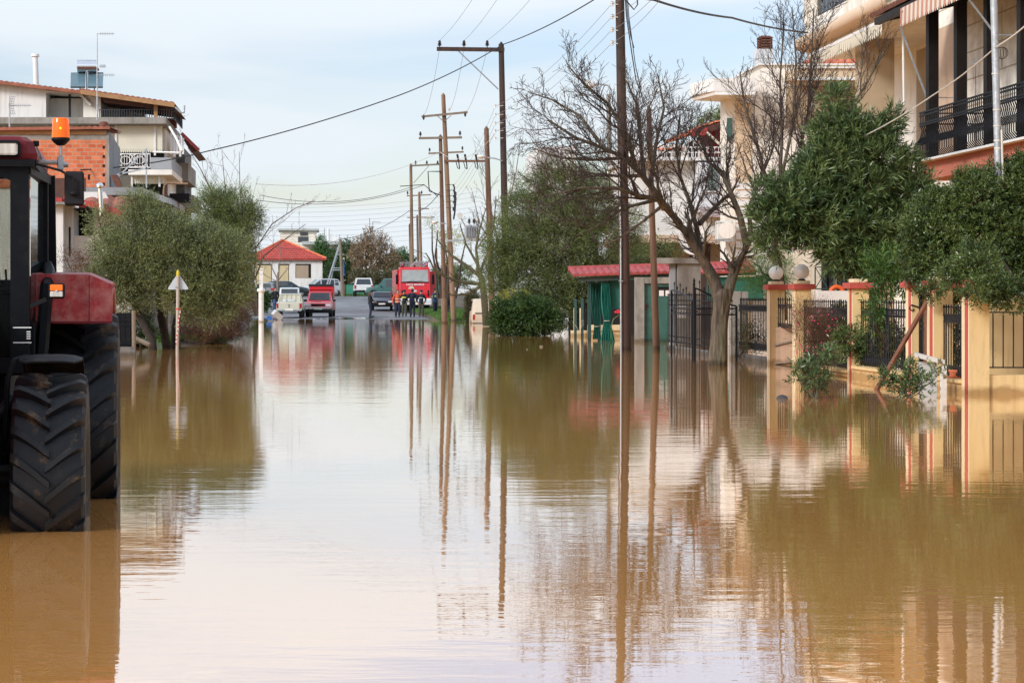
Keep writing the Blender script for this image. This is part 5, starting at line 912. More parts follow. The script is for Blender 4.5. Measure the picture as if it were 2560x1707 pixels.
# distant block behind the big olive
r5 = thing('distant_block', 'pale building top showing above the big roadside bush', 'building', (X_(1375, 120), 122, 0)); m = MB(); m.box(X_(1350, 120), X_(1440, 120), 120, 128, -.3, Z_(366, 120)); m.build('wall', MT['white_wall'], r5)
m = MB()
for k in range(9): m.box(X_(1352+k*5, 120), X_(1353.5+k*5, 120), 119.93, 119.99, Z_(412, 120), Z_(368, 120))
m.build('slats', MT['curtain'], r5)

# ---------------------------------------------------------------- carport with green screens
YP = 68.0; cpn = thing('carport', 'low carport with red ribbed roof, green door panels and concrete columns', 'carport', (10, 68, -.37))
def redroof(a, b, ya, yb, Yr):
    tiled('roof', MT['tile_red'], cpn, (X_(a, Yr), Yr-.5, Z_(yb, Yr)), (X_(b, Yr), Yr-.5, Z_(yb-(b-a)*.03, Yr)), (X_(b, Yr), Yr+.7, Z_(ya-(b-a)*.034, Yr)+.02), (X_(a, Yr)-.0, Yr+.7, Z_(ya, Yr)+.02), pitch=.21, amp=.05, rows=1)
    m = MB(); m.cyl((X_(a, Yr), Yr+.75, Z_(ya, Yr)+.06), (X_(b, Yr), Yr+.75, Z_(ya-(b-a)*.034, Yr)+.06), .09, n=10); m.build('ridge_cap', MT['tile_red'], cpn)
redroof(1428, 1680, 676, 690, YP); redroof(1748, 1886, 666, 684, YP)
m = MB(); m.bar(P(1447, 699, YP-.3), P(1680, 690, YP-.3), .1, .14); m.bar(P(1748, 687, YP-.3), P(1890, 682, YP-.3), .1, .14); m.build('green_beam', MT['dark_green_beam'], cpn)
m = MB(); m.box(X_(1574, YP), X_(1595, YP), YP-1.3, YP-1.0, -.4, Z_(694, YP)); m.box(X_(1595, YP)+.001, X_(1680, YP), YP-1.28, YP-1.0, Z_(709, YP), Z_(694, YP)); m.build('concrete_frame', MT['concrete'], cpn)
Yd2 = YP-1.1
m = MB(); m.box(X_(1597, Yd2), X_(1640, Yd2), Yd2-.08, Yd2-.02, -.1, Z_(710, Yd2)); m.box(X_(1640, Yd2)+.002, X_(1680, Yd2), Yd2-.075, Yd2-.02, -.1, Z_(741, Yd2)); m.box(X_(1640, Yd2)+.002, X_(1680, Yd2), Yd2-.10, Yd2-.02, Z_(717, Yd2), Z_(710, Yd2)); do = m.build('door', MT['green_door'], cpn)
m = MB(); 
for a, b in ((1647, 1659), (1663, 1675)): m.box(X_(a, Yd2), X_(b, Yd2), Yd2-.05, Yd2-.03, Z_(740, Yd2), Z_(726, Yd2))
m.build('vent_window', MT['white_paint'], do); m = MB(); m.box(X_(1642, Yd2), X_(1680, Yd2), Yd2-.045, Yd2-.03, Z_(741, Yd2), Z_(717, Yd2)); m.build('vent_recess', MT['dark'], do)
m = MB(); m.disc((X_(1617, Yd2), Yd2-.09, Z_(765, Yd2)), (0, 1, 0), .05, .02, 8); m.disc((X_(1614, Yd2), Yd2-.09, Z_(772, Yd2)), (0, 1, 0), .035, .02, 8); m.build('door_handle', mat('dark_red_iron', (.06, .012, .02), .5), do)
def curtain(xa, xb, xta, xtb, y_, yt, yb, yk, mt, name='curtain', seed=1):
    m = MB(); n = 40; rows = []
    for j in range(17):
        v = j/16; yy = yt+(yb-yt)*v; k = (yk-yt)/(yb-yt)
        pinch = .45+.55*min(1, abs(v-k)/.38)**.7
        xm = (xta+xtb)/2*(1-v)+(xa+xb)/2*v; hw = ((xtb-xta)*(1-v)+(xb-xa)*v)/2*pinch
        rows.append([(X_(xm+hw*(2*i/n-1), y_), y_+.05*math.sin(i*1.15+seed+v*1.5)*pinch, Z_(yy, y_)) for i in range(n+1)])
    m.loft(rows, closed=False, smooth=True); o = m.build(name, mt, cpn)
    r_ = MB(); xm = (xta+xtb)/2*(1-k)+(xa+xb)/2*k; hw = ((xtb-xta)*(1-k)+(xb-xa)*k)/2*.47
    r_.tube([(X_(xm+hw*math.cos(a*.5236), y_), y_+.09*math.sin(a*.5236), Z_(yk, y_)) for a in range(13)], .012, 5); r_.build('tie', MT['rope'], o)
curtain(1501, 1538, 1503, 1524, YP-.2, 707, 853, 802, MT['green_cloth']); curtain(1479, 1506, 1476, 1503, YP+.8, 707, 848, 816, MT['green_tarp'], seed=3)
m = MB(); m.box(X_(1526, YP), X_(1549, YP), YP-.02, YP, Z_(772, YP), Z_(702, YP)); m.build('tarpaulin', MT['green_tarp'], cpn); m = MB(); m.box(X_(1764, YP), X_(1905, YP), YP-.2, YP-.18, Z_(752, YP), Z_(692, YP)); m.build('tarpaulin', MT['green_tarp'], cpn)
m = MB(); m.box(X_(1520, YP), X_(1527, YP), YP+.1, YP+.2, -.4, Z_(700, YP)); m.box(X_(1470, YP+1), X_(1478, YP+1), YP+1, YP+1.1, -.4, Z_(700, YP+1)); m.box(X_(1497, YP+1), X_(1504, YP+1), YP+1.2, YP+1.3, -.4, Z_(700, YP+1)); m.build('post', MT['green_post'], cpn)
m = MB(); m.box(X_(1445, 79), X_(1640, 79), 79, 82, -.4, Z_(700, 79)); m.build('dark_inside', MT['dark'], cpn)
m = MB(); Yl = 76.0; m.box(X_(1428, Yl), X_(1570, Yl), Yl, Yl+.2, -.4, Z_(826, Yl)); m.box(X_(1470, Yl), X_(1570, Yl), Yl-.1, Yl+.19, Z_(826, Yl)+.002, Z_(812, Yl)); m.build('low_wall', MT['pillar_cream'], cpn)
for xx, yt, hh_ in ((1432, 770, 12), (1447, 770, 12)):
    m = MB(); m.box(X_(xx, Yl), X_(xx+4, Yl), Yl-.25, Yl-.21, -.4, Z_(yt, Yl)); props(m.build('timber_stake', MT['pillar_cream']), 'pale timber stake %s green post by the carport' % ('left of the first' if xx == 1432 else 'between the two'), 'stake', group='pale stakes by the carport')
for xx, lab in ((1438.5, 'left of the two green pointed posts standing in the water'), (1455.5, 'right of the two green pointed posts, wound with rope')):
    t = thing('green_post', lab, 'post', (X_(xx, 75), 75, -.3), 'green pointed posts by the carport'); m = MB(); cx_ = X_(xx, 75); m.box(cx_-.045, cx_+.045, 74.95, 75.04, -.4, Z_(752, 75)); m.loft([[(cx_-.06, 74.93, Z_(752, 75)), (cx_+.06, 74.93, Z_(752, 75)), (cx_+.06, 75.06, Z_(752, 75)), (cx_-.06, 75.06, Z_(752, 75))], [(cx_-.005, 74.99, Z_(746, 75)), (cx_+.005, 74.99, Z_(746, 75)), (cx_+.005, 75, Z_(746, 75)), (cx_-.005, 75, Z_(746, 75))]], True, True); m.build('shaft', MT['green_post'], t)
    if xx > 1450: m = MB(); [m.tube([(cx_+.06*math.cos(a*.785), 74.995+.06*math.sin(a*.785), Z_(806+k*5, 75)+.01*a) for a in range(9)], .008, 4) for k in range(3)]; m.tube([P(1455, 815, 74.9), P(1448, 828, 74.9), P(1438, 812, 74.9)], .008, 4); m.build('rope', MT['rope'], t)
# concrete gate frame and column nearer
cf = thing('concrete_gateway', 'rough concrete gateway with lintel behind the iron gate', 'gateway', (10.4, 58, -.37)); Yc = 58.0
m = MB(); m.box(X_(1694, Yc), X_(1752, Yc), Yc, Yc+.6, -.4, Z_(659, Yc)); m.box(X_(1638, Yc), X_(1752, Yc), Yc-.1, Yc+.62, Z_(659, Yc)+.001, Z_(645, Yc)); m.build('column', MT['concrete'], cf)
m = MB(); m.box(X_(1677, Yc), X_(1690, Yc), Yc+.1, Yc+.3, -.4, Z_(659, Yc)); m.build('side_post', MT['grey_render'], cf); m = MB(); m.box(X_(1692, Yc), X_(1715, Yc), Yc-.03, Yc-.002, Z_(795, Yc), Z_(763, Yc)); m.build('letter_slab', MT['white_paint'], cf)
# double iron gate
def leaf_gate(parent, p, q, nb, zpk, flip, zb=-.3):
    p = np.array(p, float); q = np.array(q, float); mb = MB(); z1, z0 = 1.20, 1.06
    arc = [(*(p+(q-p)*t), (zpk-.42*math.sin(t*1.35)**1.3 if not flip else zpk-.38*(1-math.cos(t*1.2)))) for t in [i/10 for i in range(11)]]
    mb.tube(arc, .022, 6); 
    for z in (z1, z0, -.25): mb.bar((*p, z), (*q, z), .03, .035)
    for c in (p, q): mb.bar((*c, zb), (*c, arc[0][2] if c is p else arc[-1][2]), .045)
    for k in range(1, nb): t = k/nb; c = p+(q-p)*t; zt = arc[int(t*10)][2]+.10+(.1 if k % 2 else 0); mb.cyl((*c, zb), (*c, zt-.06), .010, n=5); mb.tube([(*c, zt-.07), (*c, zt-.035), (*c, zt+.02)], [.010, .022, .002], 5)
    n_x = nb
    for k in range(n_x):
        a, b = p+(q-p)*k/n_x, p+(q-p)*(k+1)/n_x
        mb.tube([(*a, z0), (*((a+b)/2), (z0+z1)/2), (*a, z1)], .006, 4); mb.tube([(*b, z0), (*((a+b)/2), (z0+z1)/2), (*b, z1)], .006, 4)
    return mb.build('bars', MT['iron'], parent)
ga = thing('iron_gate', 'left leaf of the arched black iron double gate, swung away', 'gate', (8.6, 49, -.3), 'leaves of the double iron gate'); leaf_gate(ga, (8.75, 51.2), (8.53, 47.1), 7, 1.62, True)
gb = thing('iron_gate', 'right leaf of the arched black iron double gate, behind the tree trunk', 'gate', (9, 47, -.3), 'leaves of the double iron gate'); leaf_gate(gb, (8.56, 47.0), (9.5, 47.0), 9, 1.66, False)
m = MB(); m.cyl((8.545, 47.02, -.3), (8.545, 47.02, 1.78), .03, n=8); m.tube([(8.545, 47.02, 1.78), (8.545, 47.02, 1.83), (8.545, 47.02, 1.90)], [.02, .035, .003], 6); props(m.build('gate_post', MT['iron']), 'spiked black iron post where the two gate leaves meet', 'post')
wf = thing('rear_fence', 'black spiked iron fence further back behind the double gate', 'fence', (9.6, 52, -.2)); mb = MB(); rail(mb, (9.75, 50.5), (9.75, 57.6), .2, 1.42, 30, .012, (.03, .15, .85, .95), .14, .02); mb.build('railing', MT['iron'], wf); m = MB(); m.box(9.7, 9.85, 50.5, 57.6, -.4, .12); m.build('kerb', MT['concrete_dark'], wf)
ff = thing('spiked_fence', 'black spiked iron fence between the concrete post and the yellow pillars', 'fence', (10, 48.5, -.2)); Yc1 = 5200*9.95/(1842-790)
panel(PY[0]+.45, Yc1-.1, .24, 1.32, 20, .13, 9.98).build('railing', MT['iron'], ff); m = MB(); m.box(9.88, 10.06, PY[0]+.4, Yc1, -.4, .13); m.build('kerb', MT['concrete_dark'], ff)
m = MB(); m.box(9.80, 10.02, Yc1-.12, Yc1+.14, -.4, Z_(728, Yc1)); m.box(9.98, 10.2, Yc1-.1, Yc1+.1, -.4, Z_(728, Yc1)-.01); props(m.build('concrete_post', MT['concrete']), 'square concrete fence post right of the forked tree trunk', 'post')
# green terrace railings and orange ring seen over the fence
tr_ = thing('terrace_railing', 'green lattice railing with cream walls behind the yellow pillars', 'railing', (12.5, 55, 0)); m = MB(); Yt = 55.0
for a, b in ((2038, 2070), (2070, 2110)):
    m.bar(P(a, 668, Yt), P(b, 668, Yt), .03); m.bar(P(a, 722, Yt), P(b, 722, Yt), .03); m.bar(P(a, 668, Yt), P(b, 722, Yt), .02); m.bar(P(b, 668, Yt), P(a, 722, Yt), .02); m.bar(P(a, 668, Yt), P(a, 722, Yt), .03); m.bar(P(b, 668, Yt), P(b, 722, Yt), .03)
m.build('lattice', MT['green_post'], tr_); m = MB(); m.box(X_(1960, Yt), X_(2190, Yt), Yt+1, Yt+1.2, -.4, Z_(600, Yt)); m.build('wall', MT['cream'], tr_); m = MB(); m.box(X_(2076, Yt), X_(2104, Yt), Yt+.9, Yt+.99, 0, Z_(655, Yt)); m.box(X_(2115, Yt), X_(2140, Yt), Yt+.9, Yt+.99, 0, Z_(652, Yt)); m.build('door', MT['darkgrey'], tr_)
m = MB(); m.box(X_(2035, Yt), X_(2180, Yt), Yt-.4, Yt-.25, Z_(800, Yt), Z_(727, Yt)); m.build('ledge', MT['white_paint'], tr_)
lb = MB(); cc = P(2092, 729, 54.9); lb.tube([(cc.x+.16*math.cos(a*.3927), cc.y, cc.z+.13*math.sin(a*.3927)) for a in range(17)], .055, 8); props(lb.build('life_ring', mat('ring_orange', (.75, .12, .02), .5)), 'orange ring-shaped float on the terrace ledge', 'ring')
# ---------------------------------------------------------------- trees and shrubs
def blobs_px(lst, Y, dz=1.0):
    o = []
    for b in lst:
        x, y, r = b[:3]; yo = b[3] if len(b) > 3 else 0; c = P(x, y, Y+yo); rm = r*(Y+yo)/F; o.append((c.x, c.y, c.z, rm, rm*dz, rm*.92))
    return o
def olive(label, base, trunks, bl, Y, n, lm, seed, group=None, dzz=1.05, L=.065, W=.016, per=9, up=.5, twl=.30, r=.13, name='olive_tree', inner=.3):
    t = thing(name, label, 'tree', tuple(base), group); rg = random.Random(seed); mb = MB(); tw = mb; B = blobs_px(bl, Y, dzz)
    for tr in trunks:
        pts = [P(x, y, Y+yo) for x, y, yo in tr]; mb.tube(pts, [r*(1-.45*i/(len(pts)-1))*(1+.12*rg.uniform(-1, 1)) for i in range(len(pts))], 10)
        for k in range(7):
            b = rg.choice(B); q = np.array(b[:3])+np.array([rg.uniform(-.5, .5)*b[3], rg.uniform(-.5, .5)*b[4], rg.uniform(-.2, .6)*b[5]])
            grow(mb, tw, rg, wob(rg, pts[-1] if k % 2 else pts[-2], q, 4, .08), r*.42, .012, 1, 2.2, .4, .35, 3)
    to = mb.build('trunk', MT['dark_bark'], t)
    leaves('crown', LF[lm], t, B, n, per, L, W, twl, up=up, seed=seed, inner=inner, spread=.55); return t
olive('nearer olive tree with two dark leaning trunks behind the triangular sign', P(385, 883, 54), [[(384, 892, 0), (380, 850, 0), (352, 800, 0), (335, 755, .3), (325, 700, .3)], [(418, 872, 1.2), (412, 840, 1.2), (402, 790, 1.2), (395, 740, 1.2), (400, 680, 1)], [(440, 872, 1.6), (438, 820, 1.6), (448, 760, 1.6), (460, 700, 1.4)]],
      [(262, 610, 36), (300, 640, 62), (285, 700, 58), (352, 590, 66), (365, 528, 36), (345, 515, 35), (350, 665, 72), (430, 590, 62), (440, 640, 78), (505, 612, 58), (505, 680, 72), (560, 640, 62), (588, 665, 38), (550, 730, 58), (460, 735, 50), (585, 740, 36), (250, 556, 28), (385, 730, 40), (300, 745, 42), (340, 755, 26), (540, 775, 38), (500, 770, 34), (470, 780, 26), (255, 730, 30)], 57.2, 19000, 'olive', 11, dzz=.85, L=.07, W=.018)
olive('taller dark olive crown rising behind the nearer olive tree', P(560, 850, 66), [[(575, 850, 0), (570, 780, 0), (565, 700, 0), (562, 620, 0)]],
      [(525, 520, 36), (555, 505, 30), (590, 530, 50), (610, 560, 40), (632, 540, 20), (570, 580, 46), (596, 610, 38), (540, 560, 40), (600, 640, 36), (525, 487, 18), (590, 690, 34), (598, 730, 28), (590, 770, 28)], 66, 8000, 'olive2', 12, L=.07, r=.10)
bush('bramble_shrub', 'dry brown leafless brambles at the foot of the olive trees', 'shrub', (X_(530, 65), 65, .05), blobs_px([(475, 815, 34, 3), (520, 805, 42, 4), (565, 800, 44, 5), (600, 815, 30, 6), (550, 838, 30, 4), (500, 842, 26, 3), (600, 775, 28, 5), (455, 830, 24, 3), (585, 835, 24, 6)], 60, 1.2), 'heath', 6500, 7, .045, .012, .28, seed=21, stems=40, stemm='twig', stemr=.012, up=.9, inner=.1)
bush('garden_shrub', 'dark green leafy shrub between the black fence and olive trunk', 'shrub', (X_(350, 58), 58, 0), blobs_px([(345, 820, 26), (355, 790, 20), (375, 835, 18)], 58), 'shrub', 420, 8, .07, .03, .2, seed=22, stems=4)
bush('wall_creeper', 'brown creeper and bare stems beside the ruined white wall', 'creeper', (X_(200, 61), 61, .2), blobs_px([(195, 665, 26), (225, 660, 28), (250, 670, 26), (165, 640, 18), (215, 690, 30)], 61), 'heath', 1300, 6, .05, .014, .25, seed=23, stems=14, stemm='twig')
# right side
olive('large roadside bush-like tree with drooping grey-green crown left of the carport', P(1470, 845, 80), [[(1480, 846, 0), (1478, 780, 0), (1486, 700, 0), (1490, 640, 0)], [(1500, 846, .6), (1510, 780, .6), (1530, 700, .6)], [(1440, 846, .6), (1430, 780, .6), (1400, 700, .4)]],
      [(1242, 640, 36), (1250, 585, 36), (1290, 525, 40), (1335, 475, 36), (1236, 700, 32), (1268, 655, 40), (1300, 600, 58), (1250, 700, 30), (1340, 530, 60), (1400, 475, 56), (1440, 445, 40), (1375, 440, 30), (1400, 590, 85), (1320, 690, 62), (1480, 520, 64), (1500, 610, 76), (1560, 560, 44), (1570, 630, 44), (1440, 680, 70), (1380, 720, 60), (1545, 680, 30), (1280, 720, 36), (1495, 470, 36), (1440, 730, 36), (1340, 600, 60), (1450, 560, 60), (1290, 640, 50), (1400, 775, 42), (1430, 795, 30), (1360, 765, 50)], 79.5, 29000, 'olive2', 31, L=.085, W=.02, r=.12, name='roadside_tree', up=.1, twl=.35)
bush('green_shrub', 'dense rounded dark green shrub sitting on the water beside the van', 'shrub', (X_(1310, 77), 77, -.2), blobs_px([(1265, 795, 34), (1300, 775, 40), (1340, 785, 44), (1375, 805, 32), (1290, 815, 34), (1330, 820, 34), (1250, 815, 22), (1245, 770, 20)], 77), 'shrub', 5200, 8, .075, .034, .22, seed=32, stems=10, inner=.2)
bush('yellow_leaved_shrub', 'small spray of yellow-leaved shoots above the rounded green shrub', 'shrub', (X_(1265, 78.5), 78.5, .1), blobs_px([(1258, 746, 12), (1275, 735, 9), (1310, 738, 10), (1290, 742, 8)], 78.5), 'pale', 240, 7, .06, .02, .18, seed=33, stems=6)
bush('ivy_column', 'brown ivy-covered post standing beside the cream van', 'creeper', (X_(1176, 113), 113, -.3), blobs_px([(1176, 755, 11), (1177, 772, 11), (1176, 790, 11), (1178, 800, 10), (1180, 740, 12)], 113), 'drygreen', 1300, 6, .09, .035, .2, seed=34, stems=5)
def lumpy(mb, pts, rad, seed, n=36):
    """ridged bark: tube with wandering vertical furrows and swellings"""
    pts = [np.array(p, float) for p in pts]; P2 = []; R2 = []
    for i in range(len(pts)-1):
        for k in range(7): f = k/7; P2.append(pts[i]*(1-f)+pts[i+1]*f); R2.append(rad[i]*(1-f)+rad[i+1]*f)
    P2.append(pts[-1]); R2.append(rad[-1]); rings = []
    for i, (p, r) in enumerate(zip(P2, R2)):
        ring = []
        for k in range(n):
            a = 2*math.pi*k/n; z = p[2]*2.2; d = .06*math.sin(2*a+z+seed)+.05*math.sin(3*a-1.3*z)+.045*math.sin(9*a+2.1*math.sin(z*1.3)+seed)+.03*math.sin(15*a-1.7*math.sin(z*.9))
            ring.append((p[0]+r*(1+d)*math.cos(a), p[1]+r*(1+d)*math.sin(a), p[2]))
        rings.append(ring)
    mb.loft(rings, True, True, smooth=True)
def bare(label, base, trunk, limbs, Y, r, m_tr, m_tw, seed, dens=3.2, lr=.5, up=.3, maxlev=3, group=None, name='bare_tree', minr=.004, tr0=None):
    t = thing(name, label, 'tree', tuple(base), group); rg = random.Random(seed); mb = MB(); tw = mb if m_tr == 'moss_bark' else MB()
    tp = [P(x, y, Y+yo) for x, y, yo, _ in trunk]; lumpy(mb, tp, [k[3] for k in trunk], seed)
    for lb_ in limbs:
        pts = [P(x, y, Y+yo) for x, y, yo in lb_[1]]; 
        if tr0 is not None and not isinstance(lb_[0], tuple): grow(mb, tw, rg, pts, lb_[0], lb_[0]*.22, 0, dens, lr, up, maxlev, minr=minr)
        else: grow(mb, tw, rg, pts, lb_[0], lb_[0]*.25, 0, dens, lr, up, maxlev, minr=minr)
    mb.build('trunk', MT[m_tr], t)
    if tw is not mb: tw.build('twigs', MT[m_tw], t)
    return t
    tw.build('twigs', MT[m_tw], t); return t
BT = bare('big leafless street tree with thick forked trunk standing in the water', P(1795, 915, 44.2), [(1793, 945, 0, .205), (1794, 915, 0, .20), (1797, 860, 0, .182), (1800, 800, 0, .172), (1803, 765, 0, .178), (1806, 738, 0, .20), (1808, 722, 0, .17)],
  [(.155, [(1800, 745, 0), (1780, 690, .0), (1752, 640, -.1), (1722, 590, -.2), (1690, 550, -.3), (1655, 515, -.5)]),
   (.150, [(1812, 745, 0), (1832, 690, .1), (1855, 640, .2), (1878, 600, .3)]),
   (.085, [(1662, 520, -.5), (1630, 470, -.7), (1598, 430, -.9), (1565, 395, -1.0), (1510, 372, -1.2), (1440, 345, -1.4), (1370, 300, -1.5)]),
   (.075, [(1700, 560, -.3), (1650, 500, -1.0), (1600, 490, -1.4), (1540, 470, -1.9), (1450, 470, -2.2), (1370, 490, -2.4)]),
   (.070, [(1752, 640, -.1), (1742, 570, .2), (1722, 500, .4), (1700, 440, .5), (1690, 370, .7), (1700, 290, .8)]),
   (.060, [(1748, 560, .2), (1790, 515, .6), (1830, 480, .8), (1850, 440, .9)]),
   (.085, [(1868, 618, .3), (1850, 540, .3), (1826, 480, .3), (1805, 430, .4), (1770, 405, .6), (1745, 330, .7)]),
   (.06, [(1878, 600, .3), (1872, 520, .6), (1900, 450, .9), (1930, 380, 1.1), (1950, 300, 1.2)]),
   (.060, [(1590, 425, -.9), (1570, 340, -1.0), (1520, 260, -1.2), (1460, 210, -1.3), (1420, 165, -1.4)]),
   (.055, [(1610, 445, -.8), (1600, 340, -.5), (1590, 260, -.3), (1565, 200, -.2)]),
   (.055, [(1625, 465, -.7), (1640, 360, .0), (1660, 270, .3), (1645, 190, .5)]),
   (.045, [(1560, 395, -1.0), (1480, 400, -1.6), (1400, 395, -1.9), (1330, 370, -2.0)]),
   (.045, [(1640, 500, -.6), (1560, 520, -1.2), (1500, 560, -1.6), (1440, 590, -1.8)]),
   (.04, [(1510, 372, -1.2), (1450, 290, -.8), (1380, 250, -.6), (1320, 230, -.5)]),
   (.045, [(1600, 440, -.8), (1540, 440, -.6), (1450, 430, -.4), (1370, 420, -.3)]), (.04, [(1655, 515, -.5), (1600, 560, -.2), (1540, 600, .1), (1490, 620, .2)])],
  44.2, .2, 'bark', 'twig', 41, dens=5.6, lr=.50, up=.20, minr=.0055)
bare('leafless tree with long upright branches in front of the cream houses', P(1960, 760, 47.5), [(1958, 800, 0, .10), (1950, 700, 0, .09), (1935, 600, 0, .085), (1925, 540, 0, .08)],
  [(.06, [(1925, 540, 0), (1915, 450, .2), (1890, 350, .3), (1860, 260, .4), (1850, 180, .5)]), (.06, [(1930, 545, 0), (1950, 450, .1), (1955, 340, .2), (1950, 200, .3), (1960, 60, .4)]),
   (.07, [(1935, 560, 0), (1975, 470, -.2), (2030, 400, -.4), (2090, 330, -.5), (2160, 220, -.6), (2210, 130, -.7)]), (.055, [(1960, 510, -.1), (1995, 400, .2), (2020, 280, .4), (2030, 120, .5), (2035, 20, .5)]),
   (.05, [(1980, 465, -.2), (2060, 420, -.6), (2140, 390, -.8), (2230, 330, -.9)]), (.045, [(1930, 560, 0), (1900, 500, .4), (1870, 440, .7), (1850, 380, .8)]), (.045, [(1955, 440, 0), (1985, 300, .2), (1990, 150, .2), (1980, 20, .2)])],
  47.5, .1, 'bark', 'twig', 42, dens=4.6, lr=.44, up=.40, minr=.005)
bare('pruned mossy tree with thick stubby limbs beside the far poles', P(1215, 800, 100), [(1215, 815, 0, .16), (1212, 760, 0, .15), (1205, 700, 0, .14), (1195, 670, 0, .13)],
  [(.11, [(1200, 690, 0), (1160, 660, 0), (1130, 640, .2), (1105, 615, .2), (1095, 600, .2)]), (.10, [(1200, 710, 0), (1150, 705, -.2), (1110, 690, -.4), (1085, 675, -.4), (1075, 650, -.4), (1064, 632, -.4)]), (.09, [(1203, 715, 0), (1170, 735, -.2), (1130, 738, -.3), (1108, 722, -.3)]),
   (.09, [(1195, 670, 0), (1190, 620, 0), (1200, 570, .2), (1215, 520, .3)]), (.08, [(1200, 680, 0), (1225, 620, 0), (1235, 560, .2), (1240, 490, .2)]), (.07, [(1193, 660, 0), (1165, 610, .5), (1150, 560, .5)])],
  100, .16, 'moss_bark', 'twig', 43, dens=2.6, lr=.42, up=.25, minr=.009)
bare('pale slender leafless tree rising behind the olive trees', P(640, 760, 96), [(640, 790, 0, .10), (636, 730, 0, .09), (630, 690, 0, .085)],
  [(.05, [(632, 700, 0), (590, 600, 0), (540, 500, .2), (500, 420, .3), (470, 370, .3)]), (.05, [(632, 690, 0), (610, 580, 0), (600, 480, .2), (598, 380, .2)]), (.05, [(634, 700, 0), (640, 620, 0), (680, 560, .2), (740, 520, .3), (790, 500, .3)]), (.05, [(628, 690, 0), (570, 620, .4), (510, 560, .5), (470, 500, .6)]), (.045, [(636, 700, 0), (660, 640, -.4), (710, 600, -.6), (765, 560, -.6)]), (.04, [(620, 640, 0), (570, 520, -.3), (560, 440, -.3), (555, 380, -.3)])],
  96, .1, 'twig_pale', 'twig_pale', 44, dens=1.3, lr=.45, up=.4, minr=.007)
bare('thin young leafless tree in front of the red-roofed house', P(695, 735, 178), [(695, 742, 0, .12), (694, 700, 0, .10), (696, 680, 0, .09)],
  [(.07, [(695, 700, 0), (675, 660, 0), (655, 630, 0)]), (.07, [(696, 690, 0), (700, 650, 0), (702, 610, 0)]), (.06, [(696, 700, 0), (720, 670, 0), (735, 640, 0)]), (.05, [(695, 705, 0), (665, 690, 0), (645, 670, 0)])],
  178, .1, 'twig_pale', 'twig_pale', 45, dens=1.1, lr=.5, up=.4, minr=.013)
bare('grey leafless tree behind the dark tall pole', P(1255, 700, 118), [(1255, 800, 0, .14), (1255, 700, 0, .12), (1255, 640, 0, .11)],
  [(.07, [(1255, 650, 0), (1230, 540, 0), (1215, 450, 0), (1225, 390, 0)]), (.07, [(1255, 640, 0), (1270, 520, 0), (1290, 430, 0), (1300, 360, 0)]), (.06, [(1255, 640, 0), (1330, 520, .3), (1380, 430, .3), (1330, 340, .3)]), (.06, [(1253, 650, 0), (1200, 560, .3), (1180, 480, .3)])],
  118, .1, 'twig_pale', 'twig', 46, dens=1.5, lr=.45, up=.4, minr=.008)
# evergreen garden trees near right
def ever(name, label, base, trunk, bl, Y, n, per, lm, L, W, twl, seed, up=.5, spread=.8, droop=0, inner=.3, dz=1.0):
    t = thing(name, label, 'tree', tuple(base)); rg = random.Random(seed); mb = MB(); B = blobs_px(bl, Y, dz); pts = [P(x, y, Y+yo) for x, y, yo in trunk]
    mb.tube(pts, [.12-.05*i/(len(pts)-1) for i in range(len(pts))], 10)
    for b in B: mb.tube(wob(rg, pts[-1], (b[0], b[1], b[2]), 4, .08), [.045, .012], 6)
    mb.build('trunk', MT['dark_bark'], t); leaves('crown', LF[lm], t, B, n, per, L, W, twl, up=up, seed=seed, spread=spread, droop=droop, inner=inner); return t
ever('oleander_tree', 'tall oleander with long narrow leaves rising over the globe-lit pillars', P(2180, 850, 42), [(2188, 900, 0), (2184, 790, 0), (2178, 720, 0), (2160, 640, 0), (2110, 560, 0)],
     [(1925, 550, 42), (1985, 510, 62), (1930, 600, 36), (2005, 560, 54), (2060, 540, 80), (2040, 450, 60), (2090, 400, 62), (2100, 625, 50), (2150, 580, 86), (2160, 480, 80), (2200, 400, 62), (2240, 530, 72), (2230, 620, 70), (2140, 350, 50), (2090, 310, 40), (2092, 250, 24), (2060, 340, 28), (2200, 340, 36), (2230, 300, 20), (2280, 480, 44), (2300, 550, 46), (2310, 620, 44), (1905, 480, 20), (2270, 420, 24), (2300, 600, 50), (2180, 650, 50), (2130, 650, 36)], 42, 5200, 14, 'oleander', .17, .028, .25, 51, up=.55, spread=.75)
ever('pittosporum_tree', 'broad glossy dark evergreen shrub overhanging the yellow wall at the right edge', P(2520, 900, 34.2), [(2710, 1040, 1.4), (2700, 930, 1.4), (2690, 840, 1.2), (2600, 740, .6), (2500, 660, 0)],
     [(2290, 580, 44), (2325, 520, 42), (2310, 640, 55), (2360, 570, 75), (2390, 660, 66), (2440, 500, 70), (2460, 600, 90), (2520, 470, 66), (2540, 560, 90), (2420, 710, 50), (2500, 690, 70), (2575, 660, 80), (2330, 700, 42), (2560, 430, 46), (2600, 500, 80), (2370, 510, 46), (2290, 690, 26), (2340, 740, 22), (2560, 730, 50), (2420, 455, 30), (2640, 600, 90), (2490, 745, 36), (2380, 735, 26), (2400, 690, 45, -2.6), (2450, 725, 36, -3.3), (2505, 725, 42, -3.3), (2545, 745, 36, -3.3), (2330, 725, 26, -1.4), (2440, 660, 50, -2.8)], 34.4, 14500, 9, 'pitto', .066, .022, .13, 52, up=.5, spread=.95)
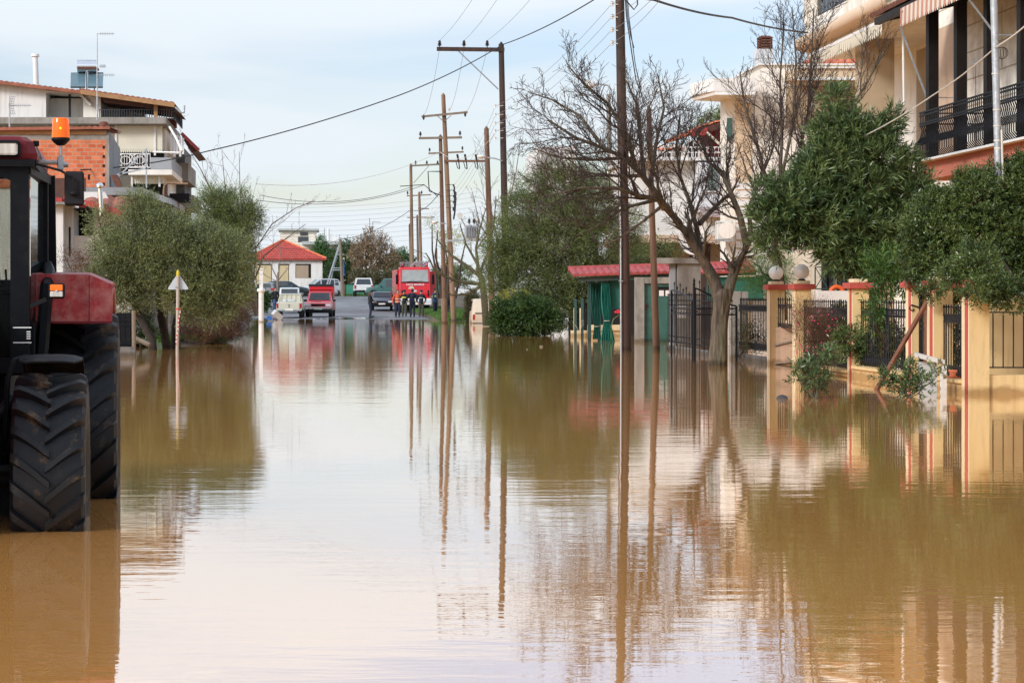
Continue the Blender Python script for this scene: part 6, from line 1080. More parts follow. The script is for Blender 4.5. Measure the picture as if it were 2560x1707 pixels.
ever('conifer_tree', 'feathery dark conifer branches hanging beside the carport tarpaulin', P(1930, 800, 52), [(1935, 860, 0), (1935, 780, 0), (1935, 700, 0)], [(1890, 690, 34), (1925, 680, 40), (1960, 690, 34), (1900, 715, 24), (1945, 720, 26), (1880, 655, 24)], 52, 1500, 12, 'conifer', .07, .008, .30, 53, up=-.1, spread=.5)
bush('young_oleander', 'bright green young oleander shoots growing through the black railings', 'shrub', (10.4, 38.2, -.2), blobs_px([(2210, 665, 30), (2235, 690, 30), (2200, 770, 20), (2190, 810, 20), (2240, 745, 20), (2195, 700, 18)], 36.9), 'bright', 210, 12, .13, .024, .28, seed=54, stems=12, stemm='moss_bark', up=.8)
bush('hedge', 'dark leafy hedge standing close behind the black railings', 'hedge', (10.9, 38, -.2), blobs_px([(2170, 880, 36), (2210, 860, 44), (2240, 890, 30), (2120, 850, 30), (2390, 860, 28), (2380, 800, 24), (2370, 900, 22), (2060, 830, 40, 6), (2100, 800, 34, 5)], 38.4), 'pitto', 2200, 9, .07, .024, .15, seed=55, stems=10)
bush('oleander_bush', 'small oleander bush growing out of the water in front of the heather', 'shrub', tuple(P(2035, 1000, 30.4)), blobs_px([(2000, 950, 22), (2025, 920, 24), (2055, 905, 22), (2080, 885, 14), (2035, 955, 24), (2065, 960, 18), (1990, 930, 16), (2075, 905, 14)], 30.4), 'oleander', 150, 11, .085, .022, .12, seed=56, stems=16, stemr=.009, stemm='moss_bark', up=1.0, inner=.2)
bush('oleander_bush', 'low oleander bush in the water at the foot of the leaning timber', 'shrub', tuple(P(2275, 992, 30.8)), blobs_px([(2225, 950, 18), (2250, 965, 20), (2285, 940, 20), (2300, 965, 20), (2262, 915, 14), (2205, 945, 14), (2310, 950, 14), (2345, 930, 12), (2275, 975, 18)], 30.8), 'oleander', 150, 11, .08, .021, .12, seed=57, stems=16, stemr=.009, stemm='moss_bark', up=.9, inner=.2)
hb_ = bush('heather_bush', 'rust-brown wispy heather with pink flowers against the railings', 'shrub', (9.15, 39, -.3), blobs_px([(2010, 830, 30), (2045, 850, 38), (2030, 800, 34), (2070, 880, 36), (2090, 840, 24), (2040, 900, 26), (2000, 790, 20)], 39), 'heath', 3600, 8, .032, .006, .32, seed=58, stems=60, stemm='twig', stemr=.005, up=1.0, inner=.1, spread=.4)
m = MB(); rg_ = random.Random(5)
for k in range(46): c_ = P(1985+rg_.random()*110, 775+rg_.random()*110, 38.3+rg_.random()*.5); m.ball(tuple(c_), .014, 3)
m.build('flowers', MT['pinkflower'], hb_)
bush('dry_vine', 'straggly yellow-brown vine climbing the spiked fence beside the concrete post', 'creeper', (9.8, 48.5, .05), blobs_px([(1865, 850, 22), (1885, 830, 20), (1895, 860, 20), (1870, 875, 16), (1860, 810, 14)], 47.8), 'drygreen', 520, 6, .045, .016, .22, seed=59, stems=16, stemm='twig', stemr=.006)
fl_ = thing('red_flower', 'single red flower on a bent green stalk beside the tall dark pole', 'flower', tuple(P(1530, 850, 66))); m = MB(); m.tube([P(1528, 850, 66), P(1528, 815, 66), P(1534, 797, 66), P(1547, 788, 66)], .018, 6); m.build('stalk', LF['bright'], fl_)
m = MB(); [m.ball(tuple(P(1541+a*4, 779+b*3, 66)), .04, 5, (1, .5, .7)) for a, b in ((0, 0), (1, -1), (1, 1), (-.5, .5), (1.6, 0))]; m.build('petals', MT['redflower'], fl_)
# far trees behind the junction
def far(label, bl, Y, n, lm, seed, per=7, L=.22, W=.09, twl=.5, name='far_tree', up=.3, stem=True):
    B = blobs_px(bl, Y); t = thing(name, label, 'tree', (B[0][0], Y, 1.42), 'trees beyond the junction'); rg = random.Random(seed); m = MB(); bx_ = B[0][0]
    for b in B: m.tube(wob(rg, (bx_+(b[0]-bx_)*.5, Y, 1.3), (b[0], b[1], b[2]), 3, .06), [.10, .03], 5)
    m.build('trunk', MT['twig'], t); leaves('crown', LF[lm], t, B, n, per, L, W, twl, seed=seed, up=up); return t
far('bright green pointed conifer right of the red-roofed house', [(803, 606, 12), (802, 628, 20), (806, 650, 28), (815, 680, 30), (800, 700, 26), (830, 655, 20)], 226, 1500, 'conifer', 61, 9, name='conifer_tree', up=.8)
far('dark green tree behind the strutted concrete pole', [(850, 650, 30), (870, 640, 28), (845, 685, 30), (880, 690, 32), (865, 612, 14), (840, 710, 20)], 222, 1500, 'shrub', 62)
far('brown-leaved bushy tree with tall bare shoots right of the strutted pole', [(905, 640, 30), (930, 625, 34), (960, 640, 30), (915, 680, 36), (955, 690, 34), (925, 590, 14), (960, 600, 12), (895, 605, 10), (985, 660, 24)], 208, 1700, 'dry', 63, up=1.0)
far('second dark tree half hidden by brown twigs', [(895, 700, 22), (930, 700, 22), (970, 705, 24), (1000, 700, 24)], 203, 900, 'drygreen', 64)
far('dark rounded pine left of the fire engine', [(990, 650, 18), (1005, 645, 20), (1020, 660, 22), (985, 680, 24), (1010, 690, 24)], 240, 1300, 'conifer', 65)
far('dark trees behind the far poles at the fire engine roof', [(1050, 690, 20), (1090, 700, 22), (1120, 695, 24), (1150, 690, 28)], 230, 1200, 'olive2', 66)
far('hazy brown thicket left of the red-roofed house', [(600, 690, 30), (570, 700, 40), (610, 650, 22), (540, 680, 40), (620, 720, 18)], 232, 1500, 'dry', 67)
far('pale yellow-green sapling among the far poles', [(1110, 600, 16), (1080, 560, 10), (1095, 575, 8), (1130, 590, 14), (1125, 640, 16), (1165, 600, 14)], 128, 420, 'pale', 68, per=5, L=.11, W=.04, name='sapling')
far('low dark bush on the pavement behind the white column', [(640, 745, 12), (660, 752, 9), (650, 765, 10)], 150, 420, 'shrub', 69, name='low_bush')
far('dark mass of trees closing the gap at far left behind the olives', [(420, 700, 60), (480, 680, 60), (330, 700, 60), (540, 700, 30)], 150, 1500, 'olive2', 70, L=.2)
far('dark tree behind the white house at the right', [(1765, 305, 10), (1790, 296, 12), (1810, 300, 10), (1740, 320, 6)], 118, 420, 'olive2', 71, L=.12, W=.05)
far('dense dark greenery filling the garden behind the carport', [(1560, 660, 40), (1600, 680, 40), (1650, 650, 44), (1530, 720, 40)], 84, 1300, 'olive2', 72, L=.12, W=.05)
# ---------------------------------------------------------------- vehicles (built at the origin, nose towards +x)
def patch(mb, p00, p10, p11, p01, u0=.05, u1=.95, v0=.08, v1=.92, off=.018, ref=None):
    p00, p10, p11, p01 = map(Vector, (p00, p10, p11, p01)); B_ = lambda u, v: p00*(1-u)*(1-v)+p10*u*(1-v)+p11*u*v+p01*(1-u)*v
    n = (p10-p00).cross(p01-p00).normalized()
    if ref is not None and n.dot(((p00+p11)/2)-Vector(ref)) < 0: n = -n
    q = [B_(u0, v0)+n*off, B_(u1, v0)+n*off, B_(u1, v1)+n*off, B_(u0, v1)+n*off]; r = [x-n*(off+.01) for x in q]
    mb.loft([r, q], True, True)
def wheel(parent, x, y, r, w_, rim='rim'):
    m = MB(); s = 1 if y > 0 else -1; yo = y+s*w_/2; yi = y-s*w_/2
    m.lathe([(r*.62, yi), (r*.93, yi), (r, yi+s*.03), (r, yo-s*.03), (r*.94, yo), (r*.64, yo-s*.005), (r*.60, yo-s*.03)], (x, 0, r), 'y', 28); o = m.build('wheel', MT['tyre_black'], parent)
    m = MB(); m.lathe([(r*.62, yo-s*.035), (r*.45, yo-s*.05), (r*.2, yo-s*.02), (.001, yo-s*.015)], (x, 0, r), 'y', 20); m.build('rim', MT[rim], o)
def vehicle(name, label, cat, st, col, wh, rear_glass, front_glass, side, loc, rz, tw=.19, group=None, plate=(None, None), lights=None, tail=None, bump='darkgrey', bumpz=(.35, .55), mir=None, pillars=(), low=0, grille=None, rimm='rim', handles=()):
    """st: stations (x, z bottom, z belt, z top, half width, half width top)"""
    t = thing(name, label, cat, (0, 0, 0), group); m = MB(); rings = []
    for x, zb, zl, zt, hw, ht in st:
        h = [(0, zb), (hw*.86, zb), (hw*.985, zb+.10), (hw, (zb+zl)/2), (hw*.97, zl), (ht, zt-.035), (ht-.09, zt), (0, zt+.006)]
        ring = [(x, y, z) for y, z in h]+[(x, -y, z) for y, z in reversed(h[1:-1])]; rings.append(ring)
    m.loft(rings, True, True, smooth=True); m.build('body', col, t)
    g = MB(); cx = sum(s[0] for s in st)/len(st); ref = (cx, 0, .8)
    def bp_(i, s): x, zb, zl, zt, hw, ht = st[i]; return (x, s*hw*.97, zl)
    def tp_(i, s): x, zb, zl, zt, hw, ht = st[i]; return (x, s*ht, zt-.035)
    def mp_(i, s): x, zb, zl, zt, hw, ht = st[i]; return (x, s*(ht-.09), zt)
    if front_glass: a, b = front_glass; g = MB(); patch(g, mp_(a, -1), mp_(a, 1), mp_(b, 1), mp_(b, -1), .02, .98, .08, .94, ref=ref); g.build('windscreen', MT['window'], t)
    if rear_glass: a, b = rear_glass; g = MB(); patch(g, mp_(a, -1), mp_(a, 1), mp_(b, 1), mp_(b, -1), .04, .96, .10, .90, ref=ref); g.build('rear_window', MT['window'], t)
    for s in (-1, 1):
        for i, j, u0, u1 in side:
            g = MB(); patch(g, bp_(i, s), bp_(j, s), tp_(j, s), tp_(i, s), u0, u1, .12, .90, ref=ref); g.build('side_window', MT['window'], t)
    for x, y, r in wh:
        for s in (-1, 1):
            a = MB(); a.lathe([(r+.055, s*(y-tw*.6)), (r+.055, s*(y+tw*.5+.006)), (r*.7, s*(y+tw*.5+.004))], (x, 0, r), 'y', 26); a.build('wheel_arch', MT['dark'], t); wheel(t, x, s*(y+.015), r, tw, rimm)
    x1, x0_ = max(s[0] for s in st), min(s[0] for s in st); hw = max(s[4] for s in st)
    b = MB(); b.bbox(x1-.03, x1+.07, -hw*.96, hw*.96, *bumpz, .025); b.build('front_bumper', MT[bump], t); b = MB(); b.bbox(x0_-.07, x0_+.03, -hw*.96, hw*.96, *bumpz, .025); b.build('rear_bumper', MT[bump], t)
    if plate[0]: b = MB(); b.box(x1+.07, x1+.085, -.26, .26, plate[0]-.06, plate[0]+.06); b.build('number_plate', MT['plate'], t)
    if plate[1]: b = MB(); b.box(x0_-.085, x0_-.07, -.26, .26, plate[1]-.06, plate[1]+.06); b.build('number_plate', MT['plate'], t)
    for s in (-1, 1):
        if lights: y0_, y1_, z0_, z1_ = lights; b = MB(); b.bbox(x1-.06, x1+.02, min(s*y0_, s*y1_), max(s*y0_, s*y1_), z0_, z1_, .01); b.build('headlight', MT['lamp'], t)
        if tail: y0_, y1_, z0_, z1_ = tail; b = MB(); b.bbox(x0_-.025, x0_+.05, min(s*y0_, s*y1_), max(s*y0_, s*y1_), z0_, z1_, .01); b.build('taillight', MT['taillight'], t)
        if mir: b = MB(); mx_, my_, mz_ = mir; b.bbox(mx_-.05, mx_+.04, min(s*my_, s*(my_+.17)), max(s*my_, s*(my_+.17)), mz_, mz_+.13, .02); b.build('wing_mirror', MT['black_paint'], t)
    if grille: b = MB(); z0_, z1_, y_ = grille; b.bbox(x1-.02, x1+.012, -y_, y_, z0_, z1_, .008); b.build('grille', MT['black_paint'], t)
    for hx, hz in handles:
        for s in (-1, 1): b = MB(); b.box(hx-.09, hx+.09, s*(hw+.005)-.012, s*(hw+.005)+.012, hz, hz+.03); b.build('door_handle', MT['black_paint'], t)
    place(t, loc, rz); return t
def XYp(x, Y): return X_(x, Y)
PK = lambda hood=.95, cab=1.50, w_=.84: [(-2.25, .45, .85, .98, w_*.97, w_*.93), (-2.18, .40, .88, 1.0, w_, w_*.95), (-.62, .38, .88, 1.0, w_, w_*.95), (-.60, .38, .98, cab-.04, w_, w_*.80), (-.40, .36, .98, cab, w_, w_*.82), (.32, .36, .98, cab, w_, w_*.82), (.50, .36, .97, cab-.05, w_, w_*.80), (1.02, .36, .93, hood+.03, w_, w_*.92), (1.9, .40, .88, hood-.05, w_*.98, w_*.90), (2.12, .44, .80, hood-.14, w_*.92, w_*.84)]
# red pickup facing us, red canopy box on its bed
rp = vehicle('pickup', 'red pickup truck facing the flood with a red cargo box behind its cab', 'pickup', PK(1.02, 1.66, .88), paint('pickup_red', (.42, .02, .025)), [(1.35, .76, .36), (-1.45, .76, .36)], (3, 4), (7, 6), [(4, 5, .05, .95)], (XYp(801, 136.5), 136.8, gz(134)-.0), -94, plate=(.52, None), lights=(.48, .80, .72, .86), bump='chrome', bumpz=(.50, .66), mir=(.72, .88, 1.02), grille=(.72, .86, .44), handles=[(-.25, .95)])
b = MB(); b.bbox(2.10, 2.22, -.85, .85, .28, .52, .03); b.build('lower_bumper', MT['black_paint'], rp); b = MB(); b.box(1.4, 1.7, -.18, .18, .985, 1.01); b.build('bonnet_scoop', MT['black_paint'], rp)
b = MB(); b.bbox(-2.2, -.75, -.80, .80, 1.0, 2.02, .03); b.build('cargo_box', paint('box_red', (.55, .012, .02)), rp); b = MB(); [b.cyl((-.80+dx, -.82, 2.06+dz), (-.80+dx, .82, 2.06+dz), .085, n=10) for dx, dz in ((0, 0), (-.16, .02), (-.32, 0))]; b.build('rolled_cover', MT['cloth_black'], rp)
b = MB(); [b.cyl((.05, y, 1.68), (.05, y, 1.78), .02, n=5) for y in (-.6, .6)]; b.cyl((.05, -.72, 1.78), (.05, .72, 1.78), .025, n=6); b.cyl((-.5, -.72, 1.78), (-.5, .72, 1.78), .025, n=6); b.bar((.05, -.62, 1.78), (-.5, -.62, 1.78), .03); b.bar((.05, .62, 1.78), (-.5, .62, 1.78), .03); b.build('roof_rack', MT['black_paint'], rp)
# dirty white pickup seen from the back
wp_ = vehicle('pickup', 'muddy old white pickup seen from behind with rack bars over its rear window', 'pickup', PK(.98, 1.54, .83), paint('pickup_cream', (.55, .53, .42), .45), [(1.35, .72, .34), (-1.45, .72, .34)], (3, 4), (7, 6), [(4, 5, .05, .95)], (XYp(727, 133.5), 133.5, .08), 88, plate=(None, .50), tail=(.68, .80, .60, .90), bump='galv', bumpz=(.42, .52), mir=(.72, .84, 1.02))
b = MB(); b.bbox(-2.32, -2.26, -.66, .66, .50, .93, .02); tg = b.build('tailgate', paint('tailgate_cream', (.55, .53, .42), .45), wp_); b = MB(); b.box(-2.335, -2.321, -.07, .07, .80, .83); b.disc((-2.325, 0, .70), (1, 0, 0), .045, .01, 12); b.build('latch', MT['darkgrey'], tg)
b = MB(); 
for y in (-.62, -.31, 0, .31, .62): b.cyl((-.68, y, 1.0), (-.68, y*.93, 1.5), .018, n=5)
b.tube([(-.68, -.76, 1.0), (-.68, -.66, 1.50), (-.68, .66, 1.50), (-.68, .76, 1.0)], .02, 5); b.build('rack_bars', paint('bar_cream', (.6, .58, .48)), wp_)
b = MB(); b.bbox(-2.0, -1.4, -.4, .1, .98, 1.16, .05); b.ball((-1.2, .3, 1.05), .18, 5, (1, 1, .6)); b.build('bed_load', MT['grey_plastic'], wp_)
HB = lambda w_=.86, h=1.46: [(-2.05, .35, .85, .92, w_*.90, w_*.82), (-1.98, .28, .90, 1.0, w_*.96, w_*.84), (-1.62, .24, .92, h-.07, w_*.98, w_*.70), (-1.2, .22, .93, h, w_, w_*.74), (.1, .22, .92, h, w_, w_*.74), (.35, .22, .91, h-.05, w_, w_*.74), (1.05, .22, .88, .96, w_, w_*.84), (1.75, .26, .76, .84, w_*.96, w_*.82), (2.05, .34, .62, .70, w_*.86, w_*.76)]
SD = lambda w_=.86, h=1.38: [(-2.25, .35, .80, .88, w_*.90, w_*.80), (-2.1, .28, .86, .96, w_*.96, w_*.84), (-1.45, .24, .90, .98, w_*.98, w_*.84), (-.85, .22, .91, h-.04, w_, w_*.72), (-.5, .22, .91, h, w_, w_*.73), (.1, .22, .90, h, w_, w_*.73), (.35, .22, .89, h-.05, w_, w_*.72), (1.0, .22, .86, .94, w_, w_*.84), (1.9, .26, .74, .80, w_*.96, w_*.82), (2.2, .34, .60, .66, w_*.86, w_*.76)]
vehicle('car', 'dark blue saloon car facing the flood behind the walking woman', 'car', SD(.97, 1.41), paint('navy', (.012, .018, .04), .2), [(1.35, .74, .31), (-1.35, .74, .31)], (2, 3), (7, 6), [(3, 5, .25, .96)], (XYp(955, 165), 165, gz(164)+.10), -92, plate=(.46, None), lights=(.50, .80, .56, .70), bump='black_paint', bumpz=(.26, .52), mir=(.62, .86, .92), grille=(.58, .68, .36))
vehicle('car', 'grey hatchback seen from behind left of the man in the black jacket', 'car', HB(.88, 1.50), paint('car_grey', (.20, .21, .22)), [(1.3, .76, .32), (-1.3, .76, .32)], (1, 2), (6, 5), [(3, 5, .08, .9)], (XYp(668, 184), 184, gz(184)), 84, plate=(None, .60), tail=(.58, .84, .82, 1.0), mir=(.62, .86, .92))
vehicle('car', 'dark green estate car parked side-on behind the white pickup', 'car', HB(.86, 1.44), paint('car_darkgreen', (.015, .03, .035), .2), [(1.3, .76, .31), (-1.3, .76, .31)], (1, 2), (6, 5), [(2, 3, .1, .9), (3, 4, .04, .48), (3, 4, .52, .96), (4, 6, .08, .6)], (XYp(716, 189), 189.5, 1.36), 4, lights=(.5, .78, .62, .72), bump='darkgrey', bumpz=(.28, .48), mir=(.62, .86, .92))
vehicle('car', 'silver estate car parked side-on in front of the red-roofed house', 'car', HB(.88, 1.62), paint('car_silver', (.48, .50, .52)), [(1.3, .76, .33), (-1.3, .76, .33)], (1, 2), (6, 5), [(2, 3, .1, .9), (3, 4, .04, .48), (3, 4, .52, .96), (4, 6, .08, .6)], (XYp(800, 194), 194.5, 1.42), 196, tail=(.6, .84, .85, 1.05), mir=(.62, .86, .92))
vn = vehicle('van', 'pale van with dark windscreen between the white pickup and the green car', 'van', [(-2.2, .35, 1.0, 1.85, .82, .72), (-2.1, .3, 1.0, 1.92, .84, .74), (.6, .3, 1.0, 1.92, .84, .74), (.85, .3, 1.0, 1.86, .84, .72), (1.5, .3, .98, 1.12, .84, .74), (2.0, .35, .85, .95, .80, .70), (2.1, .4, .7, .78, .76, .66)], paint('van_white', (.60, .62, .60)), [(1.35, .74, .33), (-1.35, .74, .33)], (0, 1), (4, 3), [(1, 2, .55, .97)], (XYp(724, 158), 158, gz(158)+.02), -90, lights=(.5, .76, .66, .82), mir=(1.1, .84, 1.1))
wcp = vehicle('pickup', 'white pickup seen from behind beside the green screen fence', 'pickup', PK(1.0, 1.62, .86), paint('pickup_white', (.68, .70, .70)), [(1.35, .74, .35), (-1.45, .74, .35)], (3, 4), (7, 6), [(4, 5, .05, .95)], (XYp(907, 193), 193.5, 1.42), 91, tail=(.68, .86, .66, .98), bump='darkgrey', mir=(.72, .86, 1.05))
b = MB(); b.loft([[(-2.2, -.84, 1.0), (-2.2, .84, 1.0), (-.6, .84, 1.0), (-.6, -.84, 1.0)], [(-2.1, -.68, 1.66), (-2.1, .68, 1.66), (-.6, .70, 1.66), (-.6, -.70, 1.66)]], True, True); cn = b.build('canopy', paint('canopy_white', (.68, .70, .70)), wcp)
b = MB(); b.add([(-2.205, -.70, 1.06), (-2.205, .70, 1.06), (-2.125, .58, 1.56), (-2.125, -.58, 1.56)], [(0, 1, 2, 3)]); b.build('rear_window', MT['window'], cn)
gp = vehicle('pickup', 'dark green pickup turned sideways behind the blue saloon and fire engine', 'pickup', PK(1.12, 1.84, .90), paint('pickup_green', (.018, .09, .075), .3), [(1.4, .80, .40), (-1.5, .80, .40)], (3, 4), (7, 6), [(4, 5, .05, .95)], (XYp(975, 182), 183, 1.12), 176, lights=(.50, .82, .78, .94), bump='darkgrey', bumpz=(.42, .66), mir=(.72, .90, 1.08), tw=.24)
# flooded cream van with number on the tail
fv = vehicle('van', 'cream hatchback van sunk to its bumper behind the rounded green shrub', 'van', [(-1.95, .35, .82, .90, .80, .74), (-1.88, .3, .92, 1.02, .82, .76), (-1.35, .28, .95, 1.62, .83, .70), (-1.1, .28, .95, 1.68, .83, .70), (.3, .28, .95, 1.68, .83, .70), (1.2, .28, .9, 1.0, .83, .72), (1.8, .32, .75, .82, .78, .68)], paint('van_cream', (.62, .50, .36), .5), [(1.3, .72, .30), (-1.3, .72, .30)], None, (5, 4), [(3, 4, .05, .95)], (XYp(1206, 111)+.25, 112.8, -.37), 90, tail=(.66, .77, .56, .84), bump='darkgrey', bumpz=(.33, .40))
b = MB(); b.box(-2.0, -1.955, -.05, .66, .90, .935); b.build('tail_trim', MT['dark'], fv)
def text(parent, s, size, loc, rot, m, ext=.004, name='lettering', bold=0):
    c = bpy.data.curves.new(name, 'FONT'); c.body = s; c.size = size; c.extrude = ext; c.align_x = 'CENTER'; c.align_y = 'CENTER'; c.offset = bold; o = bpy.data.objects.new(name, c); COL.objects.link(o)
    dg = bpy.context.evaluated_depsgraph_get(); me = bpy.data.meshes.new_from_object(o.evaluated_get(dg)); bpy.data.objects.remove(o); me.materials.clear(); me.materials.append(m)
    o = bpy.data.objects.new(name, me); COL.objects.link(o); o.location = loc; o.rotation_euler = rot; o.parent = parent; return o
# fire engine, nose towards +x
ft = thing('fire_engine', 'red fire engine facing the flood with roof ladder and open cab door', 'fire engine', (0, 0, 0)); fr_ = paint('fire_red', (.62, .008, .018), .22)
b = MB(); rings = []
for x, zt, w_ in ((.0, 3.42, 1.12), (.25, 3.50, 1.15), (1.45, 3.50, 1.15), (1.62, 3.38, 1.13), (1.78, 2.30, 1.15), (1.86, 1.5, 1.15), (1.84, .95, 1.12)):
    rings.append([(x, -w_, .95 if x < 1.8 else .95), (x, w_, .95), (x, w_, zt-.12), (x, w_-.12, zt), (x, -w_+.12, zt), (x, -w_, zt-.12)])
b = MB(); b.prism([(-.1, .90), (1.86, .90), (1.88, 1.5), (1.80, 2.35), (1.62, 3.40), (1.45, 3.52), (-.1, 3.52)], 'y', -1.13, 1.13); b.build('cab', fr_, ft)
b = MB(); b.add([(1.815, -1.02, 2.38), (1.815, 1.02, 2.38), (1.655, .98, 3.28), (1.655, -.98, 3.28)], [(0, 1, 2, 3)]); b.add([(1.80, -1.02, 2.36), (1.80, 1.02, 2.36), (1.64, .98, 3.30), (1.64, -.98, 3.30)], [(0, 1, 2, 3)]); 
wsm = mat('engine_windscreen', (.30, .31, .29), .08, var=.25, scale=1.4, spec=.9); b.build('windscreen', wsm, ft)
b = MB(); b.prism([(1.805, 2.30), (1.82, 2.38), (1.815, 2.40), (1.79, 2.40)], 'y', -1.05, 1.05); b.tube([(1.83, -.1, 2.40), (1.80, .55, 2.46)], .012, 4); b.tube([(1.83, -.7, 2.40), (1.81, -.05, 2.44)], .012, 4); b.build('wiper', MT['black_paint'], ft)
b = MB(); b.bbox(-5.4, -.15, -1.24, 1.24, .95, 3.35, .04); bd = b.build('equipment_body', fr_, ft)
b = MB(); b.bbox(1.80, 2.12, -1.24, 1.24, .62, 1.12, .05); bmp = b.build('front_bumper', MT['white_paint'], ft)
for s in (-1, 1): b = MB(); b.bbox(2.10, 2.14, min(s*.72, s*1.14), max(s*.72, s*1.14), .80, 1.04, .02); b.build('headlight', MT['lamp'], bmp)
b = MB(); b.bbox(1.86, 1.93, -.75, .75, 1.14, 1.30, .01); b.bbox(1.86, 1.90, -1.04, -.94, 1.25, 1.75, .01); b.bbox(1.86, 1.90, .94, 1.04, 1.25, 1.75, .01); b.build('grille', MT['black_paint'], ft)
b = MB(); b.box(-5.2, 1.7, -1.0, 1.0, .45, .92); b.build('chassis', MT['black_paint'], ft)
b = MB(); b.box(1.885, 1.895, -.30, .10, 1.62, 1.76); b.build('number_plate', MT['plate'], ft)
text(ft, 'IVECO MAGIRUS', .185, (1.875, 0, 2.17), (R(85), 0, R(90)), MT['white_paint'], bold=.003)
cr = MB(); cr.disc((1.84, -.30, 1.86), (1, 0, -.1), .22, .02, 20); cr.build('emblem', mat('emblem_cream', (.65, .55, .40), .5), ft)
for s in (-1, 1):
    b = MB(); b.bbox(1.25, 1.45, s*.92-.10, s*.92+.10, 3.53, 3.60, .01); lb_ = b.build('beacon_base', MT['black_paint'], ft); b = MB(); b.lathe([(.10, 3.60), (.10, 3.78), (.07, 3.82), (.001, 3.83)], (1.35, s*.92, 0), 'z', 16); b.build('beacon', mat('beacon_red', (.30, .01, .05), .15), lb_)
    b = MB(); b.tube([(1.6, s*1.13, 3.25), (1.75, s*1.36, 3.3), (1.75, s*1.38, 2.9)], .02, 5); b.bbox(1.68, 1.78, s*1.38-.1, s*1.38+.1, 2.2, 2.95, .03); b.build('mirror', MT['black_paint'], ft)
    for x in (.75, -3.6): wheel(ft, x, s*1.02, .50, .30, 'rim')
b = MB(); b.disc((1.38, 0, 3.60), (0, 0, 1), .07, .14, 12); b.build('horn', MT['black_paint'], ft)
b = MB(); b.add([(1.35, 1.14, 1.3), (1.35, 1.14, 3.2), (1.0, 1.75, 3.2), (1.0, 1.75, 1.3), (1.40, 1.16, 1.3), (1.40, 1.16, 3.2), (1.05, 1.77, 3.2), (1.05, 1.77, 1.3)], [(0, 1, 2, 3), (7, 6, 5, 4), (0, 4, 5, 1), (1, 5, 6, 2), (2, 6, 7, 3), (3, 7, 4, 0)]); b.build('open_door', fr_, ft)
ld = MB()
for y in (.25, .75): ld.bar((-5.2, y, 3.75), (.9, y, 3.95), .05, .10)
for k in range(18): x = -5.1+k*.35; ld.cyl((x, .25, 3.75+(x+5.2)/6.1*.2), (x, .75, 3.75+(x+5.2)/6.1*.2), .02, n=5)
for y in (.98, 1.2): ld.bar((-5.2, y, 3.5), (.4, y, 4.0), .05, .08)
for k in range(14): x = -5.1+k*.4; ld.cyl((x, .98, 3.5+(x+5.2)/5.6*.5), (x, 1.2, 3.5+(x+5.2)/5.6*.5), .02, n=5)
ld.build('ladder', MT['galv'], ft)
b = MB(); b.box(-.15, .9, -1.05, .95, 3.86, 3.90); [b.bar((.9, -1.05+k*.2, 3.6), (.75, -1.05+k*.2, 3.9), .02) for k in range(11)]; b.bar((.9, -1.05, 3.6), (.9, .95, 3.6), .03); b.build('roof_rack', MT['galv'], ft)
place(ft, (XYp(1036, 158.5), 160.4, .13), -88)

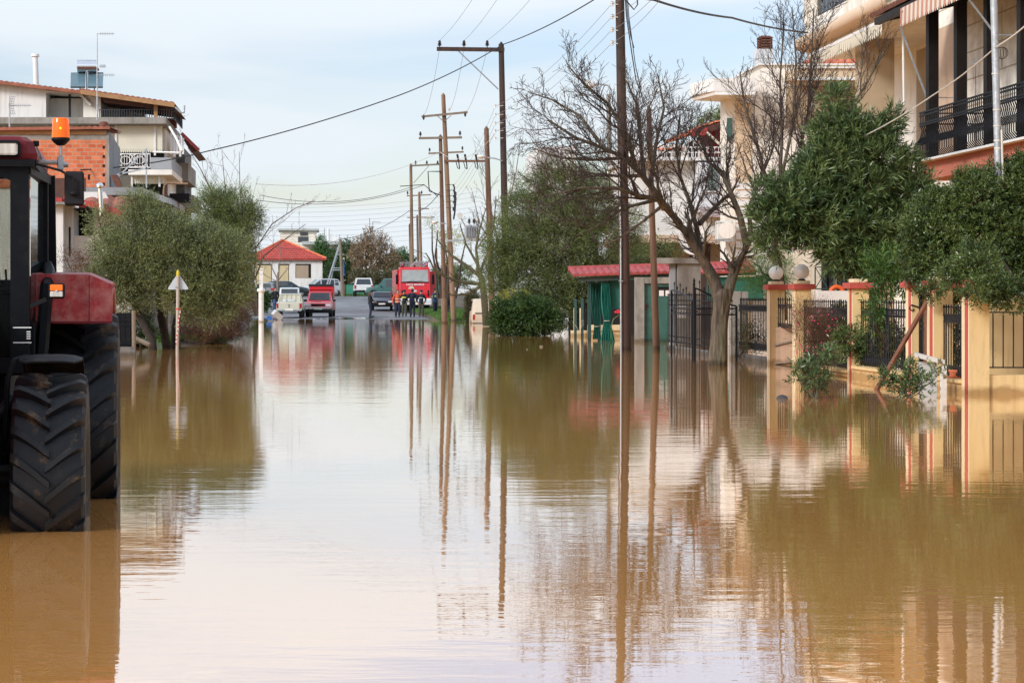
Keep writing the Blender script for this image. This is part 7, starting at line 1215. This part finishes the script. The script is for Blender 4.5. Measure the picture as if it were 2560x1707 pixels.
# ---------------------------------------------------------------- people
def remesh(mb, vox):
    v = np.concatenate(mb.V); me = bpy.data.meshes.new('tmp'); me.from_pydata(v.tolist(), [], mb.Fc); o = bpy.data.objects.new('tmp', me); COL.objects.link(o)
    r = o.modifiers.new('r', 'REMESH'); r.mode = 'VOXEL'; r.voxel_size = vox; s_ = o.modifiers.new('s', 'SMOOTH'); s_.iterations = 4; s_.factor = .5
    dg = bpy.context.evaluated_depsgraph_get(); e = bpy.data.meshes.new_from_object(o.evaluated_get(dg)); bpy.data.objects.remove(o)
    V = [tuple(p.co) for p in e.vertices]; Fs = [tuple(p.vertices) for p in e.polygons]; return V, Fs
def person(label, loc, rz, top, legs, hands, h=1.75, hair='hair', hat=None, long_hair=False, vest=None, step=.0, band=None, boots='boot', lean=0, face=0):
    """local frame: faces -y.  hands: two (x,y,z) wrist targets at 1.75 m height"""
    k = h/1.75; t = thing('person', label, 'person', (0, 0, 0)); S_ = lambda *p: tuple(np.array(p, float)*k)
    hip = {s: S_(s*.09, 0, .93) for s in (-1, 1)}; kn = {s: S_(s*.105, -.03+s*step*.5, .50) for s in (-1, 1)}; an = {s: S_(s*.11, .02+s*step, .09) for s in (-1, 1)}
    sh = {s: S_(s*.19, .01, 1.42) for s in (-1, 1)}; wr = {s: S_(*hands[0 if s < 0 else 1]) for s in (-1, 1)}
    el = {}
    for s in (-1, 1):
        a, c = np.array(sh[s]), np.array(wr[s]); mid = (a+c)/2; L_ = .29*k; d = np.linalg.norm(c-a)/2; off = math.sqrt(max(0, L_*L_-d*d)); o_ = np.array((s*.8, .6, -.15)); ax_ = (c-a)/(2*d+1e-6); o_ = o_-ax_*o_.dot(ax_); o_ /= np.linalg.norm(o_); el[s] = tuple(mid+o_*off)
    hc = np.array(S_(0, -.02, 1.63))
    b = MB(); b.ball(S_(0, 0, .98), .15*k, 8, (1, .72, .75)); b.tube([S_(0, 0, .95), S_(0, 0, 1.15), S_(0, .01, 1.32), S_(0, .01, 1.43), S_(0, 0, 1.50)], [.125*k, .12*k, .145*k, .10*k, .055*k], 12)
    b.tube([sh[-1], S_(0, .01, 1.43), sh[1]], [.055*k, .075*k, .055*k], 10); b.tube([S_(0, 0, 1.42), S_(0, -.01, 1.58)], [.055*k, .05*k], 10)
    b.ball(tuple(hc), .115*k, 10, (.80, .92, 1.08)); b.ball(tuple(hc+np.array((0, -.105, -.01))*k), .022*k, 5, (.7, 1, 1.3)); b.ball(tuple(hc+np.array((0, -.07, -.085))*k), .045*k, 6)
    for s in (-1, 1):
        b.tube([hip[s], kn[s], an[s]], [.085*k, .055*k, .038*k], 10); b.tube([an[s], tuple(np.array(an[s])+np.array((0, -.10, -.05))*k), tuple(np.array(an[s])+np.array((0, -.17, -.06))*k)], [.04*k, .04*k, .03*k], 8)
        b.tube([sh[s], el[s], wr[s]], [.052*k, .040*k, .028*k], 10); b.ball(tuple(hc+np.array((s*.09, .01, -.01))*k), .022*k, 5, (.5, 1, 1.4))
        d = np.array(wr[s])-np.array(el[s]); d /= np.linalg.norm(d); b.tube([wr[s], tuple(np.array(wr[s])+d*.085*k)], [.032*k, .036*k], 8)
    V_, F_ = remesh(b, .020); bo = MB(); bo.add(V_, F_, True)
    for s in (-1, 1):       # fingers, curled, rooted inside the palm
        d = np.array(wr[s])-np.array(el[s]); d /= np.linalg.norm(d); u = np.cross(d, (0, 1, 0)); u /= np.linalg.norm(u)+1e-6; v = np.cross(d, u)
        for i, ln in enumerate((.068, .078, .072, .056)):
            p0 = np.array(wr[s])+d*.075*k+u*(i-1.5)*.019*k; bo.tube([p0, p0+(d*.6+v*.1)*ln*k, p0+(d*1.0+v*.45)*ln*k], [.010*k, .009*k, .007*k], 6)
        p0 = np.array(wr[s])+d*.03*k-u*.03*k; bo.tube([p0, p0+(d*.5-u*.6)*.05*k, p0+(d*1.1-u*.7)*.055*k], [.012*k, .010*k, .008*k], 6)
    body = bo.build('body', MT['skin'], t)
    j = MB(); j.tube([S_(0, 0, .90), S_(0, 0, .98), S_(0, 0, 1.15), S_(0, .01, 1.32), S_(0, .01, 1.44), S_(0, .0, 1.50)], [.155*k, .160*k, .145*k, .165*k, .125*k, .075*k], 14); j.tube([sh[-1], S_(0, .01, 1.43), sh[1]], [.075*k, .09*k, .075*k], 10)
    for s in (-1, 1): j.tube([sh[s], el[s], wr[s]], [.078*k, .062*k, .048*k], 10)
    jm = [np.array(p)*np.array((1.12, .86, 1)) if False else p for p in j.V]; V_, F_ = remesh(j, .022); jk = MB(); jk.add(V_, F_, True); jo = jk.build('jacket', MT[top], t)
    q = MB()
    q.ball(S_(0, 0, .95), .165*k, 8, (1, .8, .7))
    for s in (-1, 1): q.tube([hip[s], kn[s], tuple(np.array(an[s])+np.array((0, 0, .0)))], [.108*k, .082*k, .068*k], 10)
    V_, F_ = remesh(q, .022); tq = MB(); tq.add(V_, F_, True); tq.build('trousers', MT[legs], t)
    for s in (-1, 1):
        a = np.array(an[s]); f = MB(); f.tube([a+np.array((0, .05, -.045))*k, a+np.array((0, -.08, -.05))*k, a+np.array((0, -.19, -.062))*k], [.046*k, .048*k, .030*k], 8); f.cyl(a+np.array((0, 0, -.02))*k, a+np.array((0, 0, .06))*k, .055*k, n=8); f.build('shoe', MT[boots], t)
        e = MB(); e.ball(tuple(hc+np.array((s*.034, -.098, .012))*k), .011*k, 4); e.build('eye', MT['dark'], t)
    mo_ = MB(); mo_.box(-.022*k, .022*k, hc[1]-.112*k, hc[1]-.100*k, hc[2]-.062*k, hc[2]-.054*k); mo_.build('mouth', mat('lips', (.30, .10, .08), .6), t) if 'lips' not in MT else None
    hr = MB(); hr.ball(tuple(hc+np.array((0, .022, .022))*k), .122*k, 10, (.84, .92, 1.02))
    if long_hair: hr.tube([hc+np.array((0, .04, .05))*k, hc+np.array((0, .075, -.10))*k, hc+np.array((0, .09, -.28))*k, hc+np.array((.01, .07, -.42))*k], [.10*k, .105*k, .10*k, .04*k], 12)
    hr.build('hair', MT[hair], t)
    if hat: c_ = MB(); c_.lathe([(.106*k, 0), (.112*k, .05*k), (.09*k, .10*k), (.001, .115*k)], tuple(hc+np.array((0, .005, .045))*k), 'z', 16); c_.box(-.07*k, .07*k, hc[1]-.20*k, hc[1]-.08*k, hc[2]+.045*k, hc[2]+.058*k); c_.build('cap', MT[hat], t)
    if band:
        for z0_, z1_, mt_, rr_ in band: c_ = MB(); c_.lathe([(rr_*k, z0_*k), (rr_*k, z1_*k)], (0, 0, 0), 'z', 20); c_.build('reflective_band', MT[mt_], jo)
    place(t, loc, rz); return t
W0 = lambda x, Y: (X_(x, Y), Y, gz(Y)+.01)
REL = [(-.30, -.02, .86), (.30, -.02, .86)]
person('man in black jacket and blue jeans walking beside the grey car and white pickup', (X_(688, 150), 150, gz(150)+.13), 20, 'cloth_black', 'jeans', [(-.32, -.10, .90), (.33, .08, .88)], 1.80, step=.12, boots='boot_brown')
person('woman with long brown hair in black clothes walking on the wet road', W0(926, 133), 75, 'cloth_black', 'jeans_dark', [(-.16, -.28, 1.12), (.12, -.30, 1.05)], 1.66, hair='hair_brown', long_hair=True, step=.05)
person('man in orange fireman jacket with hand raised to his mouth', W0(994, 134), 8, 'orange_cloth', 'jeans_dark', [(-.30, -.05, .88), (.05, -.24, 1.48)], 1.76, band=[(.97, 1.01, 'reflective', .172), (1.16, 1.20, 'reflective', .166)])
person('bearded man with cap and yellow chest stripe in camouflage trousers', W0(1011, 137), -12, 'cloth_black', 'camo', [(-.20, -.16, 1.04), (.34, -.12, 1.02)], 1.74, hat='cloth_black', band=[(1.24, 1.31, 'hivis', .178)])
person('man in dark navy clothes standing with his back to the camera', W0(1031, 134.5), 186, 'cloth_navy', 'cloth_navy', [(-.27, -.18, .98), (.27, -.18, .98)], 1.83)
person('man with cap, pale chest stripe and hands in pockets of camouflage trousers', W0(1053, 136), 5, 'cloth_navy', 'camo', [(-.22, -.06, .93), (.22, -.06, .93)], 1.73, hat='cloth_navy', band=[(1.24, 1.28, 'reflective', .176)])
person('man in blue uniform with yellow stripe standing with folded arms', W0(1087, 138), 48, 'blue_cloth', 'cloth_navy', [(.10, -.24, 1.20), (-.10, -.25, 1.22)], 1.82, hat='cloth_black', band=[(1.27, 1.32, 'hivis', .178)])
person('man in dark clothes half hidden behind the wooden poles on the grass', (X_(1123, 135), 135, gz(135)+.17), 200, 'cloth_black', 'cloth_navy', REL, 1.76)
# ---------------------------------------------------------------- poles, lamps and cables
def pole(label, b, t, Y, r, m, group='wooden utility poles along the street', yt=0, name='utility_pole', dzb=.0, pointed=True):
    pb_ = P(b[0], b[1], Y); pb_.z = min(pb_.z, -.35) if Y < 125 else gz(Y)-.1; pt_ = P(t[0], t[1], Y+yt)
    o = thing(name, label, 'pole', (pb_.x, pb_.y, pb_.z), group); q = MB(); n = 7
    q.tube([pb_+(pt_-pb_)*(i/n) for i in range(n+1)], [r*(1-.28*i/n) for i in range(n+1)], 14)
    if pointed: q.cyl(pt_-Vector((0, 0, .01)), pt_+Vector((0, 0, .12)), r*.71, .02, 12)
    q.build('shaft', MT[m], o); return o, pb_, pt_
def insul(parent, p, s=1.0, m='insul', hang=False):
    q = MB(); p = Vector(p); prof = [(.02, 0), (.02, .08), (.05, .09), (.09, .12), (.04, .15), (.08, .18), (.04, .21), (.06, .24), (.03, .29), (.001, .30)]
    q.lathe([(a*s, b*s*(-1 if hang else 1)) for a, b in prof], tuple(p), 'z', 10); q.build('insulator', MT[m], parent)
def arm(parent, a, b, w_=.10, h=.13, m='wood_mid', name='crossarm'): q = MB(); q.bar(a, b, w_, h); return q.build(name, MT[m], parent)
# near dark pole with conduit and low-voltage insulators
pA, a0, a1 = pole('thick dark near pole with pale conduit rising from the water', (1565, 877), (1544, -330), 56.1, .150, 'wood_dark')
q = MB(); q.tube([(X_(1553, 55.9), 55.93, -.3), (X_(1552, 55.9), 55.93, 3), (X_(1549, 55.9), 55.95, 5.2)], .022, 8); q.box(X_(1553, 55.9)-.06, X_(1553, 55.9)+.05, 55.88, 55.95, Z_(704, 55.9), Z_(702, 55.9)); q.build('conduit', MT['galv'], pA)
for k, y in enumerate((10, 42, 75, 108)): p = P(1530, y, 56); q = MB(); q.bar(p, P(1545, y+2, 56), .02); q.lathe([(.001, -.07), (.045, -.06), (.03, -.02), (.05, .0), (.03, .03), (.045, .06), (.001, .07)], tuple(p), 'z', 10); q.build('insulator', MT['porcelain'], pA)
q = MB(); q.tube([P(1562, 0, 55.8), P(1572, 10, 55.8), P(1585, 25, 55.8), P(1594, 12, 55.8), P(1592, -12, 55.8)], .02, 6)
for dx, xe, ye, r_ in ((0, 1590, 200, .016), (6, 1608, 260, .012), (3, 1585, 120, .014)): q.tube([P(1562+dx, -20, 55.8), P(1566+dx, 40, 55.8), P((1568+xe)/2, (60+ye)/2, 55.6), P(xe, ye, 55.4)], r_, 5)
q.tube([P(1590, 200, 55.4), P(1640, 320, 55), P(1705, 345, 60), P(1725, 352, 64)], .012, 5); q.build('cable_bundle', MT['cable'], pA)
pole('slim knotty brown post right of the thick dark pole', (1642, 873), (1622, 274), 57.2, .098, 'wood_mid')
# pole B with high crossarm
pB, b0, b1 = pole('tall dark pole with a one-sided high crossarm and brace', (1268, 820), (1253, 112), 89.7, .165, 'wood_dark'); YBp = 89.6
ao_ = arm(pB, P(1092, 123, YBp), P(1261, 125, YBp), .12, .17, 'wood_dark'); q = MB(); q.bar(P(1146, 128, YBp), P(1246, 224, YBp), .05); q.build('brace', MT['steel'], pB)
for x in (1099, 1160, 1218): insul(pB, P(x, 121, YBp), 1.15)
LVB = [P(1238, y, 89.4) for y in (266, 288, 309, 328, 347)]
for p in LVB: q = MB(); q.bar(p, p+Vector((.35, 0, .03)), .02); q.lathe([(.001, -.08), (.05, -.07), (.03, 0), (.05, .07), (.001, .08)], tuple(p), 'z', 8); q.build('insulator', MT['porcelain'], pB)
# pole C light wood, fuse crossarm, transformer
pC, c0, c1 = pole('light-coloured wooden pole carrying fuses and the transformer platform', (1135, 803), (1108, 238), 120, .165, 'wood_light'); YCp = 119.8
arm(pC, P(1054, 292, YCp), P(1169, 281, YCp), .10, .12, 'wood_grey'); 
for x0_, x1_ in ((1092, 1108), (1128, 1112)): q = MB(); q.bar(P(x0_, 289, YCp), P(x1_, 303, YCp), .04); q.build('brace', MT['wood_grey'], pC)
insul(pC, P(1123, 280, YCp), .9, 'porcelain'); insul(pC, P(1059, 286, YCp), 1.1, hang=True); insul(pC, P(1163, 278, YCp), 1.1, hang=True)
arm(pC, P(1110, 403, YCp), P(1216, 403, YCp), .10, .13)
for x in (1146, 1165, 1192): q = MB(); q.cyl(P(x-3, 386, YCp), P(x+1, 406, YCp), .06, n=8); q.cyl(P(x+1, 406, YCp), P(x+3, 422, YCp), .035, n=6); q.tube([P(x-6, 405, YCp), P(x-2, 420, YCp), P(x+3, 423, YCp)], .025, 5); q.build('fuse', MT['darkgrey'], pC)
q = MB()
for k, y in enumerate((463, 477, 491, 505, 520)): q.tube([P(1133, y, YCp-.2), P(1136+4*math.sin(k), y+4, YCp-.3), P(1137, 530, YCp-.3), P(1134, 548, YCp-.2)], .05, 5); q.bar(P(1115, y, YCp-.2), P(1137, y-2, YCp-.2), .03)
q.build('cable_loops', MT['cable'], pC)
tf = thing('transformer', 'grey finned transformer on a pole platform among the bare branches', 'transformer', tuple(P(1180, 601, 119))); Yt_ = 119.4
q = MB(); q.bar(P(1118, 602, Yt_), P(1235, 600, Yt_), .35, .10); q.build('platform', MT['galv'], tf)
q = MB(); q.bbox(X_(1162, Yt_), X_(1196, Yt_), Yt_-.3, Yt_+.3, Z_(597, Yt_), Z_(563, Yt_), .03); [q.box(X_(1164+k*4.2, Yt_), X_(1165.5+k*4.2, Yt_), Yt_-.42, Yt_-.3, Z_(592, Yt_), Z_(567, Yt_)) for k in range(8)]; q.build('tank', MT['galv'], tf)
for x in (1173, 1185, 1197): insul(tf, P(x, 562, Yt_), 1.2)
ds = thing('satellite_dish', 'small round dish left of the transformer among the poles', 'satellite dish', tuple(P(1151, 560, 116))); q = MB(); q.disc(tuple(P(1150, 539, 116)), (.3, -1, .25), .17, .04, 20); q.build('dish', MT['porcelain'], ds); q = MB(); q.cyl(P(1152, 545, 116.1), P(1163, 565, 116.6), .03, n=6); q.build('arm', MT['galv'], ds)
# pole D behind C
pD, d0, d1 = pole('reddish pole just left of the light-coloured pole', (1112, 806), (1101, 341), 124, .15, 'wood_mid'); YDp = 123.8
arm(pD, P(1047, 346, YDp), P(1155, 344, YDp), .1, .13, 'wood_grey'); arm(pD, P(1071, 384, YDp), P(1159, 380, YDp), .09, .1, 'wood_grey'); insul(pD, P(1051, 343, YDp), 1.1); insul(pD, P(1150, 341, YDp), 1.1); insul(pD, P(1074, 381, YDp), .9); insul(pD, P(1156, 377, YDp), .9)
q = MB(); q.tube([P(1102, 429, YDp), P(1070, 429, YDp), P(1073, 478, YDp), P(1100, 488, YDp)], .035, 5); q.tube([P(1095, 492, YDp), P(1060, 462, YDp), P(1000, 466, YDp)], .025, 5); q.build('bracket', MT['darkgrey'], pD)
q = MB(); q.tube([(P(1112, 742, 112)).x and P(1112, 812, 112), P(1110, 746, 112)], [.17, .16], 12); props(q.build('stub_post', MT['wood_light']), 'short pale cut-off post standing in the water below the reddish pole', 'post')
# pole E with street lamp, brown and blunt
pE, e0, e1 = pole('brown blunt-topped pole between the tall dark pole and the fuses', (1232, 800), (1216, 322), 96, .155, 'wood_mid')
# far group
for lab, b, t, Y, r, mt_ in (('far pole with a left-reaching crossarm and three insulators', (1032, 700), (1027, 412), 178, .17, 'wood_light'), ('short leftmost pole behind the fire engine roof', (1029, 700), (1024, 562), 186, .12, 'wood_mid'),
                             ('thin plain pole third from left behind the fire engine', (1047, 700), (1043, 540), 186, .12, 'wood_mid'), ('far pole with two low crossarms behind the fire engine', (1055, 700), (1048, 482), 182, .15, 'wood_light'), ('slender distant pole right of the pruned tree stub', (1093, 740), (1091, 622), 170, .10, 'wood_mid')):
    o, p0, p1 = pole(lab, b, t, Y, r, mt_)
    if 'three' in lab:
        arm(o, P(1024, 415, Y), P(1099, 411, Y), .1, .14, 'wood_grey'); [insul(o, P(x, 413, Y), 1.3) for x in (1039, 1067, 1094)]; q = MB(); q.bar(P(1072, 415, Y), P(1034, 458, Y), .05); q.build('brace', MT['wood_grey'], o); arm(o, P(1018, 544, Y), P(1086, 543, Y), .07, .09, 'wood_grey')
        q = MB(); q.bbox(X_(1066, Y), X_(1080, Y), Y-.3, Y, Z_(545, Y), Z_(540, Y), .03); q.build('lamp_head', MT['porcelain'], o)
    if 'two low' in lab: arm(o, P(1017, 490, Y), P(1078, 487, Y), .08, .1, 'wood_grey'); arm(o, P(1045, 521, Y), P(1072, 522, Y), .08, .1, 'wood_grey'); insul(o, P(1019, 488, Y), 1.2); insul(o, P(1054, 487, Y), 1.2)
def lamp(label, pts, head, Y, m='galv', r=.03, globe=False):
    o = thing('street_lamp', label, 'street lamp', tuple(P(pts[0][0], pts[0][1], Y))); q = MB(); q.tube([P(x, y, Y) for x, y in pts], r, 8); q.build('lamp_arm', MT[m], o); q = MB(); c_ = P(head[0], head[1], Y); w_ = head[2]*Y/F/2; h_ = head[3]*Y/F/2
    q.ball(tuple(c_), 1, 8, (w_, min(w_, .2), h_)); q.build('lamp_head', MT['porcelain'], o); return o
lamp('street lamp reaching left from the tall dark pole', [(1256, 402), (1236, 396), (1214, 394)], (1204, 392, 22, 11), 89.4)
lamp('lower street lamp head left of the light-coloured pole', [(1116, 560), (1100, 558)], (1087, 556, 16, 9), 119.5)
sl = lamp('round white street lamp behind the big bare tree', [(1530, 228), (1520, 214), (1500, 211), (1488, 212)], (1474, 211, 30, 24), 98, r=.045)
q = MB(); q.tube([P(1530, 842, 98.3), P(1526, 500, 98.3), P(1521, 236, 98.3)], [.17, .13, .10], 8); q.build('column', MT['concrete'], sl)
# strutted concrete pole
cp = thing('strutted_pole', 'concrete pole with slanting strut and rungs in front of the red-roofed house', 'pole', (X_(857, 192), 192, 1.42)); q = MB(); q.tube([P(857, 741, 192), P(850, 598, 192)], [.17, .11], 8); q.build('shaft', MT['wood_grey'], cp)
q = MB(); q.bar(P(817, 712, 192), P(848, 612, 192), .14); q.bar(P(823, 712, 192), P(850, 612, 192.3), .10); q.build('strut', MT['galv'], cp)
for y, xa_ in ((636, 841), (670, 832), (675, 830), (705, 836)): q = MB(); q.bar(P(xa_, y, 192), P(853, y, 192), .08); q.build('rung', MT['galv'], cp)
q = MB(); q.box(X_(855, 192)+.12, X_(855, 192)+.2, 191.75, 191.8, Z_(690, 192), Z_(655, 192)); q.build('blue_sign', MT['blue_plastic'], cp)
# curved stand pipe left, white column, galvanised pole right
o = thing('bent_pipe', 'tall thin bent pipe tied to a brown post above the olive tree', 'pipe', (X_(410, 70), 70, 0)); q = MB(); q.tube([P(410, 860, 70), P(409, 480, 70), P(411, 464, 70), P(418, 458, 70), P(470, 460, 70)], .035, 8); q.build('pipe', MT['wood_light'], o); q = MB(); q.cyl(P(416, 860, 70.1), P(414, 462, 70.1), .06, n=8); q.build('post', MT['wood_mid'], o)
o = thing('white_column', 'white round column with ring cap and slimmer upper section in the flood', 'column', (X_(653, 116), 116, -.3)); q = MB(); c_ = X_(653, 116)
q.lathe([(.15, -.4), (.145, .0), (.165, .01), (.165, .05), (.145, .06), (.145, Z_(730, 116)), (.22, Z_(729, 116)), (.24, Z_(725, 116)), (.22, Z_(722, 116)), (.10, Z_(721, 116))], (c_, 116, 0), 'z', 20); q.build('shaft', MT['white_paint'], o); q = MB(); q.box(c_-.10, c_+.10, 115.9, 116.1, Z_(721, 116), Z_(674, 116)); q.box(c_-.15, c_+.15, 115.85, 116.15, Z_(674, 116), Z_(670, 116)); q.build('upper_section', MT['white_paint'], o)
gpole = thing('metal_pole', 'galvanised steel pole with ties rising from the glossy evergreen at right', 'pole', (X_(2490, 34.6), 34.8, -.3)); Yg2 = 34.3
q = MB(); q.tube([P(2510, 900, Yg2), P(2497, 480, Yg2), P(2491, 240, Yg2), P(2484, -20, Yg2), P(2480, -150, Yg2)], .058, 14); q.build('shaft', MT['galv'], gpole)
q = MB()
for y, x in ((185, 2489), (275, 2492), (315, 2493), (352, 2494), (371, 2495)): q.lathe([(.064, -.012), (.064, .012)], tuple(P(x, y, Yg2)), 'z', 14)
q.build('tie', MT['cable_white'], gpole); q = MB(); q.tube([P(2504, 325, Yg2-.1), P(2506, 400, Yg2-.1), P(2508, 455, Yg2-.1)], .018, 6); q.build('side_cable', MT['cable_white'], gpole)
# triangular sign
ts = thing('road_sign', 'back of a triangular road sign on a yellow-topped pole with hazard tape', 'road sign', (X_(444, 55), 55, -.37)); cx_ = X_(445, 55)
q = MB(); q.tube([(X_(443, 55), 55, -.37), (cx_, 55, Z_(690, 55))], .044, 12); q.build('post', mat('pale_post', (.42, .37, .31), .8, var=.12), ts); q = MB(); q.tube([(cx_, 55, Z_(690, 55)), (cx_, 55, Z_(680, 55)), (cx_, 55, Z_(675, 55))], [.046, .045, .02], 12); q.build('yellow_top', mat('yellow_cap', (.55, .42, .02), .6), ts)
q = MB(); w2, zt2, zb2 = .27, Z_(684, 55), Z_(724, 55); q.prism([(cx_-w2+.03, zb2), (cx_+w2-.03, zb2), (cx_+w2, zb2+.02), (cx_+w2-.01, zb2+.05), (cx_+.02, zt2), (cx_-.02, zt2), (cx_-w2+.01, zb2+.05), (cx_-w2, zb2+.02)], 'y', 55.05, 55.056); q.build('sign_plate', mat('sign_back', (.50, .54, .57), .45, .3, var=.06), ts)
q = MB(); q.box(cx_-.06, cx_+.06, 54.95, 55.049, Z_(719, 55), Z_(717, 55)); q.build('clamp', MT['steel'], ts)
tp = thing('hazard_tape', 'red and white striped tape hanging from the sign pole', 'tape', tuple(P(440, 865, 54.9))); q = MB(); r_ = MB(); pts = [P(450+1*math.sin(i*.8)-i*.62, 772+i*5.3, 54.9) for i in range(18)]
for i in range(17): (q if i % 2 else r_).add([pts[i]+Vector((-.012, 0, 0)), pts[i]+Vector((.012, 0, 0)), pts[i+1]+Vector((.012, 0, 0)), pts[i+1]+Vector((-.012, 0, 0)), pts[i]+Vector((-.012, .003, 0)), pts[i]+Vector((.012, .003, 0)), pts[i+1]+Vector((.012, .003, 0)), pts[i+1]+Vector((-.012, .003, 0))], [(0, 1, 2, 3), (7, 6, 5, 4)])
r_.lathe([(.048, 0), (.048, .035)], tuple(P(444, 774, 55)), 'z', 12); q.build('white_stripes', MT['white_paint'], tp); r_.build('red_stripes', MT['flag_red'], tp)
# debris by the waterline at left
b = MB(); b.box(-.30, .30, -.2, .2, 0, .02); b.box(-.30, -.28, -.2, .2, .02, .34); b.box(.28, .30, -.2, .2, .02, .34); b.box(-.28, .28, -.2, -.18, .02, .34); b.box(-.28, .28, .18, .2, .02, .34)
o = b.build('plastic_crate', MT['grey_plastic']); props(o, 'tipped pale grey plastic crate on the ground by the white pickup', 'crate'); o.location = (X_(689, 127), 127, .16); o.rotation_euler = (R(12), R(38), R(30))
b = MB(); b.lathe([(.001, 0), (.12, 0), (.15, .28), (.16, .28), (.16, .30), (.14, .30), (.11, .02), (.001, .02)], (0, 0, 0), 'z', 16); o = b.build('bucket', MT['grey_plastic']); props(o, 'pale bucket lying behind the tipped crate', 'bucket'); o.location = (X_(686, 131), 131, .2); o.rotation_euler = (R(20), R(75), 0)
b = MB(); b.bbox(-.16, .16, -.12, .12, 0, .2, .03); b.box(-.12, .12, -.13, .13, .2, .23); o = b.build('blue_box', MT['blue_plastic']); props(o, 'small blue plastic box on the kerb at the water edge', 'box'); o.location = (X_(673, 121), 121, .06)
for i, (x, y) in enumerate(((1353, 867), (1318, 874), (1412, 873))):
    Yf = 7800/(y-738); b = MB(); b.ball((0, 0, 0), .06, 4, (1, .7, .25)); o = b.build('foam_scrap', MT['white_paint']); props(o, ['white scrap of foam floating below the rounded green shrub', 'tiny pale scrap floating left of the larger foam scrap', 'pale scrap floating between the shrub and the dark pole', 'pale scrap floating near the wet stone'][i], 'litter'); o.location = (X_(x, Yf), Yf, .004); o.scale = (1 if i == 0 else .45,)*3
# cables
def cable(label, pts, sag=.3, r=.012, m='cable', n=18, group=None):
    q = MB(); pts = [Vector(p) for p in pts]; out_ = []
    for a, b in zip(pts, pts[1:]):
        for i in range(n+(b is pts[-1])): t = i/n; p = a+(b-a)*t; p.z -= sag*4*t*(1-t); out_.append(p)
    q.tube(out_, r, 5); return props(q.build('cable', MT[m]), label, 'cable', group)
cable('thick dark cable sweeping from the upper edge down left to the brick house', [P(1700, -130, 60), P(1485, 0, 68), P(1257, 112, 89), P(1000, 238, 80), P(520, 378, 76), P(200, 425, 69.5)], .12, .022, n=12)
cable('thick black twisted cable running to the rounded balcony house', [P(1500, -40, 40), P(1634, 0, 42), P(1830, 45, 50), P(2018, 82, 59.9)], .05, .026)
cable('white rope-like cable climbing to the right over the oleander', [P(2600, 30, 33), P(2490, 118, 34.2), P(2330, 240, 38), P(2150, 345, 42), P(2060, 382, 46), P(1850, 398, 60), P(1720, 350, 72)], .04, .012, 'cable_white')
gl = 'thin line wires between the poles'
for i, (x0_, x1_) in enumerate(((1160, 1099), (1222, 1160), (1305, 1218))):
    cable('thin wire rising out of view from the %s insulator of the high crossarm' % ('left', 'middle', 'right')[i], [P(x0_+60*(i+1), -90, 70), P(x0_+20, 0, 78), P(x1_, 102, YBp)], .1, .007, 'cable_grey', group=gl)
for i, (p, q_) in enumerate(((P(1099, 121, YBp), P(1059, 290, YCp)), (P(1160, 121, YBp), P(1123, 276, YCp)), (P(1218, 121, YBp), P(1163, 282, YCp)))): cable('thin high wire from the %s crossarm insulator back to the light-coloured pole' % ('left', 'middle', 'right')[i], [p, q_], .5, .008, 'cable_grey', group=gl)
for i, y in enumerate((10, 42, 75, 108)):
    cable('low-voltage wire on the %s pale insulator of the thick near pole' % ('topmost', 'second', 'third', 'lowest')[i], [P(1530+330-i*20, y-330, 38), P(1530, y, 56), LVB[i], P(1135, 463+i*14, 119.8), P(1050, 560+i*6, 150)], .35, .006, 'cable_grey', group=gl)
for i, (a, b) in enumerate((((650, 488), (1028, 468)), ((640, 500), (1060, 463)))): cable('dark service cable crossing left of the far poles, the %s one' % ('lower', 'upper')[i], [P(a[0], a[1], 150), P(b[0], b[1], 165)], .8, .02, 'cable')
cable('pale wire crossing the sky from the bent pipe to the fuse pole', [P(640, 460, 100), P(1100, 380, 122), P(1238, 335, 89.4)], .7, .012, 'cable_white')
cable('dark cable rising right from the strutted concrete pole', [P(690, 618, 200), P(850, 598, 192), P(1028, 524, 178), P(1100, 480, 124)], .5, .022, 'cable')
for i in range(9): cable('faint distant transmission wire, %s of nine across the low sky' % ('topmost', 'second', 'third', 'fourth', 'fifth', 'sixth', 'seventh', 'eighth', 'lowest')[i], [P(560, 515+i*11.5, 420), P(1200, 478+i*12.5, 420)], 1.5, .022, 'cable_grey', 8, 'faint distant transmission wires')

# drifting leaves, twigs and scum on the flood: countless bits
rg_ = np.random.default_rng(77); Vv_ = []; Qn = 0
def drift(n, xr_, yr_, s0):
    for _ in range(n):
        y = rg_.uniform(*yr_); x = rg_.uniform(*xr_) if not callable(xr_) else xr_(y); a = rg_.uniform(0, 3.14); L_ = s0*rg_.uniform(.5, 1.6); w_ = L_*rg_.uniform(.15, .5); c, s = math.cos(a), math.sin(a); z = .004+rg_.uniform(0, .004)
        for dx, dy in ((-L_, 0), (0, -w_), (L_, 0), (0, w_)): Vv_.append((x+dx*c-dy*s, y+dx*s+dy*c, z))
drift(160, (5.5, 9.6), (24, 60), .022); drift(110, (-4.6, -3.2), (40, 70), .025); drift(60, (-1, 8), (70, 115), .03); drift(50, (-3, 7), (12, 40), .012); drift(60, (7.5, 9.3), (74, 79), .03)
Vv_ = np.array(Vv_); o = np_mesh('leaf_litter', Vv_, np.arange(len(Vv_)).reshape(-1, 4), LF['dry'], None, (0, 0, 0)); props(o, 'scattered dead leaves and twigs drifting on the brown water', kind='stuff')
